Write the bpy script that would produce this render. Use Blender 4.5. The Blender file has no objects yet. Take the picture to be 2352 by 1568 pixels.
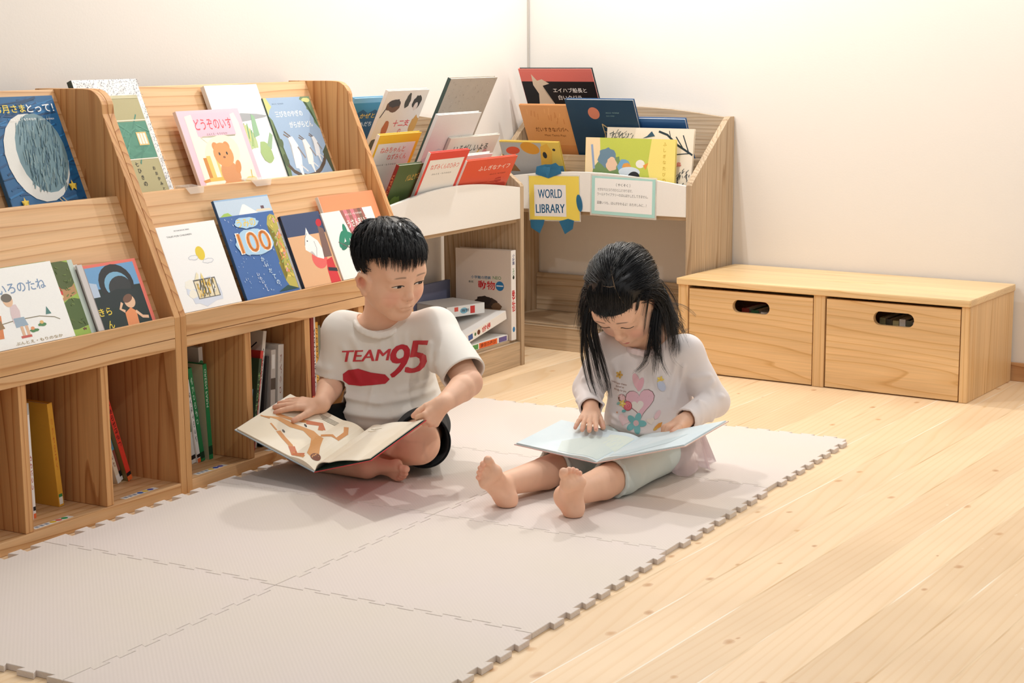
import bpy, bmesh, math, random
import numpy as np
from mathutils import Vector, Matrix
random.seed(7)
SC = bpy.context.scene
COL = SC.collection

# ---------------------------------------------------------------- camera
cam_d = bpy.data.cameras.new('camera')
cam = bpy.data.objects.new('camera', cam_d)
COL.objects.link(cam)
cam_d.sensor_width = 36.0
cam_d.lens = 59.147
cam_d.clip_end = 60
yaw, pitch, roll = -0.51985488, 0.17162186, -0.00673277
fwd = Vector((math.sin(yaw)*math.cos(pitch), math.cos(yaw)*math.cos(pitch), -math.sin(pitch)))
rgt = fwd.cross(Vector((0, 0, 1))).normalized()
upv = rgt.cross(fwd)
r2 = rgt*math.cos(roll) + upv*math.sin(roll)
u2 = -rgt*math.sin(roll) + upv*math.cos(roll)
mw = Matrix((r2, u2, -fwd)).transposed().to_4x4()
mw.translation = Vector((2.05958, -2.01895, 1.08358))
cam.matrix_world = mw
SC.camera = cam

# ---------------------------------------------------------------- world, lamps, exposure
vs = SC.view_settings
vs.view_transform = 'Standard'
vs.look = 'None'
vs.gamma = 1.0
vs.exposure = -0.07
vs.use_curve_mapping = False
wd = bpy.data.worlds.new('daylight')
SC.world = wd
wd.use_nodes = True
bg = wd.node_tree.nodes['Background']
bg.inputs[0].default_value = (0.97, 0.985, 1.0, 1)
bg.inputs[1].default_value = 0.38

def lamp(name, loc, power, radius=0.022, color=(1.0, 0.985, 0.965), target=None, angle=None, blend=0.6):
    d = bpy.data.lights.new(name, 'SPOT' if angle else 'POINT')
    d.energy = power
    d.color = color
    d.shadow_soft_size = radius
    o = bpy.data.objects.new(name, d)
    o.location = loc
    if angle:
        d.spot_size = math.radians(angle)
        d.spot_blend = blend
        o.rotation_euler = (Vector(target)-Vector(loc)).to_track_quat('-Z', 'Y').to_euler()
    COL.objects.link(o)
    return o
lamp('overhead_lamp', (-0.72, 1.78, 2.45), 58)
lamp('overhead_lamp', (-0.42, 3.15, 2.40), 74)
lamp('overhead_lamp', (1.30, 2.88, 2.45), 56)
lamp('overhead_lamp', (1.9, 0.2, 2.5), 54)  # unseen fill lamp, added to brighten the faces turned to the front

# ---------------------------------------------------------------- helpers
def lin(c):
    return tuple(((v/255.0)/12.92 if v/255.0 <= 0.04045 else ((v/255.0+0.055)/1.055)**2.4) for v in c)

class Nodes:
    def __init__(s, name):
        s.m = bpy.data.materials.new(name)
        s.m.use_nodes = True
        s.t = s.m.node_tree
        s.t.nodes.clear()
        s.out = s.t.nodes.new('ShaderNodeOutputMaterial')
        s.b = s.t.nodes.new('ShaderNodeBsdfPrincipled')
        s.t.links.new(s.b.outputs[0], s.out.inputs[0])
    def n(s, typ, ins=None, **props):
        nd = s.t.nodes.new('ShaderNode'+typ)
        for k, v in props.items():
            setattr(nd, k, v)
        for k, v in (ins or {}).items():
            s.set(nd, k, v)
        return nd
    def set(s, nd, k, v):
        if isinstance(v, tuple) and len(v) == 2 and hasattr(v[0], 'outputs'):
            s.t.links.new(v[0].outputs[v[1]], nd.inputs[k])
        elif hasattr(v, 'outputs'):
            s.t.links.new(v.outputs[0], nd.inputs[k])
        else:
            if isinstance(v, (tuple, list)) and len(v) == 3 and nd.inputs[k].type == 'RGBA':
                v = (*v, 1)
            nd.inputs[k].default_value = v
    def math(s, op, a, b=0.0):
        return s.n('Math', {0: a, 1: b}, operation=op)
    def vmath(s, op, a, b=(0, 0, 0)):
        return s.n('VectorMath', {0: a, 1: b}, operation=op)
    def ramp(s, fac, stops, interp='LINEAR'):
        r = s.n('ValToRGB', {0: fac})
        r.color_ramp.interpolation = interp
        el = r.color_ramp.elements
        while len(el) < len(stops):
            el.new(0.5)
        for e, (p, c) in zip(el, stops):
            e.position = p
            e.color = (*c, 1) if len(c) == 3 else c
        return r
    def mix(s, fac, a, b, blend='MIX'):
        m = s.n('Mix', None, data_type='RGBA', blend_type=blend)
        s.set(m, 0, fac); s.set(m, 6, a); s.set(m, 7, b)
        return (m, 2)
    def bump(s, height, strength=0.2, dist=0.002):
        bp = s.n('Bump', {'Height': height, 'Strength': strength, 'Distance': dist})
        s.t.links.new(bp.outputs[0], s.b.inputs['Normal'])

_mc = {}
def plain(c, rough=0.55, spec=0.4, key=''):
    k = (tuple(c), rough, spec)
    if k not in _mc:
        g = Nodes('print_%02x%02x%02x' % tuple(int(v) for v in c))
        nz = g.n('TexNoise', {'Scale': 90.0, 'Detail': 2.0})
        L = lin(c)
        g.set(g.b, 'Base Color', g.mix(nz, tuple(v*0.96 for v in L), tuple(min(1, v*1.04) for v in L)))
        g.set(g.b, 'Roughness', rough)
        g.set(g.b, 'Specular IOR Level', spec)
        _mc[k] = g.m
    return _mc[k]

def wood(name, light, mid, dark, axis=2, period=0.026, stretch=0.07, rough=0.5, contrast=1.0, fibre=0.5):
    g = Nodes(name)
    tc = g.n('TexCoord')
    oi = g.n('ObjectInfo')
    sc = [1.0, 1.0, 1.0]; sc[axis] = stretch
    mp = g.n('Mapping', {'Vector': (tc, 'Object'), 'Scale': tuple(sc)})
    rnd = g.n('TexWhiteNoise', {'W': (oi, 'Random')}, noise_dimensions='1D')
    off = g.vmath('MULTIPLY', (rnd, 'Color'), (0.35, 0.35, 0.35))
    p = g.vmath('ADD', mp, off)
    wob = g.n('TexNoise', {'Vector': p, 'Scale': 9.0, 'Detail': 2.0})
    wv = g.vmath('MULTIPLY', g.vmath('SUBTRACT', (wob, 'Color'), (0.5, 0.5, 0.5)), (0.10, 0.10, 0.10))
    p2 = g.vmath('ADD', p, wv)
    wave = g.n('TexWave', {'Vector': p2, 'Scale': 0.314/period, 'Distortion': 0.9, 'Detail': 2.0, 'Detail Scale': 1.6},
               wave_type='RINGS', rings_direction='SPHERICAL', wave_profile='SAW')
    c1 = g.ramp((wave, 'Fac'), [(0.0, light), (0.55, light), (0.86, mid), (0.95, dark), (1.0, mid)])
    s2 = [220.0, 220.0, 220.0]; s2[axis] = 6.0
    mp2 = g.n('Mapping', {'Vector': (tc, 'Object'), 'Scale': tuple(s2)})
    fb = g.n('TexNoise', {'Vector': mp2, 'Scale': 1.0, 'Detail': 3.0})
    s3 = [14.0, 14.0, 14.0]; s3[axis] = 1.2
    mp3 = g.n('Mapping', {'Vector': g.vmath('ADD', (tc, 'Object'), off), 'Scale': tuple(s3)})
    br = g.n('TexNoise', {'Vector': mp3, 'Scale': 1.0, 'Detail': 1.0})
    f1 = g.ramp(fb, [(0.3, (1-0.14*fibre,)*3), (0.7, (1+0.08*fibre,)*3)])
    f2 = g.ramp(br, [(0.3, (0.90, 0.87, 0.84)), (0.7, (1.06, 1.05, 1.04))])
    base = g.mix(1.0, c1, f1, 'MULTIPLY')
    base = g.mix(1.0, base, f2, 'MULTIPLY')
    g.set(g.b, 'Base Color', base)
    g.set(g.b, 'Roughness', rough)
    g.set(g.b, 'Specular IOR Level', 0.35)
    g.bump(fb, 0.08, 0.001)
    return g.m

def linked(o, parent=None):
    COL.objects.link(o)
    if parent is not None:
        o.parent = parent
    return o

def tag(o, label=None, cat=None, group=None, kind=None):
    if label: o['label'] = label
    if cat: o['category'] = cat
    if group: o['group'] = group
    if kind: o['kind'] = kind
    return o

def empty(name, loc=(0, 0, 0), rotz=0.0, label=None, cat=None, group=None):
    o = bpy.data.objects.new(name, None)
    o.empty_display_size = 0.05
    o.location = loc
    o.rotation_euler = (0, 0, rotz)
    linked(o)
    return tag(o, label, cat, group)

def from_bm(name, bm, mats, parent=None, smooth=False):
    me = bpy.data.meshes.new(name)
    bm.normal_update()
    bm.to_mesh(me)
    bm.free()
    for m in (mats if isinstance(mats, (list, tuple)) else [mats]):
        me.materials.append(m)
    if smooth:
        for p in me.polygons: p.use_smooth = True
    return linked(bpy.data.objects.new(name, me), parent)

def from_np(name, V, Fc, mats, parent=None, smooth=True, mi=None, col=None):
    me = bpy.data.meshes.new(name)
    V = np.asarray(V, np.float32); Fc = np.asarray(Fc, np.int32)
    n, k = Fc.shape
    me.vertices.add(len(V)); me.vertices.foreach_set('co', V.ravel())
    me.loops.add(n*k); me.loops.foreach_set('vertex_index', Fc.ravel())
    me.polygons.add(n); me.polygons.foreach_set('loop_start', np.arange(0, n*k, k, dtype=np.int32))
    me.polygons.foreach_set('loop_total', np.full(n, k, np.int32))
    for m in (mats if isinstance(mats, (list, tuple)) else [mats]):
        me.materials.append(m)
    me.polygons.foreach_set('use_smooth', np.full(n, bool(smooth)))
    if mi is not None:
        me.polygons.foreach_set('material_index', np.asarray(mi, np.int32))
    me.update(calc_edges=True)
    if col is not None:
        at = me.color_attributes.new('Col', 'FLOAT_COLOR', 'POINT')
        at.data.foreach_set('color', np.concatenate([col, np.ones((len(col), 1))], 1).astype(np.float32).ravel())
    me.validate()
    return linked(bpy.data.objects.new(name, me), parent)

def add_box(bm, x0, x1, y0, y1, z0, z1, M=None, mi=0):
    vs_ = [Vector((x, y, z)) for z in (z0, z1) for y in (y0, y1) for x in (x0, x1)]
    if M is not None:
        vs_ = [M @ v for v in vs_]
    v = [bm.verts.new(q) for q in vs_]
    for f in ((0, 2, 3, 1), (4, 5, 7, 6), (0, 1, 5, 4), (2, 6, 7, 3), (0, 4, 6, 2), (1, 3, 7, 5)):
        fc = bm.faces.new([v[i] for i in f])
        fc.material_index = mi
    return v

def bevel(bm, w, seg=2):
    bmesh.ops.bevel(bm, geom=list(bm.edges), offset=w, segments=seg, affect='EDGES', profile=0.6, clamp_overlap=True)

def box(name, x0, x1, y0, y1, z0, z1, m, parent=None, bev=0.0015, M=None):
    bm = bmesh.new()
    add_box(bm, x0, x1, y0, y1, z0, z1, M)
    if bev: bevel(bm, bev)
    return from_bm(name, bm, m, parent)

def prism(name, pts, axis, a0, a1, m, parent=None, bev=0.0015):
    """pts: outline (p,q); axis 0: (y,z) swept in x, 1: (x,z) swept in y, 2: (x,y) swept in z"""
    bm = bmesh.new()
    def P(p, a):
        return (a, p[0], p[1]) if axis == 0 else ((p[0], a, p[1]) if axis == 1 else (p[0], p[1], a))
    A = [bm.verts.new(P(p, a0)) for p in pts]
    B_ = [bm.verts.new(P(p, a1)) for p in pts]
    bm.faces.new(A)
    bm.faces.new(B_[::-1])
    k = len(pts)
    for i in range(k):
        bm.faces.new((A[i], B_[i], B_[(i+1) % k], A[(i+1) % k])[::-1])
    bmesh.ops.recalc_face_normals(bm, faces=bm.faces)
    if bev:
        es = [e for e in bm.edges if len(e.link_faces) == 2 and e.calc_face_angle(0) > 0.6]
        bmesh.ops.bevel(bm, geom=es, offset=bev, segments=2, affect='EDGES', profile=0.6, clamp_overlap=True)
    return from_bm(name, bm, m, parent)

def arc(cx, cz, r, a0, a1, n=8):
    return [(cx+r*math.cos(math.radians(a0+(a1-a0)*i/n)), cz+r*math.sin(math.radians(a0+(a1-a0)*i/n))) for i in range(n+1)]

# flat artwork on covers, signs and shirts: layered shapes in one mesh, lettering in another
_tm = {}
def text_polys(s, bold=None):
    if bold is None: bold = len(s) < 11 and any(ord(ch) > 0x2000 for ch in s)
    if s not in _tm:
        cu = bpy.data.curves.new('lettering', 'FONT')
        cu.body = s
        cu.align_x = 'CENTER'; cu.align_y = 'CENTER'
        cu.resolution_u = 3
        cu.offset = 0.012 if bold else 0.0
        o = bpy.data.objects.new('lettering', cu)
        COL.objects.link(o)
        bpy.context.view_layer.update()
        me = bpy.data.meshes.new_from_object(o.evaluated_get(bpy.context.evaluated_depsgraph_get()))
        vs_ = [(v.co.x, v.co.y) for v in me.vertices]
        fs = [tuple(p.vertices) for p in me.polygons]
        COL.objects.unlink(o)
        bpy.data.objects.remove(o); bpy.data.curves.remove(cu); bpy.data.meshes.remove(me)
        if vs_:
            xs = [v[0] for v in vs_]; ys = [v[1] for v in vs_]
            cx, cy = (min(xs)+max(xs))/2, (min(ys)+max(ys))/2
            vs_ = [(x-cx, y-cy) for x, y in vs_]
            w, h = max(xs)-min(xs), max(ys)-min(ys)
        else:
            w = h = 1
        _tm[s] = (vs_, fs, w, h)
    return _tm[s]

def rot2(x, y, a):
    c, s = math.cos(a), math.sin(a)
    return x*c-y*s, x*s+y*c

def artwork(bm, mats, ops, W, H, place, z0=0.0002, dz=1.2e-5, clip=True):
    """add flat print to bm. ops in cover units: x,y in 0..1 of W,H; radii and widths in units of W. place(u,v,h)->local point"""
    idx = {}
    for li, op in enumerate(ops):
        key = tuple(op[-1])
        if key not in idx:
            m = plain(key, 0.5, 0.35)
            if m not in mats:
                mats.append(m)
            idx[key] = mats.index(m)
        mi = idx[key]
        h = z0+dz*li
        polys = []
        k = op[0]
        if k == 'r':
            _, x0, y0, x1, y1, _c = op
            polys.append([(x0*W, y0*H), (x1*W, y0*H), (x1*W, y1*H), (x0*W, y1*H)])
        elif k == 'e':
            _, cx, cy, rx, ry, rot, _c = op
            q = []
            for i in range(20):
                x, y = rot2(rx*W*math.cos(i*math.pi/10), ry*W*math.sin(i*math.pi/10), rot)
                q.append((cx*W+x, cy*H+y))
            polys.append(q)
        elif k == 'p':
            polys.append([(x*W, y*H) for x, y in op[1]])
        elif k == 'l':
            pts = [(x*W, y*H) for x, y in op[1]]
            w = op[2]*W/2
            L_, R_ = [], []
            for i, (x, y) in enumerate(pts):
                ax, ay = pts[max(0, i-1)]; bx, by = pts[min(len(pts)-1, i+1)]
                L = math.hypot(bx-ax, by-ay) or 1
                nx, ny = -(by-ay)/L*w, (bx-ax)/L*w
                L_.append((x+nx, y+ny)); R_.append((x-nx, y-ny))
            for i in range(len(pts)-1):
                polys.append([L_[i], R_[i], R_[i+1], L_[i+1]])
        elif k == 't':
            _, s, cx, cy, size, rot, wid, _c = op      # size: height in W units; wid: total width in W units or None
            shear = 0.0
            if s[0] == '/' and len(s) > 1:
                s, shear = s[1:], 0.28
            vs_, fs, tw, th = text_polys(s)
            sy = size*W/(th if len(s) > 1 or th > 0.3 else 0.8)
            sx = (wid*W/tw) if wid else sy
            heavy = (-0.022, 0.0, 0.022) if (shear or (not any(ord(ch) > 0x2000 for ch in s) and size > 0.05)) else (0.0,)
            for hx in heavy:
                vv = []
                for x, y in vs_:
                    X, Y = rot2((x+hx)*sx+shear*y*sy, y*sy, rot)
                    vv.append(bm.verts.new(place(cx*W+X, cy*H+Y, h+abs(hx)*1e-4)))
                for f in fs:
                    try:
                        fc = bm.faces.new([vv[i] for i in f]); fc.material_index = mi
                    except ValueError:
                        pass
            continue
        for q in polys:
            if clip:
                q = [(min(W, max(0.0, x)), min(H, max(0.0, y))) for x, y in q]
            fc = bm.faces.new([bm.verts.new(place(x, y, h)) for x, y in q])
            fc.material_index = mi
            if len(q) > 4:
                bmesh.ops.triangulate(bm, faces=[fc], ngon_method='EAR_CLIP')
# ---------------------------------------------------------------- materials of the room
TH = math.atan(0.075)
def wall_mat():
    g = Nodes('wall_paper_white')
    tc = g.n('TexCoord')
    nz = g.n('TexNoise', {'Vector': (tc, 'Object'), 'Scale': 160.0, 'Detail': 3.0})
    n2 = g.n('TexNoise', {'Vector': (tc, 'Object'), 'Scale': 1.3, 'Detail': 2.0})
    L = lin((236, 230, 222))
    g.set(g.b, 'Base Color', g.mix(n2, tuple(v*0.975 for v in L), tuple(min(1, v*1.02) for v in L)))
    g.set(g.b, 'Roughness', 0.85)
    g.set(g.b, 'Specular IOR Level', 0.2)
    g.bump(nz, 0.25, 0.0008)
    return g.m
M_WALL = wall_mat()

def floor_mat():
    g = Nodes('pine_floorboards')
    tc = g.n('TexCoord')
    sep = g.n('SeparateXYZ', {0: (tc, 'Object')})
    u = g.math('MULTIPLY', g.math('ADD', (sep, 'X'), 0.013), 1/0.1215)
    idx = g.math('FLOOR', u)
    fr = g.math('FRACT', u)
    rnd = g.n('TexWhiteNoise', {'W': idx}, noise_dimensions='1D')
    off = g.vmath('MULTIPLY', (rnd, 'Color'), (3.0, 7.0, 5.0))
    # grain
    mp = g.n('Mapping', {'Vector': (tc, 'Object'), 'Scale': (1.0, 0.06, 1.0)})
    p = g.vmath('ADD', mp, off)
    wob = g.n('TexNoise', {'Vector': p, 'Scale': 5.0, 'Detail': 2.0})
    p2 = g.vmath('ADD', p, g.vmath('MULTIPLY', (wob, 'Color'), (0.08, 0.08, 0.0)))
    wave = g.n('TexWave', {'Vector': p2, 'Scale': 22.0, 'Distortion': 1.0, 'Detail': 2.0}, wave_type='RINGS', rings_direction='SPHERICAL', wave_profile='SAW')
    base = g.ramp((wave, 'Fac'), [(0.0, lin((235, 207, 170))), (0.6, lin((236, 208, 172))), (0.92, lin((231, 199, 157))), (1.0, lin((234, 205, 167)))])
    tone = g.ramp((rnd, 'Value'), [(0.0, (0.94, 0.92, 0.89)), (0.5, (1.0, 0.99, 0.98)), (1.0, (1.05, 1.05, 1.05))])
    c = g.mix(1.0, base, tone, 'MULTIPLY')
    bl = g.n('TexNoise', {'Vector': g.vmath('ADD', (tc, 'Object'), off), 'Scale': 3.0, 'Detail': 2.0})
    c = g.mix(1.0, c, g.ramp(bl, [(0.3, (0.95, 0.93, 0.90)), (0.7, (1.04, 1.04, 1.03))]), 'MULTIPLY')
    # knots
    kv = g.vmath('ADD', g.n('Mapping', {'Vector': (tc, 'Object'), 'Scale': (11.0, 7.0, 1.0)}), off)
    kn = g.n('Mapping', {'Vector': kv, 'Scale': (1.0, 1.0, 0.0)})
    wn = g.n('TexNoise', {'Vector': (tc, 'Object'), 'Scale': 40.0, 'Detail': 1.0})
    kw = g.vmath('ADD', kn, g.vmath('MULTIPLY', (wn, 'Color'), (0.10, 0.05, 0.0)))
    vo = g.n('TexVoronoi', {'Vector': kw, 'Scale': 1.0, 'Randomness': 1.0}, voronoi_dimensions='2D')
    cs = g.n('SeparateColor', {0: (vo, 'Color')})
    size = g.math('MULTIPLY', g.math('GREATER_THAN', (cs, 0), 0.74), g.math('ADD', g.math('MULTIPLY', (cs, 1), 0.10), 0.035))
    rel = g.math('DIVIDE', (vo, 'Distance'), g.math('MAXIMUM', size, 0.0005))
    halo = g.ramp(rel, [(0.0, (1, 1, 1)), (0.45, (0.8, 0.8, 0.8)), (0.95, (0.25, 0.25, 0.25)), (1.0, (0, 0, 0))])
    g_halo = g.n('Mix', None, data_type='FLOAT')
    dark = g.mix((cs, 2), lin((186, 130, 80)), lin((210, 160, 104)))
    c = g.mix(g.math('MULTIPLY', halo, 0.85), c, dark)
    # pale specks of wear
    sp = g.n('TexNoise', {'Vector': g.n('Mapping', {'Vector': (tc, 'Object'), 'Scale': (60.0, 26.0, 1.0)}), 'Scale': 1.0, 'Detail': 3.0})
    c = g.mix(g.math('MULTIPLY', g.math('GREATER_THAN', sp, 0.74), 0.35), c, lin((246, 232, 212)))
    # joints
    d = g.math('MINIMUM', fr, g.math('SUBTRACT', 1.0, fr))
    gap = g.ramp(d, [(0.0, (1, 1, 1)), (0.012, (1, 1, 1)), (0.022, (0, 0, 0))])
    sn = g.n('TexNoise', {'Vector': g.n('Mapping', {'Vector': (tc, 'Object'), 'Scale': (3.0, 2.2, 1.0)}), 'Scale': 1.0, 'Detail': 2.0})
    gc = g.ramp(sn, [(0.35, lin((206, 165, 112))), (0.5, lin((232, 205, 166))), (0.62, lin((250, 238, 218)))])
    c = g.mix(g.math('MULTIPLY', gap, 0.8), c, gc)
    g.set(g.b, 'Base Color', c)
    g.set(g.b, 'Roughness', 0.46)
    g.set(g.b, 'Specular IOR Level', 0.35)
    h = g.math('MULTIPLY', gap, -1.0)
    g.bump(h, 0.4, 0.001)
    return g.m
M_FLOOR = floor_mat()

def mat_foam():
    g = Nodes('foam_mat_beige')
    tc = g.n('TexCoord')
    w1 = g.n('TexWave', {'Vector': (tc, 'Object'), 'Scale': 62.0, 'Distortion': 0.0}, wave_type='BANDS', bands_direction='DIAGONAL')
    n1 = g.n('TexNoise', {'Vector': (tc, 'Object'), 'Scale': 260.0, 'Detail': 2.0})
    n2 = g.n('TexNoise', {'Vector': (tc, 'Object'), 'Scale': 2.0, 'Detail': 2.0})
    L = lin((226, 214, 206)); L2 = lin((225, 214, 202))
    c = g.mix(g.ramp(n2, [(0.4, (0, 0, 0)), (0.6, (1, 1, 1))]), L, L2)
    c = g.mix(g.math('MULTIPLY', (w1, 'Fac'), 0.05), c, tuple(v*0.7 for v in L))
    g.set(g.b, 'Base Color', c)
    g.set(g.b, 'Roughness', 0.8)
    g.set(g.b, 'Specular IOR Level', 0.25)
    hh = g.math('ADD', (w1, 'Fac'), g.math('MULTIPLY', n1, 0.6))
    g.bump(hh, 0.16, 0.0005)
    return g.m
M_FOAM = mat_foam()

CED = dict(light=lin((227, 184, 136)), mid=lin((218, 170, 118)), dark=lin((196, 142, 90)))
CED_SHADED = dict(light=lin((214, 163, 108)), mid=lin((200, 144, 90)), dark=lin((172, 114, 64)))  # same cedar, with the shade on inner panels put into the colour
M_CX = wood('cedar_across_depth', axis=0, **CED)
M_CY = wood('cedar_along_shelf', axis=1, **CED)
M_CZ = wood('cedar_upright_shaded', axis=2, period=0.016, stretch=0.05, **CED_SHADED)
M_CE = wood('cedar_edge', axis=2, light=lin((227, 184, 132)), mid=lin((216, 170, 116)), dark=lin((196, 144, 90)), period=0.006, stretch=0.01)
BEN = dict(light=lin((235, 198, 147)), mid=lin((230, 190, 136)), dark=lin((214, 168, 110)))
M_BX = wood('bench_pine_lengthwise', axis=0, rough=0.38, period=0.02, stretch=0.09, **BEN)
M_BXT = wood('bench_pine_top', axis=0, rough=0.3, period=0.012, stretch=0.03, light=lin((238, 206, 156)), mid=lin((234, 199, 146)), dark=lin((222, 180, 122)))
M_BZ = wood('bench_pine_upright', axis=2, rough=0.4, period=0.012, stretch=0.03, **BEN)
OAK = dict(light=lin((198, 175, 146)), mid=lin((188, 162, 130)), dark=lin((164, 136, 104)))
OAKD = dict(light=lin((178, 142, 98)), mid=lin((160, 122, 80)), dark=lin((126, 92, 58)))
M_OZ = wood('oak_print_upright', axis=2, rough=0.5, period=0.012, stretch=0.03, fibre=1.4, **OAK)
M_OY = wood('oak_print_along', axis=0, rough=0.5, period=0.014, stretch=0.04, fibre=1.4, **OAK)
M_OYA = wood('oak_print_along_side', axis=1, rough=0.5, period=0.014, stretch=0.04, fibre=1.4, **OAK)
M_BASEB = wood('skirting_wood', axis=0, light=lin((204, 158, 112)), mid=lin((192, 142, 96)), dark=lin((168, 116, 72)), period=0.02)
M_WHITE = plain((240, 236, 229), 0.45, 0.4)
M_BLACK = plain((22, 22, 24), 0.5, 0.4)

# ---------------------------------------------------------------- room
def wall_frame(s, t, z=0.0):
    c, sn = math.cos(TH), math.sin(TH)
    return Vector((-1.11+s*c-t*sn, 3.66-s*sn-t*c, z))

fl = box('floor', -2.2, 6.5, -6.5, 0.35, -0.05, 0.0, M_FLOOR, None, 0)
fl.location = wall_frame(0, 0); fl.rotation_euler = (0, 0, -TH)
tag(fl, kind='structure')
wl = box('wall_left', -1.25, -1.11, -4.0, 3.66, 0.0, 2.7, M_WALL, None, 0)
tag(wl, kind='structure')
wb = box('wall_back', -0.2, 5.2, 0.0, 0.14, 0.0, 2.7, M_WALL, None, 0)
wb.location = wall_frame(0, 0); wb.rotation_euler = (0, 0, -TH)
tag(wb, kind='structure')
tm = box('trim_1', -0.003, 0.004, -0.006, 0.0015, 0.0, 2.7, plain((196, 188, 178), 0.7, 0.2), None, 0)
tm.location = wall_frame(0.002, 0.004); tm.rotation_euler = (0, 0, -TH)
tag(tm, kind='structure')
b1 = box('baseboard_back', 0.88, 5.0, -0.009, -0.0005, 0.0, 0.062, M_BASEB, None, 0.002)
b1.location = wall_frame(0, 0); b1.rotation_euler = (0, 0, -TH)
tag(b1, kind='structure')
b2 = box('baseboard_left', -1.1095, -1.101, -3.0, 2.10, 0.0, 0.062, M_BASEB, None, 0.002)
tag(b2, kind='structure')

# ---------------------------------------------------------------- foam mats, eight interlocking tiles
def tooth_edge(n=10, depth=0.0125):
    """points (t in 0..1, offset) of a dovetail edge; offsets alternate out (+) and in (0)"""
    pts = []
    for i in range(n):
        a = i/n; w = 1/n
        if i % 2 == 0:
            pts += [(a+0.10*w, 0), (a+0.90*w, 0)]
        else:
            pts += [(a-0.10*w, 1), (a+1.10*w, 1)]
    return pts
def edge_pts(p0, p1, nrm, sgn, depth=0.0125, n=16, gap=0.0004):
    """dovetail from p0 to p1. sgn +1: odd teeth stick out along nrm by depth; -1: the complement (neighbour side)"""
    out = []
    L = Vector(p1)-Vector(p0)
    m_ = 0.035/L.length
    pts = []
    for i in range(n):
        a = m_+(1-2*m_)*i/n; w = (1-2*m_)/n
        if i % 2 == 1:
            pts += [(a+0.07*w, 0), (a-0.12*w, 1), (a+1.12*w, 1), (a+0.93*w, 0)]
    for t, o in pts:
        q = Vector(p0)+L*t+Vector(nrm)*(o*depth)
        out.append((q.x, q.y))
    return out
def foam_tile(ix, iy, label):
    x0, x1, y0, y1 = ix*0.6, ix*0.6+0.6, iy*0.6, iy*0.6+0.6
    g = 0.0010
    out = ix == -1
    if out: x0 -= 0.048
    # every seam is one curve shared by its two tiles: teeth point to +x or +y
    bot = edge_pts((x0, y0), (x1, y0), (0, 1), 1)
    top = edge_pts((x0, y1), (x1, y1), (0, 1), 1)
    lef = edge_pts((x0, y0), (x0, y1), (1, 0), 1, 0.026 if out else 0.0125)
    rig = edge_pts((x1, y0), (x1, y1), (1, 0), 1)
    bot = [(x, y+g) for x, y in bot]; top = [(x, y-g) for x, y in top]
    lef = [(x+g, y) for x, y in lef]; rig = [(x-g, y) for x, y in rig]
    pts = [(x0+g, y0+g)]+bot+[(x1-g, y0+g)]+rig+[(x1-g, y1-g)]+top[::-1]+[(x0+g, y1-g)]+lef[::-1]
    o = prism('foam_mat', [(x-x0, y-y0) for x, y in pts], 2, 0.0, 0.0115, M_FOAM, None, 0)
    bm = bmesh.new(); bm.from_mesh(o.data)
    tops = [e for e in bm.edges if all(v.co.z > 0.01 for v in e.verts) and len(e.link_faces) == 2]
    bmesh.ops.bevel(bm, geom=tops, offset=0.0009, segments=1, affect='EDGES', clamp_overlap=True)
    bm.to_mesh(o.data); bm.free()
    o.location = (x0, y0, 0.0005)
    tag(o, label, 'mat', 'interlocking beige foam floor mats')
MATL = {(-1, 0): 'beige foam mat at the bottom left corner of the photo',
        (0, 0): 'beige foam mat nearest the viewer, edge cut by bottom of photo',
        (-1, 1): 'empty beige foam mat in front of the left bookcase lower cells',
        (0, 1): 'empty beige foam mat between bare floor and mat of the girl feet',
        (-1, 2): 'beige foam mat under the boy and his open book',
        (0, 2): 'beige foam mat under the bare feet and legs of the girl',
        (-1, 3): 'beige foam mat behind the boy, between shelf and girl',
        (0, 3): 'beige foam mat at far right corner, behind the girl'}
for (ix, iy), lb in MATL.items():
    foam_tile(ix, iy, lb)

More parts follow.
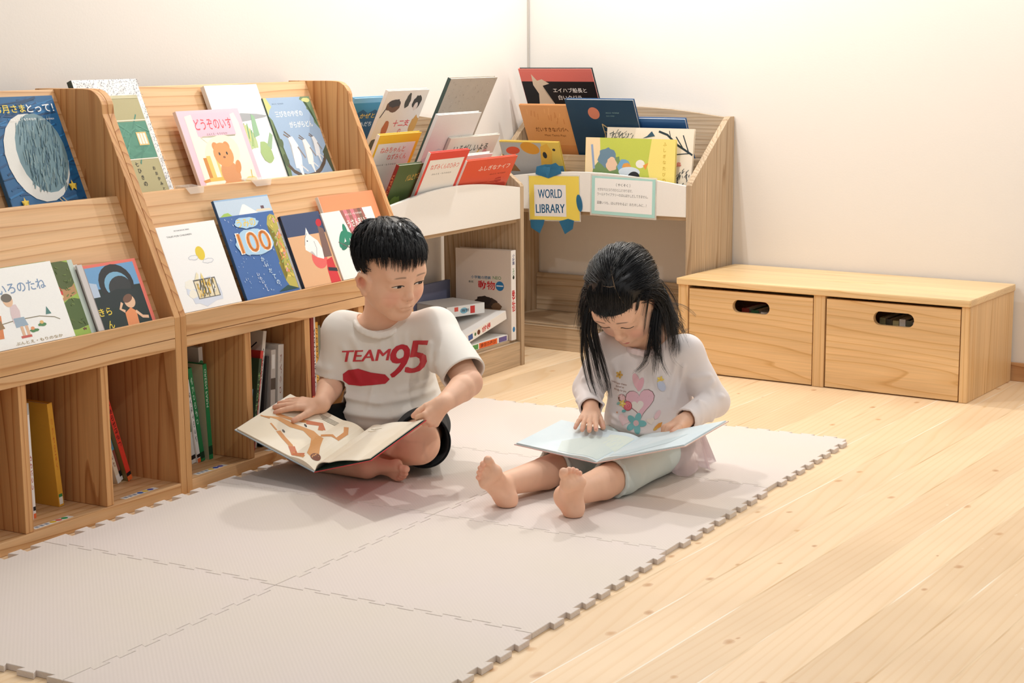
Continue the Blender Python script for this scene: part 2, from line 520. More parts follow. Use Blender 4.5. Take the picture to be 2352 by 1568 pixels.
# ---------------------------------------------------------------- cedar picture book units
def cedar_unit(y0, y1, ncell, label, strips):
    W = y1-y0
    r = empty('picture_book_shelf', (0, y0, 0), 0, label, 'bookcase', 'cedar picture book shelves')
    prof = [(-0.665, 0.0), (-0.665, 0.445), (-0.868, 0.935)]+arc(-0.918, 0.945, 0.05, 15, 85, 7)+[(-0.93, 0.996), (-1.09, 0.996), (-1.09, 0.0)]
    t = 0.021
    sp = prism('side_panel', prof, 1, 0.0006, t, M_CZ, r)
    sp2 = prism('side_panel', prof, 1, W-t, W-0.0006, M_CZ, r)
    a, b = t, W-t
    sl = math.tan(math.radians(22))
    def tilt(name, xt, zt, zb, th_, m):
        # board tilted back 22 degrees, front face passing (xt, zt)
        d = (zt-zb)*sl
        c_ = th_
        return prism(name, [(xt, zt), (xt+d, zb), (xt+d-c_, zb), (xt-c_, zt)], 1, a, b, m, r, 0.0015)
    tilt('upper_back_board', -1.026, 0.994, 0.70, 0.018, M_CY)
    tilt('display_board', -0.832, 0.736, 0.395, 0.018, M_CY)
    box('upper_bin_floor', -1.0, -0.84, a, b, 0.672, 0.688, M_CY, r)
    box('front_rail', -0.6745, -0.665, a, b, 0.3955, 0.449, M_CY, r)
    box('shelf_board', -1.08, -0.6655, a, b, 0.367, 0.394, M_CY, r)
    box('bottom_board', -1.08, -0.6655, a, b, 0.0005, 0.031, M_CY, r)
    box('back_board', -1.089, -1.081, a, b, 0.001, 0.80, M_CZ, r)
    cell = (W-2*t-(ncell-1)*0.024)/ncell
    for i in range(1, ncell):
        yy = t+i*cell+(i-1)*0.024
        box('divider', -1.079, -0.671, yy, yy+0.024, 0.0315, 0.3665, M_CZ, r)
    for yy, dots in strips:
        yy -= y0
        bm = bmesh.new(); mats = [M_WHITE]
        add_box(bm, -0.7, -0.682, yy, yy+0.118, 0.0312, 0.0316)
        for k, c in enumerate(dots):
            if c == 'w':
                continue
            mats.append(plain(c))
            cy = yy+0.062+0.018*k
            vsx = [bm.verts.new((-0.691+0.0075*math.cos(q*math.pi/8), cy+0.0085*math.sin(q*math.pi/8), 0.0318)) for q in range(16)]
            f = bm.faces.new(vsx); f.material_index = len(mats)-1
        g_ = plain((150, 160, 175))
        mats.append(g_)
        for q in range(3):
            add_box(bm, -0.696, -0.686, yy+0.008+q*0.015, yy+0.017+q*0.015, 0.0314, 0.0318, mi=len(mats)-1)
        from_bm('label_strip', bm, mats, r)
    return r
U1 = cedar_unit(0.066, 1.108, 4, 'cedar picture book shelf at the left edge with the moon book',
    [(0.615, [(240, 200, 60), (232, 110, 95), (40, 160, 90)]), (0.905, [(60, 110, 190), (245, 205, 80), (80, 90, 170)])])
U2 = cedar_unit(1.108, 2.15, 4, 'cedar picture book shelf behind the boy with the goat book',
    [(1.17, [(250, 205, 80), (50, 80, 190), (100, 90, 190)]), (1.46, [(90, 150, 210), (250, 205, 80), (232, 110, 95)])])

# clear plastic book holders on the upper lip
gl = Nodes('clear_plastic')
gl.set(gl.b, 'Base Color', lin((244, 240, 232)))
gl.set(gl.b, 'Roughness', 0.15)
gl.set(gl.b, 'Alpha', 0.45)
M_CLEAR = gl.m
def plastic_clip(y, w, label):
    bm = bmesh.new()
    for (xa, za), (xb, zb) in (((-0.866, 0.700), (-0.866, 0.742)), ((-0.866, 0.742), (-0.824, 0.739)), ((-0.824, 0.739), (-0.817, 0.722))):
        q = [bm.verts.new(p) for p in ((xa, y+0.0, za), (xa, y+w, za), (xb, y+w*0.85, zb), (xb, y+w*0.15, zb))]
        bm.faces.new(q)
    bmesh.ops.solidify(bm, geom=bm.faces[:], thickness=0.0012)
    tag(from_bm('plastic_book_holder', bm, M_CLEAR), label, 'holder', 'clear plastic holders on the shelf lip')
plastic_clip(1.33, 0.075, 'clear plastic holder under the speckled white book')
plastic_clip(1.60, 0.09, 'clear plastic holder at the bottom right of the pink book')

# ---------------------------------------------------------------- low oak shelves with white lips
def oak_shelf(loc, rotz, W, label, along, mid):
    """local: x along the wall from the left end, y from the wall (0) out to the front, z up"""
    r = empty('low_book_shelf', loc, rotz, label, 'bookcase', 'oak print low shelves with white front lips')
    D = 0.312; t = 0.023
    prof = [(0.0, 0.0), (D, 0.0), (D, 0.622), (D-0.006, 0.632), (0.045, 0.838), (0.03, 0.846), (0.0, 0.846)]
    prism('side_panel', prof, 0, 0.0, t, M_OZ, r)
    prism('side_panel', prof, 0, W-t, W, M_OZ, r)
    a, b = t+0.0005, W-t-0.0005
    n = 14
    lip = [(a, 0.512), (b, 0.512)]+[(b-(b-a)*i/n, 0.620+0.034*math.sin(math.pi*i/n)) for i in range(n+1)]
    bm = None
    o = prism('white_front_lip', lip, 1, D-0.014, D-0.001, M_WHITE, r)
    top = [(a, 0.70), (b, 0.70)]+[(b-(b-a)*i/n, 0.842+0.034*math.sin(math.pi*i/n)) for i in range(n+1)]
    prism('arched_back_board', top, 1, 0.004, 0.02, along, r)
    prism('middle_board', [(mid, 0.705), (mid-0.014, 0.705), (mid+0.012, 0.517), (mid+0.026, 0.517)], 0, a, b, along, r)
    box('rear_bin_floor', a, b, 0.005, mid-0.013, 0.655, 0.671, along, r)
    box('bin_floor', a, b, 0.005, D-0.0145, 0.4985, 0.5145, along, r)
    box('bottom_shelf', a, b, 0.004, D-0.022, 0.078, 0.092, along, r)
    box('plinth', a, b, D-0.02, D-0.004, 0.0005, 0.084, along, r)
    box('back_rail', a, b, 0.004, 0.02, 0.0925, 0.236, along, r)
    return r
OS1 = oak_shelf((-1.087, 3.022, 0), -math.pi/2, 0.852, 'low oak print shelf along the left wall, half hidden behind the boy', M_OY, 0.142)
# mirrored direction for the one along the back wall
wf = wall_frame(0.876, 0.004)
OS2 = oak_shelf((wf.x, wf.y, 0), math.pi-TH, 0.852, 'low oak print shelf with the world library sign', M_OY, 0.193)

# ---------------------------------------------------------------- bench with two drawers
p0 = wall_frame(0.8935, 0.012)
BN = empty('storage_bench', (p0.x, p0.y, 0), -TH, 'low pine bench with two box drawers by the back wall', 'bench')
BW, BD = 1.008, 0.428       # local y runs to the front as negative
def bb(name, x0, x1, d0, d1, z0, z1, m, bev=0.002):
    return box(name, x0, x1, -d1, -d0, z0, z1, m, BN, bev)
bb('bench_top', -0.004, BW+0.004, 0.0, BD+0.008, 0.2995, 0.3225, M_BXT, 0.005)
bb('side_panel', 0.0, 0.037, 0.002, BD, 0.0005, 0.299, M_BZ)
bb('side_panel', BW-0.026, BW, 0.002, BD, 0.0005, 0.299, M_BZ)
bb('centre_panel', 0.494, 0.533, 0.002, BD, 0.0005, 0.299, M_BZ)
bb('back_panel', 0.038, BW-0.027, 0.002, 0.010, 0.001, 0.298, M_BX)
def drawer(x0, x1, ztop, hx0, hx1, hz0, hz1):
    # front with a real slot cut through it
    r_ = (hz1-hz0)/2
    bm = bmesh.new()
    outer = [(x0, 0.004), (x1, 0.004), (x1, ztop), (x0, ztop)]
    hole = [(hx1-r_+r_*math.cos(math.radians(q)), (hz0+hz1)/2+r_*math.sin(math.radians(q))) for q in range(-90, 91, 15)]
    hole += [(hx0+r_+r_*math.cos(math.radians(q)), (hz0+hz1)/2+r_*math.sin(math.radians(q))) for q in range(90, 271, 15)]
    for yy in (-BD+0.002, -BD+0.020):
        ov = [bm.verts.new((x, yy, z)) for x, z in outer]
        hv = [bm.verts.new((x, yy, z)) for x, z in hole]
        es = [bm.edges.new((ov[i], ov[(i+1) % 4])) for i in range(4)]+[bm.edges.new((hv[i], hv[(i+1) % len(hv)])) for i in range(len(hv))]
        bmesh.ops.triangle_fill(bm, use_beauty=True, edges=es)
        if yy == -BD+0.002: A = (ov, hv)
    B2 = (ov, hv)
    for i in range(4):
        bm.faces.new((A[0][i], A[0][(i+1) % 4], B2[0][(i+1) % 4], B2[0][i]))
    k = len(hole)
    for i in range(k):
        bm.faces.new((A[1][i], B2[1][i], B2[1][(i+1) % k], A[1][(i+1) % k]))
    bmesh.ops.recalc_face_normals(bm, faces=bm.faces)
    d = from_bm('drawer', bm, M_BX, BN)
    def db(n_, xa, xb, ya, yb, za, zb):
        return box(n_, xa, xb, ya, yb, za, zb, M_BX, d, 0.001)
    db('drawer_side', x0, x0+0.012, -BD+0.0205, -0.03, 0.006, ztop-0.05)
    db('drawer_side', x1-0.012, x1, -BD+0.0205, -0.03, 0.006, ztop-0.05)
    db('drawer_bottom', x0+0.0125, x1-0.0125, -BD+0.0205, -0.03, 0.006, 0.014)
    db('drawer_back', x0+0.0125, x1-0.0125, -0.042, -0.03, 0.0145, ztop-0.05)
drawer(0.0415, 0.4905, 0.2885, 0.203, 0.338, 0.220, 0.262)
drawer(0.5385, 0.9785, 0.2905, 0.697, 0.831, 0.220, 0.264)
# ---------------------------------------------------------------- books
M_PAGE = plain((238, 232, 220), 0.7, 0.2)
def frame(origin, right, up):
    x = Vector(right).normalized(); z = Vector(up).normalized()
    y = z.cross(x).normalized()
    z = x.cross(y).normalized()
    M = Matrix((x, y, z)).transposed().to_4x4()
    M.translation = Vector(origin)
    return M

BOOKS = 'picture books on display'
def book(label, M, W, H, T, cover, ops=(), spine_ops=(), spine='L', spine_col=None, group=None, name='picture_book', back=None, top_pages=True, back_ops=(), cat='book'):
    """local: x right, z up, y into the back; front cover in y=0. M places the lower left front corner"""
    r = empty(name, label=label, cat=cat, group=group)
    r.matrix_world = M
    b = 0.0022
    mats = [plain(cover, 0.42, 0.45), plain(spine_col or cover, 0.42, 0.45), plain(back or cover, 0.42, 0.45)]
    bm = bmesh.new()
    add_box(bm, 0, W, 0, b, 0, H, mi=0)
    add_box(bm, 0, W, T-b, T, 0, H, mi=2)
    if spine == 'L':
        add_box(bm, -0.0012, 0.0012, 0.0002, T-0.0002, 0.0001, H-0.0001, mi=1)
        px0, px1 = 0.0014, W-0.004
    else:
        add_box(bm, W-0.0012, W+0.0012, 0.0002, T-0.0002, 0.0001, H-0.0001, mi=1)
        px0, px1 = 0.004, W-0.0014
    artwork(bm, mats, ops, W, H, lambda u, v, h: (u, -h, v))
    if spine == 'L':
        artwork(bm, mats, spine_ops, H, T, lambda u, v, h: (-0.0012-h, v, H-u))
    else:
        artwork(bm, mats, spine_ops, H, T, lambda u, v, h: (W+0.0012+h, T-v, H-u))
    artwork(bm, mats, back_ops, W, H, lambda u, v, h: (u, T+h, v))
    from_bm('cover', bm, mats, r)
    bm = bmesh.new()
    add_box(bm, px0, px1, b+0.0001, T-b-0.0001, 0.0035, H-0.0035)
    from_bm('page_block', bm, M_PAGE, r)
    return r

S22, C22 = math.sin(math.radians(22)), math.cos(math.radians(22))
def shelf_book(label, row, d, y0, y1, vis, hid, T, cover, ops=(), roll=0.0, **k):
    k.setdefault('group', BOOKS)
    if k['group'] is None: k['group'] = 'magazines on the left unit'
    base = Vector((-0.895, 0, 0.735)) if row == 'U' else Vector((-0.685, 0, 0.45))
    up = Vector((-S22, 0, C22)); n = Vector((C22, 0, S22))
    o = base+n*d-up*hid
    o.y = y0
    R = Matrix.Rotation(math.radians(roll), 3, n)
    H = vis+hid
    f = hid/H
    return book(label, frame(o, R @ Vector((0, 1, 0)), R @ up), y1-y0, H, T, cover, ops, **k)

W_ = (250, 247, 240); K_ = (28, 26, 28)
def stars(x, y, s, c):
    return ('p', [(x+s*math.sin(i*math.pi/5)*(1 if i % 2 == 0 else 0.42), y+s*0.9*math.cos(i*math.pi/5)*(1 if i % 2 == 0 else 0.42)) for i in range(10)], c)
def blot(cx, cy, rx, ry, c, seed=1, n=18, amp=0.18, asp=1.0):
    rr = random.Random(seed)
    return ('p', [(cx+rx*(1+amp*(rr.random()-0.5)*2)*math.cos(i*2*math.pi/n), cy+ry*asp*(1+amp*(rr.random()-0.5)*2)*math.sin(i*2*math.pi/n)) for i in range(n)], c)
def small(x, y, w, c=K_, s=0.02, txt='ぶんとえ・もりのなか'):
    return ('t', txt, x, y, s, 0, w, c)
def strokes(seed, n, x0, y0, x1, y1, cols, ln=0.2, w=0.006, ang=0.0, spread=0.3):
    rr = random.Random(seed); out = []
    for i in range(n):
        x, y = rr.uniform(x0, x1), rr.uniform(y0, y1); a = ang+rr.uniform(-spread, spread); l = ln*rr.uniform(0.4, 1)
        xa, xb = max(0.0, min(1.0, x-l/2*math.cos(a))), max(0.0, min(1.0, x+l/2*math.cos(a)))
        out.append(('l', [(xa, max(0, min(1, y-l/2*math.sin(a)))), (xb, max(0, min(1, y+l/2*math.sin(a))))], w*rr.uniform(0.6, 1.4), rr.choice(cols)))
    return out

# upper rows -------------------------------------------------------
# moon book
mo = [('r', 0, 0, 1, 1, (20, 92, 140))]
mo += strokes(3, 90, 0.05, 0.02, 0.95, 0.98, [(14, 74, 120), (30, 112, 166), (16, 84, 132), (12, 62, 100)], 0.5, 0.018, 0.12, 0.25)
mo += [('e', 0.52, 0.49, 0.40, 0.46, -0.15, (226, 224, 216)), ('e', 0.605, 0.525, 0.325, 0.415, -0.15, (116, 146, 154))]
mo += strokes(5, 200, 0.36, 0.24, 0.86, 0.80, [(128, 158, 164), (92, 124, 140), (86, 120, 134), (140, 164, 166)], 0.11, 0.010, 1.2, 0.3)
mo += [stars(0.855, 0.235, 0.055, (238, 200, 60)), stars(0.165, 0.135, 0.05, (238, 200, 60))]
mo += [('l', [(0.62, 0.14), (0.72, 0.05)], 0.012, (190, 170, 130)), ('l', [(0.66, 0.15), (0.76, 0.06)], 0.012, (190, 170, 130))]
mo += [('t', '、', 0.135, 0.865, 0.03, 0, None, W_), ('t', 'お月さま', 0.37, 0.895, 0.085, 0, 0.40, (240, 208, 60)), ('t', 'とって！', 0.77, 0.895, 0.085, 0, 0.36, W_),
       small(0.50, 0.805, 0.34, W_, 0.026), small(0.81, 0.80, 0.2, W_, 0.018)]
shelf_book('blue picture book with a big grey moon at the left edge', 'U', 0.0, 0.803, 1.047, 0.265, 0.04, 0.012, (24, 84, 128), mo)
# speckled white book
sp = []
rr = random.Random(11)
for i in range(520):
    e = rr.random()
    x, y = (rr.random(), rr.uniform(0.87, 0.995)) if e < 0.62 else (rr.uniform(0.925, 0.995), rr.random()*0.87)
    sp.append((x, y))
so = [('r', 0.0, 0.0, 0.925, 0.87, (178, 168, 122)), ('r', 0.0, 0.37, 0.92, 0.66, (78, 140, 116))]
so += strokes(9, 40, 0.1, 0.38, 0.85, 0.65, [(92, 152, 128), (70, 130, 108), (84, 146, 122)], 0.3, 0.02, 0.3, 0.8)
so += [('r', 0.0, 0.665, 0.92, 0.675, (226, 222, 196)), ('r', 0.0, 0.36, 0.92, 0.368, (236, 230, 214)), ('r', 0.0, 0.845, 0.92, 0.87, (206, 198, 158))]
so += [('r', 0.70, 0.47, 0.86, 0.575, (222, 190, 120)), ('r', 0.715, 0.48, 0.75, 0.565, (238, 232, 220)), ('r', 0.76, 0.48, 0.795, 0.565, (238, 232, 220)), ('r', 0.805, 0.48, 0.84, 0.565, (238, 232, 220))]
for k, ch in enumerate('七ひきの'):
    so.append(('t', ch, 0.55+0.012*k, 0.325-0.052*k, 0.05, 0.0, None, K_))
for k, ch in enumerate('おおかみと'):
    so.append(('t', ch, 0.80+0.012*k, 0.285-0.042*k, 0.04, 0.0, None, K_))
for x, y in sp:
    a = rr.uniform(0, 3.1); dx, dy = 0.009*math.cos(a), 0.006*math.sin(a)
    so.append(('p', [(max(0.002, min(0.998, u)), max(0.002, min(0.998, v))) for u, v in ((x+dx, y+dy), (x-dy*0.5, y+dx*0.3), (x-dx, y-dy), (x+dy*0.5, y-dx*0.3))], (92, 94, 104)))
shelf_book('tall white picture book with grey speckled border and green panel', 'U', -0.004, 1.135, 1.37, 0.304, 0.04, 0.016, (240, 239, 236), so, spine_col=(50, 66, 60))
# white book with a green scribbled shape
wo = [('p', [(0.0, 0.64), (0.3, 0.70), (0.5, 0.735), (0.8, 0.72), (0.99, 0.70), (0.95, 0.685), (0.6, 0.66), (0.3, 0.645)], (168, 170, 172)),
      blot(0.42, 0.50, 0.22, 0.13, (190, 208, 150), 4)]
wo += strokes(21, 34, 0.28, 0.42, 0.58, 0.60, [(120, 170, 110), (226, 214, 130), (140, 184, 160), (170, 196, 120)], 0.2, 0.012, 1.25, 0.25)
wo += [('p', [(0.60, 0.50), (0.68, 0.72), (0.74, 0.70), (0.72, 0.52)], (150, 190, 150)), blot(0.74, 0.36, 0.12, 0.10, (170, 196, 130), 8), ('p', [(0.80, 0.42), (0.93, 0.54), (0.97, 0.51), (0.86, 0.38)], (160, 190, 150))]
shelf_book('white picture book with a green scribble behind the pink book', 'U', -0.004, 1.632, 1.862, 0.278, 0.04, 0.014, (250, 249, 246), wo, spine_col=(236, 232, 224))
# pink book
pk = [('p', [(0.08, 0.03), (0.93, 0.03), (0.93, 0.83), (0.90, 0.95), (0.83, 0.93), (0.83, 0.70), (0.80, 0.66), (0.24, 0.66), (0.21, 0.70), (0.21, 0.95), (0.10, 0.93)], (250, 244, 222)),
      ('e', 0.5, 0.45, 0.30, 0.20, 0.3, (248, 240, 208)),
      ('r', 0.21, 0.68, 0.83, 0.96, (240, 196, 210)), ('t', 'どうぞのいす', 0.515, 0.825, 0.125, 0, 0.60, (228, 80, 90)), small(0.52, 0.70, 0.34, (120, 70, 80), 0.025)]
pk += [('p', [(0.17, 0.13), (0.40, 0.13), (0.40, 0.175), (0.17, 0.175)], (246, 196, 92)), ('r', 0.17, 0.175, 0.225, 0.42, (214, 140, 62)), ('r', 0.225, 0.175, 0.29, 0.44, (250, 204, 106)), ('r', 0.36, 0.175, 0.40, 0.42, (248, 208, 120)), ('p', [(0.06, 0.15), (0.17, 0.17), (0.17, 0.13), (0.08, 0.12)], (226, 152, 74)),
       ('e', 0.53, 0.20, 0.15, 0.15, 0, (222, 152, 98)), ('e', 0.42, 0.545, 0.05, 0.05, 0, (224, 150, 90)), ('e', 0.60, 0.545, 0.05, 0.05, 0, (224, 150, 90)), ('e', 0.51, 0.44, 0.155, 0.135, 0, (230, 158, 96)), ('e', 0.45, 0.455, 0.014, 0.018, 0, (60, 50, 44)), ('e', 0.57, 0.455, 0.014, 0.018, 0, (60, 50, 44)), ('e', 0.51, 0.41, 0.02, 0.012, 0, (150, 90, 60)), ('e', 0.68, 0.28, 0.045, 0.08, -0.5, (222, 148, 88)), ('e', 0.44, 0.06, 0.08, 0.05, 0, (224, 152, 92)), ('e', 0.64, 0.06, 0.08, 0.05, 0, (224, 152, 92)),
       blot(0.83, 0.10, 0.10, 0.05, (240, 214, 130), 3), ('l', [(0.84, 0.09), (0.87, 0.23)], 0.015, (220, 190, 110)), ('r', 0.18, 0.06, 0.72, 0.085, (240, 206, 130))]
shelf_book('pink bordered picture book with orange animal beside a yellow chair', 'U', 0.012, 1.461, 1.721, 0.203, 0.03, 0.011, (240, 198, 210), pk, spine_col=(236, 214, 206))
# goat book
go = [('r', 0, 0, 1, 1, (160, 184, 210)), ('p', [(0, 0.0), (0.03, 0), (0.10, 0.3), (0.02, 0.55), (0.05, 0.75), (0, 0.8)], (112, 132, 90)), ('p', [(1, 1), (0.80, 1), (0.76, 0.97), (0.9, 0.92), (0.85, 0.86), (0.95, 0.8), (0.92, 0.7), (1, 0.62)], (120, 144, 108)),
      ('p', [(0, 1), (0.06, 1), (0.12, 0.9), (0.05, 0.86), (0, 0.8)], (206, 206, 130)), blot(0.90, 0.96, 0.09, 0.025, (214, 212, 140), 3), blot(0.05, 0.5, 0.06, 0.05, (90, 108, 74), 5), blot(0.05, 0.3, 0.05, 0.07, (84, 100, 70), 6),
      ('t', '三びきのやぎの', 0.44, 0.815, 0.085, 0, 0.58, W_), ('t', 'がらがらどん', 0.62, 0.69, 0.085, 0, 0.50, W_), small(0.27, 0.93, 0.25, (70, 90, 120), 0.02)]
cur = [(0.06, 0.25), (0.14, 0.175), (0.25, 0.13), (0.40, 0.11), (0.55, 0.12), (0.70, 0.165), (0.83, 0.24), (0.93, 0.34)]
go += [('l', cur, 0.055, (98, 84, 72)), ('p', [(0.88, 0.36), (1, 0.44), (1, 0.1), (0.97, 0.08)], (86, 92, 70)), blot(0.22, 0.06, 0.12, 0.07, (150, 158, 96), 9), ('p', [(0.04, 0.0), (0.14, 0.0), (0.10, 0.12)], (52, 78, 60))]
for gx, gy, s, tint in ((0.30, 0.36, 1.0, (245, 245, 244)), (0.57, 0.36, 0.8, (242, 238, 232)), (0.78, 0.42, 0.62, (238, 240, 242))):
    go += [('p', [(gx-0.10*s, gy-0.15*s), (gx-0.04*s, gy+0.10*s), (gx-0.06*s, gy+0.19*s), (gx+0.04*s, gy+0.20*s), (gx+0.10*s, gy+0.10*s), (gx+0.09*s, gy-0.04*s), (gx+0.03*s, gy-0.17*s)], tint),
           ('p', [(gx-0.05*s, gy-0.14*s), (gx-0.01*s, gy-0.27*s), (gx+0.02*s, gy-0.27*s), (gx+0.03*s, gy-0.13*s)], tint), ('l', [(gx+0.08*s, gy+0.08*s), (gx+0.17*s, gy-0.05*s)], 0.028*s, (150, 140, 136)), ('l', [(gx+0.02*s, gy-0.12*s), (gx+0.13*s, gy-0.2*s)], 0.024*s, (226, 226, 226)),
           ('l', [(gx-0.04*s, gy+0.19*s), (gx-0.13*s, gy+0.23*s)], 0.02*s, (130, 110, 96)), ('l', [(gx+0.0*s, gy+0.2*s), (gx-0.1*s, gy+0.26*s)], 0.02*s, (120, 104, 92))]
shelf_book('blue grey picture book with three white goats', 'U', 0.0, 1.862, 2.084, 0.233, 0.04, 0.012, (150, 174, 200), go, spine_col=(60, 84, 66))

# lower rows -------------------------------------------------------
fo = [('t', 'いろのたね', 0.62, 0.735, 0.085, 0, 0.50, (132, 158, 190)),
      ('l', [(0.0, 0.245), (0.2, 0.30), (0.45, 0.335), (0.7, 0.335), (0.85, 0.29), (0.9, 0.25)], 0.007, (140, 130, 104)),
      ('p', [(0.42, 0.30), (0.50, 0.31), (0.52, 0.44), (0.50, 0.53), (0.44, 0.53), (0.42, 0.42)], (228, 206, 206)), ('p', [(0.43, 0.24), (0.56, 0.25), (0.54, 0.36), (0.43, 0.36)], (160, 180, 196)),
      ('r', 0.47, 0.13, 0.50, 0.25, (232, 190, 156)), ('r', 0.52, 0.13, 0.55, 0.25, (232, 190, 156)), ('e', 0.435, 0.595, 0.05, 0.055, 0, (236, 196, 160)), ('e', 0.43, 0.625, 0.055, 0.035, 0, (120, 112, 100)), ('r', 0.45, 0.10, 0.56, 0.13, (206, 100, 90)),
      ('p', [(0.20, 0.14), (0.28, 0.14), (0.32, 0.42), (0.22, 0.48), (0.17, 0.38)], (226, 140, 88)), ('e', 0.235, 0.50, 0.055, 0.05, 0.2, (228, 142, 90)), ('p', [(0.20, 0.24), (0.32, 0.26), (0.30, 0.36), (0.20, 0.36)], (160, 128, 90)), ('p', [(0.10, 0.10), (0.19, 0.24), (0.21, 0.20), (0.13, 0.08)], (226, 140, 88)),
      ('p', [(0.77, 0.34), (0.80, 0.44), (0.83, 0.34)], (88, 136, 130)), blot(0.60, 0.17, 0.045, 0.022, (90, 140, 90), 2), blot(0.70, 0.225, 0.045, 0.022, (90, 140, 90), 3), blot(0.11, 0.10, 0.05, 0.03, (90, 140, 90), 4), ('e', 0.59, 0.20, 0.02, 0.014, 0, (236, 160, 110)), ('e', 0.70, 0.255, 0.02, 0.014, 0, (236, 190, 120)),
      small(0.62, 0.045, 0.5, (170, 150, 110), 0.025)]
shelf_book('white picture book with a child and fox on the lower left shelf', 'L', 0.008, 0.48, 0.763, 0.177, 0.004, 0.010, (248, 247, 242), fo)
shelf_book('pink and green edged book mostly hidden behind the fox book', 'L', -0.0145, 0.50, 0.772, 0.183, 0.004, 0.009, (206, 160, 150), [('r', 0.3, 0.0, 1, 1, (150, 160, 90))])
gr = [('r', 0, 0, 1, 1, (160, 190, 82)), ('p', [(0.2, 0.44), (0.55, 0.42), (0.92, 0.55), (0.92, 0.7), (0.5, 0.75), (0.2, 0.6)], (190, 144, 96)), blot(0.72, 0.85, 0.3, 0.2, (84, 98, 48), 3), blot(0.82, 0.28, 0.24, 0.2, (82, 104, 52), 6),
      ('e', 0.60, 0.60, 0.13, 0.09, 0, (214, 70, 56)), ('e', 0.60, 0.54, 0.12, 0.04, 0, (244, 226, 180)), ('r', 0.93, 0, 1, 1, (200, 212, 200)), stars(0.86, 0.08, 0.03, (120, 80, 60))]
gr += strokes(8, 60, 0.5, 0.1, 0.9, 0.95, [(98, 116, 56), (72, 88, 40), (110, 130, 64)], 0.05, 0.012, 0.7, 1.5)
shelf_book('green picture book with trees peeking out behind the fox book', 'L', -0.003, 0.62, 0.840, 0.175, 0.004, 0.010, (170, 190, 120), gr, back=(210, 216, 210))
for d_, ya, yb, hh, cc, lb in ((0.0048, 0.8425, 0.8585, 0.158, (206, 200, 196), 'frontmost of three'), (0.0, 0.8445, 0.8660, 0.150, (150, 140, 138), 'middle of three'), (-0.0048, 0.8420, 0.8545, 0.162, (222, 216, 208), 'rearmost of three')):
    shelf_book('thin worn magazine left of the red bordered book, '+lb, 'L', d_, ya, yb, hh, 0.004, 0.0044, cc, group=None, name='magazine', cat='magazine')
ki = [('r', 0.03, 0.0, 0.94, 0.955, (24, 44, 42)), ('p', [(0.03, 0.62), (0.94, 0.60), (0.94, 0.955), (0.03, 0.955)], (112, 164, 208)), ('p', [(0.03, 0.5), (0.2, 0.5), (0.2, 0.7), (0.03, 0.75)], (188, 204, 224)),
      ('e', 0.54, 0.66, 0.30, 0.255, 0, (34, 38, 40)), ('e', 0.55, 0.64, 0.22, 0.17, 0, (124, 176, 206)), ('e', 0.58, 0.60, 0.20, 0.14, 0.2, (48, 52, 54)), ('p', [(0.20, 0.5), (0.5, 0.58), (0.94, 0.52), (0.94, 0.3), (0.1, 0.3)], (30, 44, 46)),
      ('e', 0.66, 0.36, 0.095, 0.085, 0, (236, 192, 156)), ('e', 0.64, 0.41, 0.09, 0.05, 0.3, (120, 84, 66)), ('p', [(0.50, 0.0), (0.70, 0.0), (0.72, 0.2), (0.64, 0.27), (0.52, 0.2)], (236, 150, 96)), ('l', [(0.53, 0.22), (0.46, 0.27), (0.52, 0.36)], 0.04, (236, 192, 156)), ('l', [(0.71, 0.2), (0.80, 0.1), (0.9, 0.08)], 0.04, (236, 192, 156)),
      ('t', 'きら', 0.19, 0.27, 0.10, 0, 0.22, (238, 210, 70)), ('t', 'ん', 0.22, 0.07, 0.10, 0, None, (238, 210, 70))]
shelf_book('dark picture book with a coral red border on the left bookcase', 'L', -0.006, 0.856, 1.047, 0.156, 0.004, 0.010, (232, 110, 92), ki)
ca = [('t', 'PICTURE BOOK SERIES', 0.40, 0.935, 0.014, 0, 0.26, (90, 90, 96)), ('t', 'TALES FOR CHILDREN', 0.33, 0.875, 0.018, 0, 0.42, (50, 50, 56)), ('e', 0.575, 0.64, 0.075, 0.083, 0, (236, 208, 60)),
      blot(0.44, 0.60, 0.085, 0.03, (206, 208, 214), 3), blot(0.66, 0.54, 0.095, 0.03, (206, 208, 214), 5), blot(0.44, 0.60, 0.075, 0.022, (246, 246, 246), 3), blot(0.66, 0.54, 0.085, 0.022, (246, 246, 246), 5)]
ca += [blot(0.45, 0.20, 0.28, 0.17, (222, 228, 240), 4), blot(0.24, 0.30, 0.10, 0.06, (250, 246, 232), 5), blot(0.24, 0.19, 0.07, 0.05, (250, 244, 226), 6), ('r', 0.30, 0.12, 0.68, 0.345, (110, 108, 104)), ('r', 0.315, 0.13, 0.665, 0.33, (240, 226, 190))]
ca += strokes(31, 70, 0.34, 0.15, 0.64, 0.31, [(236, 190, 70), (90, 86, 70), (250, 248, 240), (120, 112, 84), (220, 180, 80)], 0.09, 0.014, 1.3, 0.4)
ca += [('l', [(x, 0.13), (x+0.01, 0.33)], 0.009, (96, 92, 88)) for x in (0.40, 0.49, 0.58)]
ca += [('p', [(0.33, 0.345), (0.40, 0.43), (0.42, 0.40), (0.40, 0.345)], (246, 236, 200)), ('p', [(0.44, 0.345), (0.47, 0.42), (0.49, 0.345)], (244, 222, 150))]
shelf_book('white picture book with a small yellow sun and cage drawing', 'L', 0.008, 1.139, 1.361, 0.219, 0.004, 0.009, (250, 249, 246), ca)
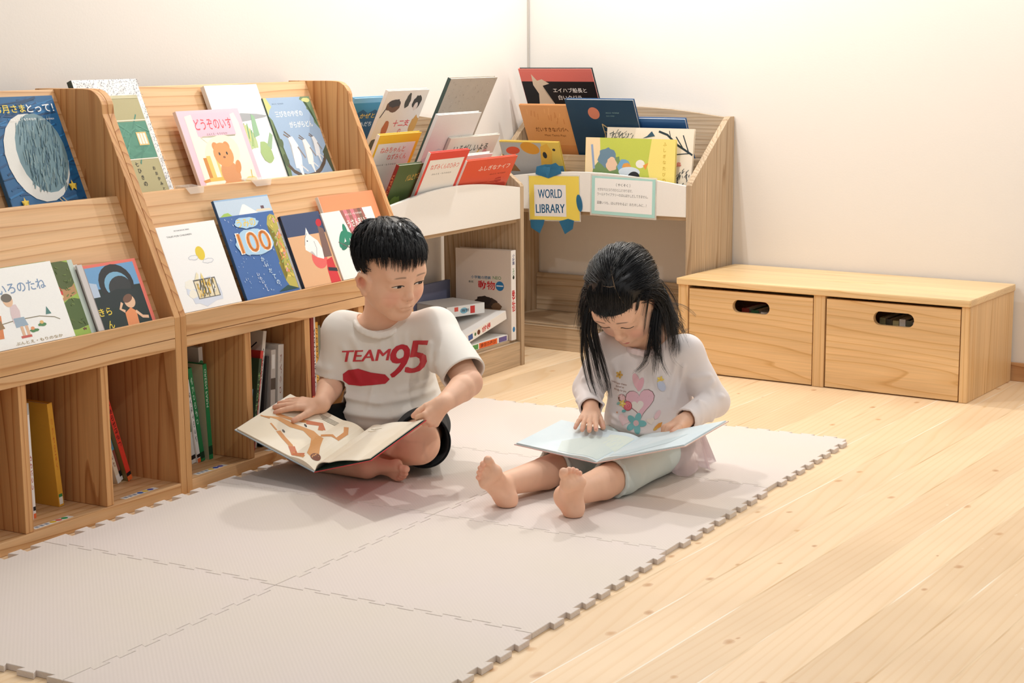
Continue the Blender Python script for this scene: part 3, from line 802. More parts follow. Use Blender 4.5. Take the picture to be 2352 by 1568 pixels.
um = [('r', 0, 0, 1, 0.83, (64, 108, 172)), ('r', 0, 0.83, 1, 0.985, (198, 216, 232)), ('p', [(0.36, 0.83), (0.48, 0.93), (0.52, 0.93), (0.72, 0.83)], (248, 248, 246)), ('p', [(0.02, 0.83), (0.10, 0.86), (0.18, 0.865), (0.24, 0.83)], (166, 200, 92)), ('p', [(0.68, 0.845), (0.72, 0.865), (0.96, 0.86), (0.98, 0.84)], (238, 220, 190)), ('r', 0.80, 0.865, 0.86, 0.895, (110, 80, 90)),
      ('p', [(0.99, 0.02), (0.86, 0.02), (0.80, 0.12), (0.90, 0.2), (0.78, 0.30), (0.92, 0.4), (0.84, 0.5), (0.90, 0.6), (0.80, 0.7), (0.86, 0.78), (0.92, 0.80), (1.0, 0.78)], (190, 178, 84))]
um += strokes(41, 60, 0.86, 0.1, 0.99, 0.78, [(232, 150, 90), (214, 196, 90), (150, 170, 90), (220, 170, 170), (238, 210, 110)], 0.06, 0.022, 0.9, 1.2)
um += [('p', [(0.60, 0.02), (0.99, 0.02), (0.80, 0.07)], (32, 74, 74))]
um += strokes(42, 60, 0.04, 0.03, 0.78, 0.80, [(226, 238, 246), (170, 206, 232)], 0.02, 0.006, -1.1, 0.5)
um += [blot(0.43, 0.745, 0.22, 0.055, (178, 214, 238), 2, 22, 0.1), ('t', 'うみの', 0.43, 0.745, 0.10, 0, 0.34, (240, 206, 84)), blot(0.47, 0.545, 0.34, 0.135, (178, 214, 238), 3, 26, 0.08), ('t', '100', 0.47, 0.548, 0.27, 0.0, 0.60, (255, 255, 250)), ('t', '100', 0.47, 0.548, 0.245, 0, 0.57, (240, 158, 82))]
for k, ch in enumerate('かいだての'):
    um.append(('t', ch, 0.50+0.035*k, 0.365-0.062*k, 0.055, -0.2, None, (214, 236, 246)))
for k, ch in enumerate('いわいとしお'[:5]):
    um.append(('t', ch, 0.33+0.02*k, 0.225-0.04*k, 0.04, -0.2, None, (236, 244, 250)))
shelf_book('blue sea picture book with a large orange 100', 'L', 0.004, 1.389, 1.614, 0.270, 0.004, 0.008, (150, 186, 220), um, spine_col=(40, 84, 130))
shelf_book('white book with black spine lettering wedged behind the horse book', 'L', -0.0045, 1.45, 1.633, 0.192, 0.004, 0.006, (246, 245, 242), [('t', 'のいえ', 0.93, 0.72, 0.09, -1.57, 0.3, K_), ('r', 0.88, 0.52, 0.95, 0.53, (120, 120, 120))])
ho = [('r', 0, 0, 1, 0.70, (228, 180, 136)), ('r', 0, 0.70, 1, 1, (56, 74, 112)), ('e', 0.62, 0.36, 0.20, 0.17, 0.3, (232, 104, 98)),
      ('p', [(0.34, 0.50), (0.42, 0.46), (0.50, 0.47), (0.56, 0.38), (0.72, 0.34), (0.80, 0.42), (0.72, 0.60), (0.62, 0.66), (0.56, 0.70), (0.53, 0.80), (0.49, 0.74), (0.42, 0.66), (0.36, 0.56)], (247, 245, 242)), ('l', [(0.36, 0.56), (0.42, 0.66), (0.50, 0.72)], 0.008, (60, 60, 64)), ('e', 0.455, 0.615, 0.015, 0.012, 0, (40, 44, 60)), ('l', [(0.56, 0.38), (0.63, 0.5), (0.62, 0.6)], 0.007, (70, 70, 74)),
      ('p', [(0.70, 0.0), (0.96, 0.0), (0.94, 0.35), (0.78, 0.32), (0.72, 0.2)], (214, 52, 60)), ('p', [(0.74, 0.17), (0.97, 0.14), (0.97, 0.19), (0.75, 0.22)], (40, 40, 56)), ('p', [(0.74, 0.36), (0.95, 0.36), (0.97, 0.75), (0.84, 0.80), (0.80, 0.6)], (126, 96, 90)), ('e', 0.90, 0.84, 0.08, 0.06, 0.4, (200, 30, 50))]
shelf_book('picture book with a white horse and navy blue top band', 'L', 0.006, 1.634, 1.8085, 0.204, 0.004, 0.010, (214, 170, 130), ho, spine_col=(26, 34, 52))
shelf_book('orange picture book standing behind the father and leaf book', 'L', -0.004, 1.843, 2.112, 0.246, 0.004, 0.011, (240, 150, 104), [('r', 0.02, 0.0, 0.98, 0.985, (243, 152, 104))], spine_col=(240, 236, 230))
to = [('p', [(0.36, 1.0), (0.80, 1.0), (0.86, 0.62), (0.44, 0.62)], (170, 106, 96)), ('p', [(0.42, 1.0), (0.49, 1.0), (0.53, 0.62), (0.47, 0.62)], (222, 130, 140)), ('p', [(0.56, 1.0), (0.63, 1.0), (0.66, 0.62), (0.60, 0.62)], (222, 130, 140)), ('p', [(0.70, 1.0), (0.76, 1.0), (0.79, 0.62), (0.73, 0.62)], (130, 96, 80)),
      ('t', 'とうさん', 0.50, 0.79, 0.09, 0.08, 0.30, W_), ('t', 'まいご', 0.76, 0.82, 0.09, 0.08, 0.22, W_), small(0.60, 0.93, 0.34, W_, 0.025),
      ('l', [(0.40, 0.16), (0.36, 0.44)], 0.016, (120, 108, 96)), ('e', 0.22, 0.58, 0.12, 0.045, 0.9, (36, 138, 108)), ('e', 0.33, 0.64, 0.13, 0.045, 1.5, (36, 138, 108)), ('e', 0.44, 0.57, 0.12, 0.045, 2.4, (36, 138, 108)), ('e', 0.24, 0.48, 0.09, 0.035, 0.4, (36, 120, 96)), ('e', 0.46, 0.48, 0.09, 0.035, 2.8, (36, 120, 96)),
      ('r', 0.54, 0.62, 0.78, 0.66, (92, 78, 74)), ('p', [(0.57, 0.66), (0.59, 0.74), (0.73, 0.74), (0.75, 0.66)], (84, 72, 70)), ('e', 0.56, 0.40, 0.13, 0.10, 0, (236, 232, 226)), ('l', [(0.14, 0.55), (0.75, 0.18)], 0.012, (110, 100, 96))]
shelf_book('white picture book with green leaves and striped curtain behind the boy', 'L', 0.010, 1.811, 2.06, 0.195, 0.004, 0.011, (246, 245, 240), to, spine_col=(238, 230, 224))

# forward leaning books in the low shelves ---------------------------
S26, C26 = math.sin(math.radians(26)), math.cos(math.radians(26))
def lean_a(label, x, z, y0, y1, vis, hid, T, cover, ops=(), **k):
    up = Vector((S26, 0, C26))
    o = Vector((x, y0, z))-up*hid
    return book(label, frame(o, (0, 1, 0), up), y1-y0, vis+hid, T, cover, ops, group=BOOKS, **k)
def lean_w(label, t, z, s0, s1, vis, hid, T, cover, ops=(), ang=26, **k):
    a = math.radians(ang)
    e2v = Vector((-math.sin(TH), -math.cos(TH), 0)); e1v = Vector((math.cos(TH), -math.sin(TH), 0))
    up = e2v*math.sin(a)+Vector((0, 0, math.cos(a)))
    p = wall_frame(s0, t, z)
    return book(label, frame(p-up*hid, e1v, up), s1-s0, vis+hid, T, cover, ops, group=BOOKS, **k)
RED = (226, 78, 66)
lean_a('white picture book with red frame at the front of the left low shelf', -0.805, 0.63, 2.372, 2.605, 0.157, 0.10, 0.010, RED, [('r', 0.055, 0.0, 0.93, 0.90, (240, 237, 231)), ('t', 'ねずみくんのひみつ', 0.50, 0.80, 0.085, 0, 0.72, (220, 110, 96)), small(0.48, 0.70, 0.5, (90, 90, 90), 0.025)], spine_col=(226, 222, 216))
lean_a('red picture book with white dotted title on the left low shelf', -0.805, 0.63, 2.620, 2.948, 0.113, 0.09, 0.010, (228, 92, 62), [('t', 'ふしぎなナイフ', 0.60, 0.83, 0.055, 0, 0.62, (246, 226, 214)), small(0.72, 0.70, 0.32, (120, 40, 40), 0.016), ('p', [(0.03, 0.44), (0.3, 0.5), (0.9, 0.52), (0.97, 0.5), (0.97, 0.44)], (206, 66, 46)), blot(0.78, 0.58, 0.07, 0.05, (190, 60, 46), 4)]+strokes(66, 40, 0.05, 0.1, 0.95, 0.6, [(206, 70, 46), (238, 112, 80)], 0.3, 0.006, 0.03, 0.05), spine_col=(236, 228, 220))
lean_a('dark green picture book with a maroon spine on the left low shelf', -0.822, 0.63, 2.245, 2.385, 0.122, 0.10, 0.012, (74, 96, 52), [('t', 'バムとケロ', 0.72, 0.80, 0.16, 0.1, 0.5, (226, 180, 90)), ('p', [(0.5, 0.0), (1, 0), (1, 0.5), (0.62, 0.4)], (198, 160, 150)), blot(0.35, 0.30, 0.26, 0.22, (120, 146, 72), 3), ('p', [(0, 0), (0.5, 0), (0.3, 0.3), (0, 0.4)], (52, 96, 42))], spine_col=(142, 44, 44), spine_ops=[('t', 'バムとケロ', 0.35, 0.5, 0.035, 0, 0.4, (236, 170, 110))])
lean_a('white picture book with a yellow frame on the left low shelf', -0.885, 0.69, 2.214, 2.446, 0.157, 0.075, 0.011, (240, 192, 52), [('r', 0.045, 0.0, 0.93, 0.87, (232, 228, 224)), ('t', 'ねみちゃんと', 0.44, 0.77, 0.09, 0, 0.58, (222, 110, 96)), ('t', 'ねずみくん', 0.60, 0.66, 0.09, 0, 0.46, (222, 110, 96)), small(0.40, 0.55, 0.5, (90, 90, 90), 0.025)], spine_col=(240, 238, 232))
lean_a('pale blue white picture book with small title in the low shelf', -0.885, 0.69, 2.508, 2.772, 0.213, 0.075, 0.012, (228, 228, 228), [('p', [(0, 0), (1, 0), (1, 0.55), (0.6, 0.5), (0.3, 0.58), (0, 0.45)], (206, 212, 220)), blot(0.35, 0.30, 0.2, 0.12, (196, 204, 220), 4), ('t', 'スイミー', 0.70, 0.68, 0.08, 0, 0.34, (90, 100, 110)), ('e', 0.16, 0.25, 0.07, 0.14, 0.3, (236, 224, 214))])
lean_a('cream picture book with black brush title in the low shelf', -0.872, 0.69, 2.622, 2.936, 0.125, 0.07, 0.010, (230, 226, 216), [('t', 'いそがしいよる', 0.48, 0.79, 0.085, 0, 0.70, (40, 60, 60)), ('e', 0.66, 0.70, 0.03, 0.012, 0.9, (232, 200, 90)), ('e', 0.80, 0.66, 0.05, 0.05, 0, (206, 160, 160))], spine_col=(226, 222, 212))
lean_a('plain white book tilted behind the red dotted book', -0.842, 0.63, 2.66, 2.832, 0.128, 0.09, 0.014, (246, 244, 240), [], spine_col=(240, 238, 234))
lean_a('white picture book with animals and red title on the left low shelf', -0.95, 0.80, 2.349, 2.583, 0.178, 0.11, 0.012, (232, 228, 222), [('t', '十二支', 0.60, 0.60, 0.10, 0, 0.40, (214, 62, 70)), ('t', 'の', 0.62, 0.50, 0.07, 0, None, (206, 70, 70)), ('t', 'はじまり', 0.68, 0.40, 0.07, 0, 0.36, (60, 90, 110)),
       blot(0.25, 0.82, 0.17, 0.075, (110, 84, 70), 3), ('l', [(0.10, 0.80), (0.02, 0.68)], 0.02, (60, 60, 64)), blot(0.26, 0.85, 0.14, 0.05, (66, 66, 70), 4), blot(0.56, 0.87, 0.06, 0.09, (70, 72, 70), 6), blot(0.80, 0.85, 0.10, 0.09, (56, 58, 58), 7), blot(0.80, 0.80, 0.05, 0.05, (226, 214, 206), 9), blot(0.24, 0.55, 0.08, 0.09, (186, 112, 74), 8), blot(0.92, 0.56, 0.09, 0.12, (206, 160, 90), 10), blot(0.30, 0.40, 0.07, 0.06, (214, 90, 80), 12), blot(0.10, 0.36, 0.09, 0.07, (90, 96, 90), 13)])
lean_a('large grey speckled picture book with a dark spine', -0.95, 0.80, 2.690, 2.990, 0.213, 0.11, 0.013, (186, 176, 166), [('e', 0.62, 0.40, 0.14, 0.20, 0, (206, 198, 186)), ('t', 'よ', 0.62, 0.48, 0.06, 0, None, (110, 104, 98)), ('t', 'る', 0.62, 0.38, 0.06, 0, None, (110, 104, 98)), ('t', '山', 0.62, 0.28, 0.06, 0, None, (110, 104, 98))]+strokes(77, 150, 0.04, 0.3, 0.98, 0.98, [(160, 150, 140), (206, 198, 190)], 0.02, 0.006, 1.0, 1.5), spine_col=(58, 76, 72))
lean_a('blue picture book with yellow lettering behind the cedar shelf end', -1.0, 0.85, 2.290, 2.455, 0.098, 0.11, 0.012, (120, 180, 216), [('r', 0, 0, 1, 0.92, (64, 140, 176)), ('p', [(0, 0), (1, 0), (1, 0.75), (0.8, 0.80), (0.6, 0.74), (0.4, 0.81), (0.2, 0.74), (0, 0.78)], (30, 88, 124)), ('t', 'かぜと', 0.62, 0.70, 0.10, 0, 0.5, (240, 200, 70)), ('t', 'ともだち', 0.6, 0.56, 0.10, 0, 0.5, (226, 238, 244))])
# world library shelf
ni = [('r', 0, 0, 1, 1, (196, 206, 88)), ('p', [(0, 0), (0.2, 0), (0.16, 1), (0, 1)], (246, 220, 176)), ('p', [(0.80, 0), (1, 0), (1, 1), (0.74, 1), (0.70, 0.6)], (246, 226, 130)), blot(0.28, 0.45, 0.18, 0.30, (122, 150, 96), 4), blot(0.24, 0.72, 0.10, 0.14, (110, 140, 160), 5), blot(0.30, 0.62, 0.06, 0.10, (236, 200, 170), 6), blot(0.44, 0.60, 0.08, 0.10, (120, 170, 206), 8), blot(0.47, 0.60, 0.05, 0.05, (226, 160, 80), 9), blot(0.34, 0.30, 0.12, 0.14, (190, 140, 110), 10), ('e', 0.50, 0.52, 0.12, 0.05, 0.0, (214, 226, 236)), ('e', 0.55, 0.44, 0.07, 0.06, 0.3, (40, 44, 52)), ('e', 0.62, 0.64, 0.05, 0.04, 0, (240, 236, 226)), ('p', [(0.65, 0.62), (0.71, 0.66), (0.68, 0.56)], (236, 150, 70)), ('l', [(0.07, 0.9), (0.10, 0.55)], 0.025, (150, 170, 200)), blot(0.52, 0.28, 0.12, 0.06, (170, 120, 100), 14)]
for k, ch in enumerate('ふしぎなたびのはなし'):
    ni.append(('t', ch, 0.885, 0.93-0.085*k, 0.034, 0, None, (206, 170, 60)))
lean_w('yellow green picture book with a goose ride, front of world library shelf', 0.285, 0.63, 0.428, 0.79, 0.145, 0.10, 0.011, (240, 222, 130), ni, ang=-3)
tr = [('l', [(1.0, 0.68), (0.82, 0.80), (0.70, 0.92), (0.6, 0.96)], 0.022, (40, 56, 64)), ('l', [(0.88, 0.77), (0.80, 0.90)], 0.012, (40, 56, 64)), ('l', [(0.80, 0.82), (0.66, 0.85)], 0.010, (40, 56, 64)), ('l', [(0.95, 0.72), (0.88, 0.92)], 0.012, (40, 56, 64)), ('l', [(0.74, 0.88), (0.72, 0.97)], 0.008, (40, 56, 64)), ('l', [(0.97, 0.70), (0.80, 0.68)], 0.010, (40, 56, 64))]
tr += strokes(90, 30, 0.03, 0.86, 0.3, 0.95, [(70, 80, 80), (90, 100, 96)], 0.06, 0.006, 1.0, 0.6)+[('p', [(0.42, 0.87), (0.56, 0.90), (0.52, 0.96), (0.47, 0.90)], (52, 84, 104)), ('t', '雑鳥', 0.82, 0.56, 0.05, 0, 0.12, (214, 110, 96))]+strokes(91, 24, 0.84, 0.30, 0.98, 0.5, [(70, 80, 80), (90, 90, 90)], 0.06, 0.007, 1.2, 0.6)
lean_w('cream picture book with bare black branches in world library shelf', 0.262, 0.63, 0.495, 0.842, 0.182, 0.10, 0.010, (238, 226, 206), tr, ang=-7)
lean_w('blue book edge showing above the bare branches book', 0.17, 0.73, 0.585, 0.795, 0.124, 0.055, 0.014, (50, 100, 156), [('r', 0, 0, 1, 0.93, (36, 84, 138))])
lean_w('tan orange picture book with brown title in world library shelf', 0.172, 0.73, 0.120, 0.327, 0.172, 0.055, 0.010, (222, 160, 104), [('t', 'だいすきなパパへ', 0.56, 0.56, 0.085, 0.0, 0.68, (110, 60, 30)), ('t', 'Maxi Tamo Papi', 0.60, 0.45, 0.05, 0, 0.44, (110, 60, 30)), ('r', 0.0, 0.0, 1.0, 0.28, (214, 146, 88))]+strokes(95, 16, 0.1, 0.7, 0.9, 0.95, [(212, 146, 92), (230, 172, 116)], 0.12, 0.02, 1.4, 0.2))
lean_w('dark blue picture book with an orange sun in world library shelf', 0.187, 0.73, 0.335, 0.615, 0.196, 0.055, 0.014, (22, 62, 92), [('e', 0.385, 0.79, 0.085, 0.085, 0, (206, 128, 104)), ('l', [(0.47, 0.62), (0.55, 0.55), (0.60, 0.40), (0.58, 0.3)], 0.014, (206, 180, 130)), ('l', [(0.47, 0.62), (0.48, 0.45), (0.44, 0.3)], 0.012, (206, 180, 130)), ('l', [(0.48, 0.50), (0.58, 0.47)], 0.010, (206, 180, 130)), ('l', [(0.46, 0.38), (0.60, 0.37)], 0.010, (206, 180, 130)), ('e', 0.45, 0.30, 0.04, 0.03, 0, (190, 110, 60)), small(0.66, 0.80, 0.2, (150, 190, 190), 0.018), small(0.62, 0.75, 0.12, (150, 190, 190), 0.016)], back=(40, 90, 140))
lean_w('black and pink picture book with a pale whale tail, tallest in corner', 0.106, 0.88, 0.067, 0.382, 0.148, 0.15, 0.012, (226, 120, 110), [('r', 0, 0, 1, 0.83, (20, 22, 28)), ('r', 0, 0.83, 1, 0.96, (226, 118, 108)), ('p', [(0.16, 0.45), (0.20, 0.66), (0.15, 0.78), (0.16, 0.93), (0.22, 0.84), (0.29, 0.86), (0.38, 0.80), (0.28, 0.77), (0.30, 0.68), (0.42, 0.45)], (222, 206, 184)), ('t', 'エイハブ船長と', 0.64, 0.71, 0.062, 0, 0.46, W_), ('t', '白いクジラ', 0.62, 0.61, 0.062, 0, 0.32, W_)], back=(40, 60, 64))
lean_w('grey and yellow picture book behind the world library sign', 0.262, 0.63, 0.076, 0.332, 0.135, 0.05, 0.010, (226, 196, 90), [('r', 0, 0, 0.70, 0.975, (176, 176, 176)), ('e', 0.20, 0.80, 0.12, 0.06, 0.1, (214, 84, 54)), ('e', 0.50, 0.86, 0.16, 0.09, -0.2, (214, 150, 50)), ('p', [(0.62, 0.40), (0.68, 0.9), (0.80, 0.97), (0.86, 0.8), (0.80, 0.4)], (226, 178, 70)), ('e', 0.73, 0.72, 0.035, 0.05, 0, (40, 44, 46)), ('p', [(0.0, 0.35), (0.25, 0.35), (0.12, 0.62), (0, 0.72)], (150, 110, 70)), ('e', 0.90, 0.84, 0.025, 0.02, 0, (60, 56, 50)), ('r', 0.70, 0.3, 1, 0.5, (96, 150, 180))], ang=22)

# signs on the white lip ---------------------------------------------
def sign(name, label, s0, s1, z0, z1, t, paper, ops, margin=0.006, rotd=0.0, cat='sign'):
    e1v = Vector((math.cos(TH), -math.sin(TH), 0))
    R = Matrix.Rotation(math.radians(rotd), 3, Vector((-math.sin(TH), -math.cos(TH), 0)))
    r = empty(name, label=label, cat=cat)
    r.matrix_world = frame(wall_frame(s0, t, z0), R @ e1v, R @ Vector((0, 0, 1)))
    W, H = s1-s0, z1-z0
    bm = bmesh.new()
    add_box(bm, 0, W, 0, 0.0008, 0, H)
    mats = [paper]
    artwork(bm, mats, ops, W, H, lambda u, v, h: (u, -h, v))
    from_bm('paper_sheet', bm, mats, r)
    bm = bmesh.new()
    add_box(bm, -margin, W+margin, 0.0009, 0.0014, -margin, H+margin)
    from_bm('laminate', bm, M_CLEAR, r)
    return r
BL = (70, 146, 190)
wsn = sign('paper_sign', 'yellow laminated sign reading WORLD LIBRARY', 0.212, 0.425, 0.474, 0.632, 0.3165, plain((240, 214, 92)), [
    ('r', 0.10, 0.08, 0.74, 0.80, (238, 234, 232)), ('t', 'WORLD', 0.42, 0.60, 0.15, 0.02, 0.48, (48, 112, 156)), ('t', 'LIBRARY', 0.42, 0.26, 0.15, 0.02, 0.58, (48, 112, 156))], 0.004, 1.5)
def blob(name, pts, n=24, th=0.0012, y=-0.0010):
    bm = bmesh.new()
    f = bm.faces.new([bm.verts.new((u, y, v)) for u, v in pts])
    bmesh.ops.solidify(bm, geom=[f], thickness=th)
    return from_bm(name, bm, plain(BL), wsn)
def ov(cx, cy, rx, ry, rot=0.0):
    return [(cx+rot2(rx*math.cos(i*math.pi/12), ry*math.sin(i*math.pi/12), rot)[0], cy+rot2(rx*math.cos(i*math.pi/12), ry*math.sin(i*math.pi/12), rot)[1]) for i in range(24)]
blob('blue_head', [(0.03, 0.165), (0.085, 0.150), (0.14, 0.168), (0.138, 0.19), (0.118, 0.206), (0.098, 0.2), (0.07, 0.2), (0.035, 0.192)])
blob('blue_hand', ov(0.214, 0.063, 0.012, 0.031, 0.15))
blob('blue_foot', [(0.002, -0.002), (0.004, -0.03), (0.042, -0.05), (0.060, -0.016), (0.064, 0.0)])
blob('blue_foot', [(0.126, -0.004), (0.150, -0.05), (0.184, -0.03), (0.190, 0.0), (0.165, 0.006)])
sign('paper_notice', 'white laminated notice with mint border on the white lip', 0.474, 0.731, 0.508, 0.642, 0.3165, plain((176, 222, 214)), [
    ('r', 0.05, 0.085, 0.955, 0.95, (244, 243, 240)), ('t', '〔 やくそく 〕', 0.5, 0.80, 0.045, 0, 0.22, (40, 40, 44)),
    ('t', 'せきをするとなりのひとにぶつかります。', 0.37, 0.66, 0.04, 0, 0.55, (50, 50, 54)), ('t', 'ワールドライブラリーのほんはかしだしできません。', 0.49, 0.535, 0.042, 0, 0.80, (50, 50, 54)), ('t', '図書いつも、ほんがかわるよ！おたのしみに…！', 0.48, 0.31, 0.042, 0, 0.78, (50, 50, 54))], 0.006, -1.0, cat='notice')
# ---------------------------------------------------------------- books standing spine out in the cedar cells
def spine_book(label, y, x, H, T, D, cover, sp=(), lean=0.0, z=0.0315, spine_col=None, back=None, group='spine out books in the cedar cells', back_ops=(), yaw=0.0, name='book'):
    """y: side nearer the viewer's left at the bottom, x: spine; lean in degrees, positive leans towards -y at the top"""
    a = math.radians(lean)
    up = Vector((0, -math.sin(a), math.cos(a)))
    right = Matrix.Rotation(math.radians(yaw), 3, 'Z') @ Vector((-1, 0, 0))
    wid = Vector((0, math.cos(a), math.sin(a)))
    # local y (into the back) is -wid, so the origin sits on the +y side
    o = Vector((x, y, z))+wid*T
    if a > 0:
        pass
    else:
        o.z += math.sin(-a)*T
    return book(label, frame(o, right, up), D, H, T, cover, (), sp, 'L', spine_col, group, name, back, back_ops=back_ops)
def st(t, c, u=0.4, w=0.5, s=0.03):
    return ('t', t, u, 0.5, s, 0, w, c)
def band(u0, u1, c):
    return ('r', u0, 0.0, u1, 1.0, c)
# left unit, second visible cell
for lb, y0, x0, H, T, D, c, sp, ln, bk_ in (
    ('orange topped book leftmost in the yellow book cell', 0.655, -0.745, 0.215, 0.016, 0.16, (226, 206, 198), [band(0, 0.28, (222, 110, 56)), band(0.28, 0.36, (240, 220, 200))], 1, None),
    ('white thin book with red foot at the left of the yellow book', 0.673, -0.752, 0.270, 0.012, 0.16, (238, 233, 228), [band(0, 0.10, (190, 190, 186)), band(0.90, 0.935, K_), band(0.96, 1.0, (232, 110, 60)), st('ももたろう', (180, 70, 60), 0.6, 0.3)], 1, None),
    ('pale book with red and green foot beside the yellow book', 0.688, -0.785, 0.262, 0.014, 0.16, (206, 214, 220), [band(0.0, 0.2, (150, 160, 150)), band(0.83, 0.90, (190, 40, 50)), band(0.90, 0.96, (70, 140, 90)), st('むかしばなし', (80, 80, 90), 0.5, 0.4)], 1, None),
    ('large yellow orange hardcover book in the left unit', 0.778, -0.772, 0.252, 0.016, 0.215, (228, 168, 58), [st('こどものほん', (214, 110, 50), 0.4, 0.5, 0.02), ('r', 0.88, 0.15, 0.98, 0.85, (244, 240, 230)), ('r', 0.88, 0.15, 0.91, 0.85, (60, 140, 80))], 5, None)):
    spine_book(lb, y0, x0, H, T, D, c, sp, ln, back=bk_)
# left unit, third cell: leaning to the left
for lb, y0, x0, H, T, c, sp, ln, bk_ in (
    ('white book with black foot leftmost of the leaning books', 0.975, -0.805, 0.20, 0.012, (236, 232, 228), [band(0.90, 0.94, K_), st('えほん', (190, 60, 60), 0.3, 0.3)], 18, None),
    ('pale grey book leaning in the right cell of the left unit', 0.9895, -0.815, 0.205, 0.014, (214, 206, 204), [], 18, None),
    ('cream book with brown lettering leaning beside the blue book', 1.006, -0.800, 0.225, 0.013, (234, 220, 196), [st('ちいさいおうち', (140, 80, 40), 0.5, 0.6), band(0.9, 1.0, (240, 240, 236))], 18, None),
    ('blue spined book leaning against the red book', 1.0215, -0.810, 0.268, 0.015, (96, 160, 190), [st('うみのそこ', (220, 110, 90), 0.4, 0.5), band(0.68, 0.90, (150, 80, 66)), band(0.9, 0.96, K_), band(0.96, 1.0, (240, 238, 234))], 18, None),
    ('bright red spined book leaning in the left unit', 1.039, -0.795, 0.318, 0.015, (226, 62, 44), [('r', 0.04, 0.1, 0.14, 0.9, (236, 236, 234)), st('ぐるぐるのおはなし', (60, 20, 20), 0.45, 0.5), band(0.93, 0.96, K_), band(0.96, 1.0, (240, 120, 60))], 18, (150, 134, 84))):
    spine_book(lb, y0, x0, H, T, 0.17, c, sp, ln, back=bk_)
# middle unit, first cell
spine_book('dark green patterned book leftmost under the cage book', 1.250, -0.770, 0.222, 0.016, 0.17, (226, 224, 218), [band(0.1, 0.62, (86, 112, 86)), band(0.18, 0.3, (50, 72, 60)), band(0.4, 0.5, (120, 146, 112)), band(0.90, 0.95, K_)], 9)
spine_book('white spined book with orange foot beside green books', 1.2675, -0.765, 0.226, 0.012, 0.17, (240, 240, 236), [st('きんぎょのうた', (90, 90, 90), 0.45, 0.6), band(0.9, 0.94, K_), band(0.95, 1.0, (226, 110, 60))], 9)
spine_book('green book with dark cover, left one of the two', 1.2815, -0.765, 0.255, 0.015, 0.17, (30, 130, 76), [st('みどりのもり', (206, 236, 216), 0.35, 0.5), band(0.90, 0.97, (16, 60, 40))], 9, back=(16, 74, 46))
spine_book('green book with pale cover side, right one of the two', 1.310, -0.762, 0.255, 0.015, 0.19, (30, 134, 78), [st('GREEN FARM', (226, 240, 220), 0.25, 0.4), band(0.86, 0.95, (20, 70, 46))], 3, back=(196, 190, 158), spine_col=(30, 134, 78))
spine_book('grey and white book with black cover panel at the back', 1.334, -0.80, 0.292, 0.016, 0.19, (226, 224, 220), [('e', 0.15, 0.5, 0.03, 0.03, 0, (60, 140, 90))], 1.5, back=(200, 196, 188), back_ops=[('p', [(0.22, 0.1), (1.0, 0.1), (1.0, 0.86), (0.34, 0.86), (0.22, 0.74)], (26, 26, 32))])
# middle unit, second cell: leaning to the right
for lb, y0, x0, H, T, c, sp, ln, bk_ in (
    ('light blue paperback leftmost in the cell behind the open book', 1.410, -0.722, 0.17, 0.008, (190, 206, 214), [band(0.0, 0.3, (120, 160, 190))], -11, None),
    ('dark green book leaning right behind the open book', 1.420, -0.712, 0.250, 0.012, (44, 66, 44), [st('もりのおく', (150, 190, 120), 0.4, 0.5)], -11, (50, 70, 48)),
    ('red spined book leaning right behind the open book', 1.434, -0.720, 0.268, 0.012, (206, 52, 46), [st('あかいぼうし', (250, 220, 200), 0.4, 0.5)], -11, (160, 40, 36)),
    ('tall white book with black line drawing on its cover', 1.459, -0.735, 0.316, 0.014, (226, 222, 212), [st('くろいねこ', (60, 60, 60), 0.3, 0.3)], -10.8, (206, 202, 190)),
    ('black spined book beside the line drawing book', 1.486, -0.728, 0.245, 0.010, (40, 36, 36), [], -8, None),
    ('grey book with white label, left of the rightmost pair', 1.517, -0.724, 0.258, 0.020, (196, 186, 176), [('r', 0.05, 0.2, 0.2, 0.8, (230, 226, 220)), band(0.3, 0.42, (90, 76, 64))], -4, None),
    ('pale patterned book rightmost in the cell behind the open book', 1.5455, -0.722, 0.268, 0.024, (214, 206, 196), [st('どんぐり', (150, 90, 80), 0.3, 0.4), band(0.88, 0.93, (190, 150, 60))], -4, None)):
    ops = []
    if 'line drawing' in lb:
        ops = [('l', [(0.1, 0.9), (0.4, 0.75), (0.7, 0.85)], 0.02, K_), ('l', [(0.3, 0.95), (0.35, 0.7), (0.6, 0.6)], 0.025, K_), ('l', [(0.6, 0.95), (0.55, 0.7), (0.8, 0.5)], 0.02, K_), ('l', [(0.2, 0.6), (0.5, 0.5), (0.85, 0.65)], 0.02, K_)]
    spine_book(lb, y0, x0, H, T, 0.18, c, sp, ln, back=bk_, back_ops=ops)
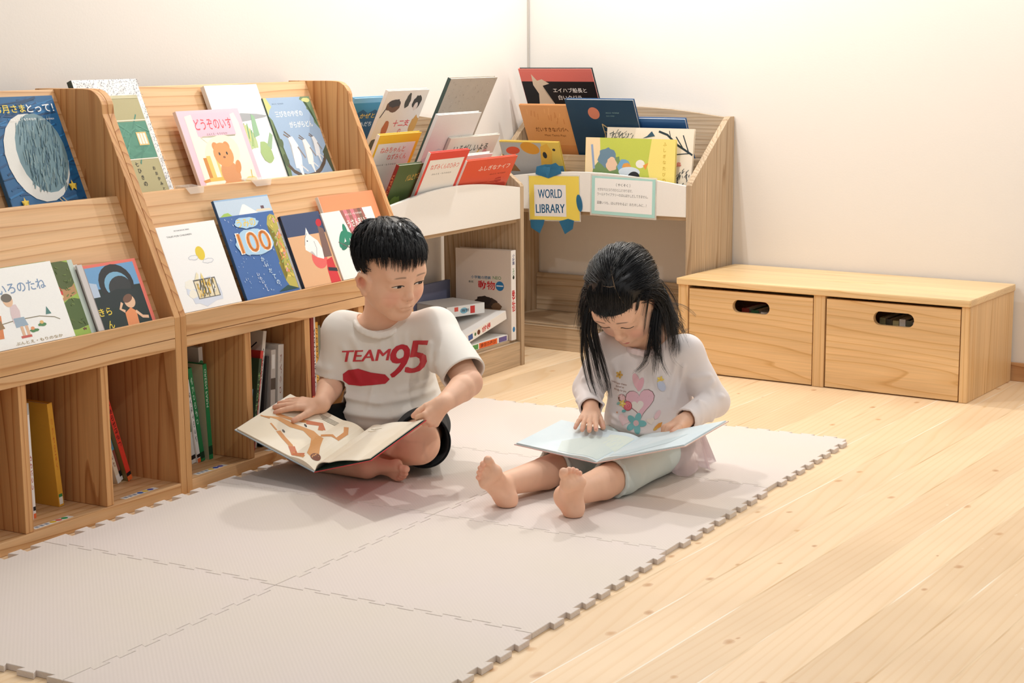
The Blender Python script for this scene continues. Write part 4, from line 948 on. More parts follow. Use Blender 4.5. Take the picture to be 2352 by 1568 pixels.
# middle unit, third cell
for lb, y0, x0, H, T, c, sp in (
    ('dark red spined book beside the boy sleeve', 1.660, -0.684, 0.331, 0.0145, (140, 20, 24), [band(0.5, 0.66, (140, 20, 24)), band(0.66, 0.72, (232, 110, 70)), band(0.72, 1.0, (236, 230, 226))]),
    ('white book with tiny black lettering beside the dark red book', 1.6755, -0.690, 0.331, 0.0145, (232, 228, 226), [st('おばけのはなし', (60, 60, 66), 0.35, 0.5)]),
    ('black spined book right of the white lettered book', 1.691, -0.700, 0.300, 0.010, (30, 30, 34), []),
    ('yellow spined book with brown lettering near the sleeve', 1.702, -0.700, 0.312, 0.013, (236, 176, 60), [st('いちねんせいのほん', (90, 60, 30), 0.4, 0.7)]),
    ('grey green spined book near the boy sleeve', 1.716, -0.705, 0.300, 0.016, (124, 130, 116), []),
    ('light book with white label behind the boy shoulder', 1.733, -0.705, 0.292, 0.018, (186, 182, 170), [('r', 0.05, 0.2, 0.5, 0.8, (236, 234, 230))])):
    spine_book(lb, y0, x0, H, T, 0.18, c, sp, 0.0)

# ---------------------------------------------------------------- big white books in the low shelf left
EN = 'encyclopaedias in the low shelf'
book('standing white animal encyclopaedia with a buffalo on its cover', frame((-1.012, 2.955, 0.0928), (1, 0, 0), (0, 0, 1)), 0.222, 0.312, 0.032, (226, 214, 204),
     [('t', '小学館の図鑑', 0.46, 0.685, 0.05, 0, 0.36, (40, 110, 150)), ('t', 'NEO', 0.75, 0.69, 0.05, 0, 0.15, (70, 140, 80)), ('t', '新版', 0.28, 0.63, 0.035, 0, 0.09, (90, 100, 90)), ('t', '動物', 0.56, 0.60, 0.14, 0, 0.31, (206, 26, 40)), ('e', 0.80, 0.60, 0.075, 0.075, 0, (40, 120, 180)), ('r', 0.74, 0.595, 0.86, 0.608, (236, 240, 244)),
      blot(0.56, 0.40, 0.22, 0.065, (66, 50, 42), 3), blot(0.50, 0.43, 0.14, 0.05, (52, 40, 36), 5), blot(0.74, 0.37, 0.09, 0.04, (120, 90, 64), 6), blot(0.40, 0.35, 0.06, 0.03, (70, 100, 50), 7), ('r', 0.36, 0.325, 0.80, 0.34, (160, 120, 80))],
     [('t', '小学館', 0.10, 0.5, 0.05, 0, 0.12, (40, 60, 120)), ('t', 'NEO', 0.24, 0.5, 0.04, 0, 0.08, (70, 140, 80)), ('t', '動物', 0.56, 0.5, 0.075, 0, 0.24, (206, 40, 50)), ('e', 0.30, 0.5, 0.02, 0.02, 0, (50, 60, 50)), ('e', 0.88, 0.5, 0.03, 0.025, 0, (50, 130, 190))], 'R', (244, 242, 240), EN, 'encyclopedia')
book('white encyclopaedia lying flat, orange and green lettered spine', frame((-0.802, 2.948, 0.1142), (-1, 0.0, 0), (0, -1, 0)), 0.22, 0.30, 0.021, (240, 238, 234), [],
     [('r', 0.18, 0.1, 0.34, 0.9, (90, 160, 90)), ('r', 0.02, 0.1, 0.16, 0.9, (60, 70, 64)), ('r', 0.36, 0.05, 0.76, 0.95, (240, 112, 52)), ('t', '世界の恐竜', 0.56, 0.5, 0.045, 3.1416, 0.34, (120, 30, 20)), ('r', 0.80, 0.1, 0.98, 0.9, (110, 100, 160))], 'L', (244, 240, 234), EN, 'encyclopedia')
a = math.radians(10)
book('white encyclopaedia propped at a slant, red lettered spine', frame((-0.805, 2.942, 0.1985), (-1, 0.0, 0), (0, -math.cos(a), -math.sin(a))), 0.21, 0.285, 0.030, (238, 235, 230), [],
     [('t', '動物', 0.52, 0.5, 0.07, 3.1416, 0.20, (206, 50, 50)), ('e', 0.34, 0.5, 0.035, 0.03, 0, (110, 60, 40)), ('r', 0.10, 0.2, 0.20, 0.8, (70, 100, 160)), ('e', 0.26, 0.5, 0.02, 0.02, 0, (80, 120, 70))], 'L', (244, 242, 238), EN, 'encyclopedia')
book('white encyclopaedia with pale blue spine on top of the slanted one', frame((-0.850, 2.875, 0.2335), (-0.95, 0.3, 0), (-0.3, -0.95, 0)), 0.165, 0.17, 0.036, (206, 206, 204), [],
     [('e', 0.45, 0.5, 0.10, 0.06, 0, (120, 180, 206)), ('r', 0.62, 0.15, 0.74, 0.85, (200, 60, 60)), ('t', '図鑑', 0.48, 0.5, 0.06, 3.1416, 0.2, (60, 70, 90)), ('r', 0.2, 0.1, 0.3, 0.5, (206, 90, 80))], 'L', (226, 230, 232), EN, 'encyclopedia')
book('blue grey book leaning on the back rail behind the boy', frame((-1.052, 2.62, 0.0925), (0, 1, 0), (0, 0, 1)), 0.36, 0.195, 0.012, (112, 116, 140), [], (), 'L', None, EN, 'encyclopedia')

# ---------------------------------------------------------------- things kept in the drawers, seen through the slots
for k, (x, c, ln) in enumerate(((0.215, (150, 50, 40), 0), (0.250, (60, 110, 70), 0), (0.285, (236, 232, 226), 0), (0.3145, (90, 100, 70), 0))):
    p = BN.matrix_world @ Vector((x, -BD+0.05, 0.0145))
    lb = ('dark red', 'green', 'white', 'olive green')[k]+' book seen through the slot of the left drawer'
    o_ = frame(p, (math.cos(TH), -math.sin(TH), 0), (0, 0, 1))
    book(lb, o_, 0.026, 0.214-0.004*k, 0.14, c, (), (), 'L', None, 'books in the bench drawers', 'book')
for k, (x, c) in enumerate(((0.700, (150, 140, 100)), (0.722, (84, 76, 60)), (0.744, (190, 180, 130)), (0.766, (232, 228, 220)), (0.788, (110, 110, 90)), (0.810, (214, 206, 214)))):
    p = BN.matrix_world @ Vector((x, -BD+0.05, 0.0145))
    lb = ('khaki', 'dark brown', 'straw coloured', 'white', 'grey green', 'pale lilac')[k]+' book seen through the slot of the right drawer'
    book(lb, frame(p, (math.cos(TH), -math.sin(TH), 0), (0.10*math.cos(TH), -0.1*math.sin(TH), 1)), 0.019, 0.222-0.003*(k % 3), 0.14, c, (), (), 'L', None, 'books in the bench drawers', 'book')
# ---------------------------------------------------------------- smooth bodies: blended solids -> one surface
def V3(*a): return np.array(a, float)
def unit(v):
    v = np.asarray(v, float); return v/np.linalg.norm(v)
class Field:
    def __init__(s): s.p = []
    def cap(s, a, b, ra, rb=None, k=0.012, op='+'):
        a, b = np.asarray(a, float), np.asarray(b, float); rb = ra if rb is None else rb
        r = max(ra, rb)
        lo, hi = np.minimum(a, b)-r, np.maximum(a, b)+r
        ab = b-a; L2 = max(ab@ab, 1e-12)
        def f(X, Y, Z):
            x, y, z = X-a[0], Y-a[1], Z-a[2]
            t = np.clip((x*ab[0]+y*ab[1]+z*ab[2])/L2, 0, 1)
            return np.sqrt((x-t*ab[0])**2+(y-t*ab[1])**2+(z-t*ab[2])**2)-(ra+(rb-ra)*t)
        s.p.append((op, f, lo, hi, k)); return s
    def chain(s, pts, rad, k=0.012):
        for i in range(len(pts)-1):
            s.cap(pts[i], pts[i+1], rad[i], rad[i+1], k if i == 0 else min(k, 0.004))
        return s
    def ell(s, c, r, R=None, k=0.012, op='+'):
        c = np.asarray(c, float); r = np.asarray(r, float); R = np.eye(3) if R is None else np.asarray(R, float)   # columns = axes
        e = np.sqrt(((R*r[None, :])**2).sum(1))
        def f(X, Y, Z):
            x, y, z = X-c[0], Y-c[1], Z-c[2]
            u = (x*R[0, 0]+y*R[1, 0]+z*R[2, 0])/r[0]; v = (x*R[0, 1]+y*R[1, 1]+z*R[2, 1])/r[1]; w = (x*R[0, 2]+y*R[1, 2]+z*R[2, 2])/r[2]
            k0 = np.sqrt(u*u+v*v+w*w)+1e-9
            k1 = np.sqrt((u/r[0])**2+(v/r[1])**2+(w/r[2])**2)+1e-9
            return k0*(k0-1)/k1
        s.p.append((op, f, c-e, c+e, k)); return s
    def plane(s, p, n, k=0.002):
        """cut away the side n points to"""
        p = np.asarray(p, float); n = unit(n)
        def f(X, Y, Z): return -((X-p[0])*n[0]+(Y-p[1])*n[1]+(Z-p[2])*n[2])
        s.p.append(('-', f, None, None, k)); return s
    def post(s, fn):
        s.p.append(('f', fn, None, None, 0)); return s
    def grid(s, lo, hi, h):
        ax = [np.arange(lo[i], hi[i]+h, h).astype(np.float32) for i in range(3)]
        D = np.full([len(a) for a in ax], 0.2, np.float32)
        for op, f, plo, phi, k in s.p:
            if plo is None:
                sl = [slice(0, len(a)) for a in ax]
            else:
                m = k+3*h
                sl = [slice(int(np.searchsorted(ax[i], plo[i]-m)), int(np.searchsorted(ax[i], phi[i]+m))) for i in range(3)]
                if any(q.stop <= q.start for q in sl): continue
            X = ax[0][sl[0]][:, None, None]; Y = ax[1][sl[1]][None, :, None]; Z = ax[2][sl[2]][None, None, :]
            T = tuple(sl); d0 = D[T]
            if op == 'f':
                D[T] = f(X, Y, Z, d0); continue
            d = f(X, Y, Z).astype(np.float32)
            if op == '+':
                hh = np.clip(0.5+0.5*(d0-d)/k, 0, 1); D[T] = d0+(d-d0)*hh-k*hh*(1-hh)
            else:
                d = -d; hh = np.clip(0.5-0.5*(d0-d)/k, 0, 1); D[T] = d0+(d-d0)*hh+k*hh*(1-hh)
        return ax, D

_E12 = [(0, 1), (2, 3), (4, 5), (6, 7), (0, 2), (1, 3), (4, 6), (5, 7), (0, 4), (1, 5), (2, 6), (3, 7)]
def surface(ax, D, keep=None):
    nx, ny, nz = D.shape
    S = D < 0
    cnt = sum(S[i:nx-1+i, j:ny-1+j, l:nz-1+l].astype(np.int8) for i in (0, 1) for j in (0, 1) for l in (0, 1))
    act = (cnt > 0) & (cnt < 8)
    I = np.argwhere(act)
    if len(I) == 0: return np.zeros((0, 3)), np.zeros((0, 4), int)
    off = np.array([(i, j, l) for l in (0, 1) for j in (0, 1) for i in (0, 1)])
    val = np.stack([D[I[:, 0]+o[0], I[:, 1]+o[1], I[:, 2]+o[2]] for o in off], 1)
    acc = np.zeros((len(I), 3)); n = np.zeros(len(I))
    for a, b in _E12:
        va, vb = val[:, a], val[:, b]
        m = (va < 0) != (vb < 0)
        t = np.where(m, va/np.where(va == vb, 1, va-vb), 0)
        acc += (off[a]+(off[b]-off[a])*t[:, None])*m[:, None]; n += m
    h = float(ax[0][1]-ax[0][0])
    V = np.array([ax[0][0], ax[1][0], ax[2][0]])+(I+acc/n[:, None])*h
    idx = np.full(act.shape, -1, np.int64); idx[act] = np.arange(len(I))
    F = []
    for axn in range(3):
        a = [slice(None)]*3; b = [slice(None)]*3
        a[axn] = slice(0, -1); b[axn] = slice(1, None)
        ch = S[tuple(a)] != S[tuple(b)]
        o1, o2 = (axn+1) % 3, (axn+2) % 3
        E = np.argwhere(ch)
        E = E[(E[:, o1] > 0) & (E[:, o2] > 0) & (E[:, o1] < D.shape[o1]-1) & (E[:, o2] < D.shape[o2]-1)]
        q = []
        for d1, d2 in ((-1, -1), (0, -1), (0, 0), (-1, 0)):
            c = E.copy(); c[:, o1] += d1; c[:, o2] += d2
            q.append(idx[c[:, 0], c[:, 1], c[:, 2]])
        q = np.stack(q, 1)
        inside = S[E[:, 0], E[:, 1], E[:, 2]]
        q[~inside] = q[~inside][:, ::-1]
        F.append(q[(q >= 0).all(1)])
    F = np.concatenate(F)
    if keep is not None:
        cen = V[F].mean(1)
        F = F[keep(cen)]
        used = np.unique(F); mp = np.full(len(V), -1); mp[used] = np.arange(len(used))
        V = V[used]; F = mp[F]
    return V, F

def relax(V, F, it=2, lam=0.5):
    a = F.ravel(); b = np.roll(F, -1, axis=1).ravel()
    lo, hi = np.minimum(a, b), np.maximum(a, b)
    _, inv, cnt = np.unique(lo.astype(np.int64)*len(V)+hi, return_inverse=True, return_counts=True)
    rim = np.zeros(len(V), bool)
    one = cnt[inv.ravel()] == 1
    rim[a[one]] = True; rim[b[one]] = True
    for _ in range(it):
        n = np.bincount(a, minlength=len(V))+np.bincount(b, minlength=len(V))
        acc = np.stack([np.bincount(a, V[b, k], len(V))+np.bincount(b, V[a, k], len(V)) for k in range(3)], 1)
        W = V+lam*(acc/np.maximum(n, 1)[:, None]-V)
        V = np.where(rim[:, None], V, W)
    return V

def regions(fld, lo, hi, h, fine=()):
    """coarse surface with finer boxes in it: fine = [(lo, hi, h)]"""
    Vs, Fs, n = [], [], 0
    def inb(c, b, m): return ((c > np.asarray(b[0])+m) & (c < np.asarray(b[1])-m)).all(1)
    def k0(c):
        r = np.ones(len(c), bool)
        for b in fine: r &= ~inb(c, b, 1.3*h)
        return r
    todo = [((lo, hi, h), k0)]+[(b, (lambda c, i=i: np.all([~inb(c, q, 0.0) for q in fine[:i]], axis=0) if i else np.ones(len(c), bool))) for i, b in enumerate(fine)]
    for (l, u, hh), kp in todo:
        ax, D = fld.grid(np.asarray(l, float), np.asarray(u, float), hh)
        V, F = surface(ax, D, kp)
        V = relax(V, F, 1, 0.4) if len(V) else V
        Vs.append(V); Fs.append(F+n); n += len(V)
    return np.concatenate(Vs), np.concatenate(Fs)

def paint(V, base, spots):
    """spots: (centre, radius, colour, strength) soft dabs of colour"""
    C = np.tile(np.array(lin(base)), (len(V), 1))
    for s in spots:
        if len(s) == 4:
            c, r, col, st = s
            d = np.linalg.norm(V-np.asarray(c), axis=1)/r
        else:
            a, b, r, col, st = s
            a, b = np.asarray(a), np.asarray(b); ab = b-a
            t = np.clip(((V-a)@ab)/max(ab@ab, 1e-12), 0, 1)
            d = np.linalg.norm(V-a-t[:, None]*ab, axis=1)/r
        w = np.clip(1.5-1.5*d, 0, 1)*st
        w = w*w*(3-2*w) if st >= 1 else w
        C += (np.array(lin(col))-C)*w[:, None]
    return C

def skin_mat():
    g = Nodes('skin')
    at = g.n('VertexColor', None, layer_name='Col')
    tc = g.n('TexCoord')
    nz = g.n('TexNoise', {'Vector': (tc, 'Object'), 'Scale': 900.0, 'Detail': 2.0})
    n2 = g.n('TexNoise', {'Vector': (tc, 'Object'), 'Scale': 30.0, 'Detail': 2.0})
    c = g.mix(1.0, (at, 0), g.ramp(n2, [(0.3, (0.97, 0.955, 0.945)), (0.7, (1.03, 1.02, 1.02))]), 'MULTIPLY')
    g.set(g.b, 'Base Color', c)
    g.set(g.b, 'Roughness', 0.52)
    g.set(g.b, 'Specular IOR Level', 0.35)
    g.set(g.b, 'Subsurface Weight', 0.12)
    g.set(g.b, 'Subsurface Radius', (0.012, 0.005, 0.003))
    g.set(g.b, 'Subsurface Scale', 0.6)
    g.bump(nz, 0.06, 0.0004)
    return g.m
M_SKIN = skin_mat()

def cloth_mat(name, col, weave=900.0, rough=0.85, strength=0.15, sheen=0.2):
    g = Nodes(name)
    tc = g.n('TexCoord')
    nz = g.n('TexNoise', {'Vector': (tc, 'Object'), 'Scale': weave, 'Detail': 2.0})
    n2 = g.n('TexNoise', {'Vector': (tc, 'Object'), 'Scale': 14.0, 'Detail': 2.0})
    L = lin(col)
    g.set(g.b, 'Base Color', g.mix(n2, tuple(v*0.96 for v in L), tuple(min(1, v*1.03) for v in L)))
    g.set(g.b, 'Roughness', rough)
    g.set(g.b, 'Specular IOR Level', 0.15)
    g.set(g.b, 'Sheen Weight', sheen)
    g.bump(nz, strength, 0.0005)
    return g.m
def hair_mat(name, col):
    g = Nodes(name)
    g.set(g.b, 'Base Color', lin(col))
    g.set(g.b, 'Roughness', 0.34)
    g.set(g.b, 'Specular IOR Level', 0.6)
    g.set(g.b, 'Anisotropic', 0.5)
    return g.m
M_HAIR = hair_mat('black_hair', (22, 21, 22))

def strands(name, paths, r0, mat, parent, r1=0.15, sides=3):
    """paths: list of (k,3) arrays of equal k; tapered tubes in one mesh"""
    P = np.asarray(paths, float); n, k, _ = P.shape
    T = np.gradient(P, axis=1); T /= np.linalg.norm(T, axis=2, keepdims=True)+1e-12
    ref = np.where(np.abs(T[..., 2:3]) < 0.8, np.array([0, 0, 1.0]), np.array([1.0, 0, 0]))
    N = np.cross(T, ref); N /= np.linalg.norm(N, axis=2, keepdims=True)+1e-12
    B = np.cross(T, N)
    rad = (r0 if np.ndim(r0) else np.full(n, r0))[:, None]*(np.minimum(1, np.linspace(1.25, r1, k)))[None, :]
    rings = []
    for s in range(sides):
        a = 2*math.pi*s/sides
        rings.append(P+rad[..., None]*(math.cos(a)*N+math.sin(a)*B))
    V = np.stack(rings, 2).reshape(-1, 3)
    base = (np.arange(n)[:, None, None]*k+np.arange(k-1)[None, :, None])*sides
    s = np.arange(sides)[None, None, :]; s2 = (s+1) % sides
    F = np.stack([base+s, base+s2, base+sides+s2, base+sides+s], -1).reshape(-1, 4)
    return from_np(name, V, F, mat, parent)

def frame_from(fw, up=(0, 0, 1), rollv=0.0):
    """columns: subject's left, forward, up"""
    f_ = unit(fw); l = unit(np.cross(up, f_)); u_ = np.cross(f_, l)
    c, s_ = math.cos(rollv), math.sin(rollv)
    l2 = l*c+u_*s_; u3 = -l*s_+u_*c
    return np.stack([l2, f_, u3], 1)

def hand(fld, wrist, R, side, curls, spread=(0, 0, 0, 0), thumb=(0.6, 0.3, 0.2), S=1.0, k=0.004, tilt=0.0):
    """R columns: X to the thumb side, Y along the fingers, Z out of the back of the hand. curls: per finger 3 flex angles (rad).
    thumb: (spread angle from Y toward X, drop below the palm, bend). returns tips [(pos, radius)]"""
    w = np.asarray(wrist, float)
    def P(x, y, z): return w+R @ (np.array([x, y, z])*S)
    # palm
    fld.cap(P(0.0, -0.006, 0), P(0.002, 0.016, 0), 0.0165*S, 0.0165*S, 0.010)
    for x0, x1, ln in ((0.010, 0.019, 0.050), (0.004, 0.0065, 0.052), (-0.003, -0.006, 0.050), (-0.010, -0.018, 0.046)):
        fld.cap(P(x0, 0.010, 0.001), P(x1, ln, 0.001), 0.0095*S, 0.0078*S, 0.007)
    fld.ell(P(0.0, 0.032, -0.003), np.array([0.021, 0.026, 0.0095])*S, R, 0.008)
    tips, nails = [], []
    base = [(0.019, 0.050), (0.0065, 0.052), (-0.006, 0.050), (-0.018, 0.046)]
    lens = [(0.024, 0.0155, 0.0148), (0.0265, 0.0175, 0.0135), (0.0245, 0.016, 0.013), (0.019, 0.0148, 0.011)]
    rads = [0.0072, 0.0074, 0.0070, 0.0062]
    for i in range(4):
        p = P(base[i][0], base[i][1], 0.001)
        sp = spread[i]; ang = 0.0; r = rads[i]*S
        for j in range(3):
            ang += curls[i][j]
            d = np.array([math.sin(sp)*math.cos(ang), math.cos(sp)*math.cos(ang), -math.sin(ang)])
            q = p+R @ d*lens[i][j]*S
            r2 = r*(0.95 if j < 2 else 0.86)
            fld.cap(p, q, r, r2, 0.0045 if j == 0 else 0.0015)
            dz = np.array([math.sin(sp)*math.sin(ang), math.cos(sp)*math.sin(ang), math.cos(ang)])
            p, r = q, r2
        tips.append(p); nails.append(p+R @ dz*r*0.8)
    # thumb leaves the side of the palm near its base
    a, dr, bd = thumb
    p0 = P(0.012, 0.008, -0.003)
    d = np.array([math.sin(a)*math.cos(dr), math.cos(a)*math.cos(dr), -math.sin(dr)])
    p1 = p0+R @ d*0.026*S
    a2 = a-bd
    d2 = np.array([math.sin(a2)*math.cos(dr), math.cos(a2)*math.cos(dr), -math.sin(dr)])
    p2 = p1+R @ d2*0.021*S
    a3 = a2-bd*0.8
    d3 = np.array([math.sin(a3)*math.cos(dr), math.cos(a3)*math.cos(dr), -math.sin(dr)])
    p3 = p2+R @ d3*0.016*S
    fld.cap(p0, p1, 0.0115*S, 0.0092*S, 0.009)
    fld.cap(p1, p2, 0.0088*S, 0.0080*S, 0.002)
    fld.cap(p2, p3, 0.0080*S, 0.0068*S, 0.0015)
    tips.append(p3); nails.append(p3+R @ np.array([0, 0, 1.0])*0.006*S)
    return tips, nails

def foot(fld, ankle, R, side, S=1.0, curl=0.0):
    """R columns: X to the big-toe side, Y toward the toes, Z up out of the instep. ankle = joint centre"""
    w = np.asarray(ankle, float)
    def P(x, y, z): return w+R @ (np.array([x, y, z])*S)
    fld.ell(P(0, -0.026, -0.030), np.array([0.025, 0.028, 0.026])*S, R, 0.016)
    fld.cap(P(0, -0.005, -0.010), P(0, -0.022, -0.028), 0.026*S, 0.024*S, 0.014)
    fld.cap(P(0.004, 0.006, -0.012), P(0.016, 0.082, -0.040), 0.024*S, 0.0145*S, 0.016)
    fld.cap(P(-0.006, -0.01, -0.030), P(-0.018, 0.070, -0.046), 0.020*S, 0.0115*S, 0.014)
    fld.cap(P(0.018, 0.078, -0.044), P(-0.020, 0.066, -0.047), 0.0150*S, 0.0110*S, 0.012)
    fld.ell(P(0.014, 0.024, -0.052), np.array([0.010, 0.026, 0.008])*S, R, 0.008, op='-')
    tips = []
    for x, y, L, r in ((0.019, 0.092, 0.026, 0.0105), (0.0035, 0.094, 0.021, 0.0076), (-0.0075, 0.089, 0.019, 0.0071), (-0.0170, 0.081, 0.017, 0.0067), (-0.0255, 0.071, 0.015, 0.0064)):
        a = P(x, y-0.008, -0.044); b = P(x+0.0005, y+L*0.55, -0.040+curl); c = P(x+0.0005, y+L, -0.044+curl)
        fld.cap(a, b, r*0.95*S, r*0.92*S, 0.0045)
        fld.cap(b, c, r*0.95*S, r*1.02*S, 0.002)
        tips.append(c)
    return tips

def head(fld, c, R, S=1.0, ears=(1, 1), neck_to=None, nose=1.0, ear=(0, 0, 0)):
    """child's head; c = centre between the ears, R columns: left, forward, up. returns a function local->world"""
    c = np.asarray(c, float)
    def P(x, y, z): return c+R @ (np.array([x, y, z])*S)
    def E(p, r, k, op='+', Q=None): fld.ell(P(*p), np.array(r)*S, R if Q is None else R @ Q, k*S, op)
    def C(a, b, ra, rb, k, op='+'): fld.cap(P(*a), P(*b), ra*S, rb*S, k*S, op)
    E((0, -0.010, 0.030), (0.0745, 0.0915, 0.080), 0.01)
    E((0, 0.026, -0.030), (0.0600, 0.0580, 0.070), 0.035)
    for s in (-1, 1):
        E((s*0.036, 0.048, -0.040), (0.029, 0.031, 0.032), 0.030)
        C((s*0.054, 0.002, -0.045), (s*0.016, 0.060, -0.088), 0.018, 0.014, 0.030)
    E((0, 0.068, -0.089), (0.019, 0.014, 0.014), 0.026)
    E((0, 0.064, 0.030), (0.052, 0.022, 0.034), 0.03)               # forehead
    for s in (-1, 1):                                                # sockets, lids, brow ridge
        E((s*0.030, 0.0985, 0.001), (0.020, 0.012, 0.011), 0.016, '-')
        E((s*0.031, 0.0735, -0.001), (0.0185, 0.0135, 0.0115), 0.010)
        E((s*0.030, 0.079, 0.020), (0.017, 0.006, 0.006), 0.018)
    C((0, 0.085, 0.004), (0, 0.0945, -0.026), 0.0065, 0.0085, 0.016)   # nose
    E((0, 0.0985*nose, -0.0295), (0.0095, 0.0085, 0.0080), 0.009)
    for s in (-1, 1):
        E((s*0.0095, 0.090, -0.0335), (0.0062, 0.0075, 0.0055), 0.006)
        E((s*0.0048, 0.0965, -0.0390), (0.0025, 0.0030, 0.0016), 0.002, '-')
    E((0, 0.0845, -0.056), (0.021, 0.010, 0.014), 0.016)              # muzzle
    C((-0.0148, 0.0870, -0.0585), (0, 0.0925, -0.0560), 0.0030, 0.0045, 0.005)
    C((0.0148, 0.0870, -0.0585), (0, 0.0925, -0.0560), 0.0030, 0.0045, 0.005)
    C((-0.009, 0.0875, -0.0660), (0.009, 0.0875, -0.0660), 0.0046, 0.0046, 0.005)
    for s in (-1, 1):
        C((0, 0.0975, -0.0618), (s*0.008, 0.0955, -0.0614), 0.0016, 0.0015, 0.003, '-')
        C((s*0.008, 0.0955, -0.0614), (s*0.0155, 0.0895, -0.0610), 0.0015, 0.0010, 0.003, '-')
    C((-0.010, 0.0985, -0.0620), (0.010, 0.0985, -0.0620), 0.0022, 0.0022, 0.004, '-')
    for s, on in zip((1, -1), ears):
        if not on: continue
        ex, ey, ez = ear
        pts = [(0.073, 0.004, -0.012), (0.078, 0.006, 0.006), (0.086, -0.004, 0.018), (0.091, -0.018, 0.016), (0.091, -0.026, 0.000), (0.086, -0.022, -0.018), (0.079, -0.010, -0.030)]
        pts = [(p_[0]+ex, p_[1]+ey, p_[2]+ez) for p_ in pts]
        E((s*(0.078+ex), -0.010+ey, -0.004+ez), (0.0075, 0.0215, 0.0265), 0.008)
        for a, b in zip(pts, pts[1:]):
            C((s*a[0], a[1], a[2]), (s*b[0], b[1], b[2]), 0.0046, 0.0046, 0.004)
        E((s*(0.079+ex), -0.006+ey, -0.031+ez), (0.006, 0.008, 0.009), 0.006)
        E((s*(0.0885+ex), -0.006+ey, -0.005+ez), (0.0050, 0.0095, 0.013), 0.004, '-')
    if neck_to is not None:
        fld.cap(P(0, -0.026, -0.040), neck_to, 0.040*S, 0.043*S, 0.022)
    return P

def face_paint(P, S, lip=(196, 104, 98), brow=(96, 74, 62), blush=(236, 158, 136), browst=0.62, ear=(0, 0, 0)):
    sp = []
    for s in (-1, 1):
        sp.append((P(s*0.040, 0.082, -0.036), 0.030*S, blush, 0.40))
        sp.append((P(s*(0.085+ear[0]), -0.012+ear[1], -0.004+ear[2]), 0.020*S, (222, 128, 108), 0.6))
        sp.append((P(s*0.0048, 0.0965, -0.0385), 0.0028*S, (120, 62, 52), 0.8))
    sp.append((P(0, 0.104, -0.030), 0.010*S, (232, 160, 136), 0.4))
    return sp

def lathe_pts(n=14):
    return [2*math.pi*i/n for i in range(n)]
M_EYEW = plain((232, 224, 214), 0.25, 0.6); M_IRIS = plain((30, 20, 16), 0.35, 0.3); M_LASH = plain((34, 26, 24), 0.6, 0.2)
def eye(P, R, S, s, parent, tree, open_=0.0042, gaze=(0.0, 0.0), half=0.0148, cx=0.0305, iris=True, slant=0.05):
    """almond eye between the lids: white, dark iris and the upper lash line, fitted to the face"""
    fw_ = Vector(R[:, 1])
    def put(x, z, off):
        p = Vector(P(s*(cx+x), 0.14, -0.001+z))
        hit, _, _, _ = tree.ray_cast(p, -fw_, 0.2)
        if hit is None: hit = Vector(P(s*(cx+x), 0.085, -0.001+z))
        return hit+fw_*off*S
    def almond(t, k=1.0):
        x = half*k*math.cos(t); up = math.sin(t)
        q = max(0.0, 1-(x/half)**2)
        return x, (open_*0.72*up if up > 0 else open_*0.5*up)*(0.35+0.65*q)*k+slant*x
    n = 24
    bm = bmesh.new()
    if open_ > 0.002:
        cen = bm.verts.new(put(0, 0, 0.0009))
        rings = [[bm.verts.new(put(*almond(2*math.pi*i/n, k), o)) for i in range(n)] for k, o in ((0.5, 0.0008), (1.0, 0.0002))]
        for i in range(n):
            j = (i+1) % n
            bm.faces.new((cen, rings[0][i], rings[0][j]))
            bm.faces.new((rings[0][i], rings[1][i], rings[1][j], rings[0][j]))
        if iris:
            v = []
            for i in range(18):
                a_ = 2*math.pi*i/18
                x = gaze[0]+0.0062*math.cos(a_); z = gaze[1]+0.0062*math.sin(a_)
                z = max(-open_*0.46, min(open_*0.70, z))
                v.append(bm.verts.new(put(x, z+slant*x, 0.0013)))
            bm.faces.new(v).material_index = 1
        bmesh.ops.recalc_face_normals(bm, faces=bm.faces)
        from_bm('eye', bm, [M_EYEW, M_IRIS], parent)
    else:
        bm.free()
    pts = []
    for i in range(13):
        x, z = almond(math.pi*(1-i/12))
        pts.append(tuple(put(x*1.10, z if open_ > 0.002 else -0.0022*max(0, 1-(x/half)**2)+slant*x, 0.0004)))
    strands('eyelash_line', np.array(pts)[None], 0.0010*S, M_LASH, parent, 0.6, 5)
# ---------------------------------------------------------------- cloth helpers
from mathutils.bvhtree import BVHTree
RV = np.array([0.868, 0.497, 0.0]); HV = np.array([0.497, -0.868, 0.0]); ZV = np.array([0, 0, 1.0])   # sideways, towards the front of the room, up
def hollow(t):
    return lambda X, Y, Z, D: np.maximum(D, -(D+t))
def folds(seed, amp, n=5, scale=26.0, dirs=None):
    rr = np.random.RandomState(seed)
    ks = []
    for i in range(n):
        d = rr.randn(3) if dirs is None else np.asarray(dirs[i % len(dirs)], float)+0.25*rr.randn(3)
        ks.append((unit(d)*scale*rr.uniform(0.7, 1.5), rr.uniform(0, 6.28), rr.uniform(0.5, 1.0)))
    def f(X, Y, Z, D):
        acc = 0
        for k, ph, a in ks:
            wob = 0.8*np.sin(11*X+7*Y+5*Z+ph*2)
            s = np.sin(k[0]*X+k[1]*Y+k[2]*Z+ph+wob)
            acc = acc+a*(np.abs(s)**0.7*np.sign(s))
        return D+(acc*amp/math.sqrt(n)).astype(np.float32)
    return f
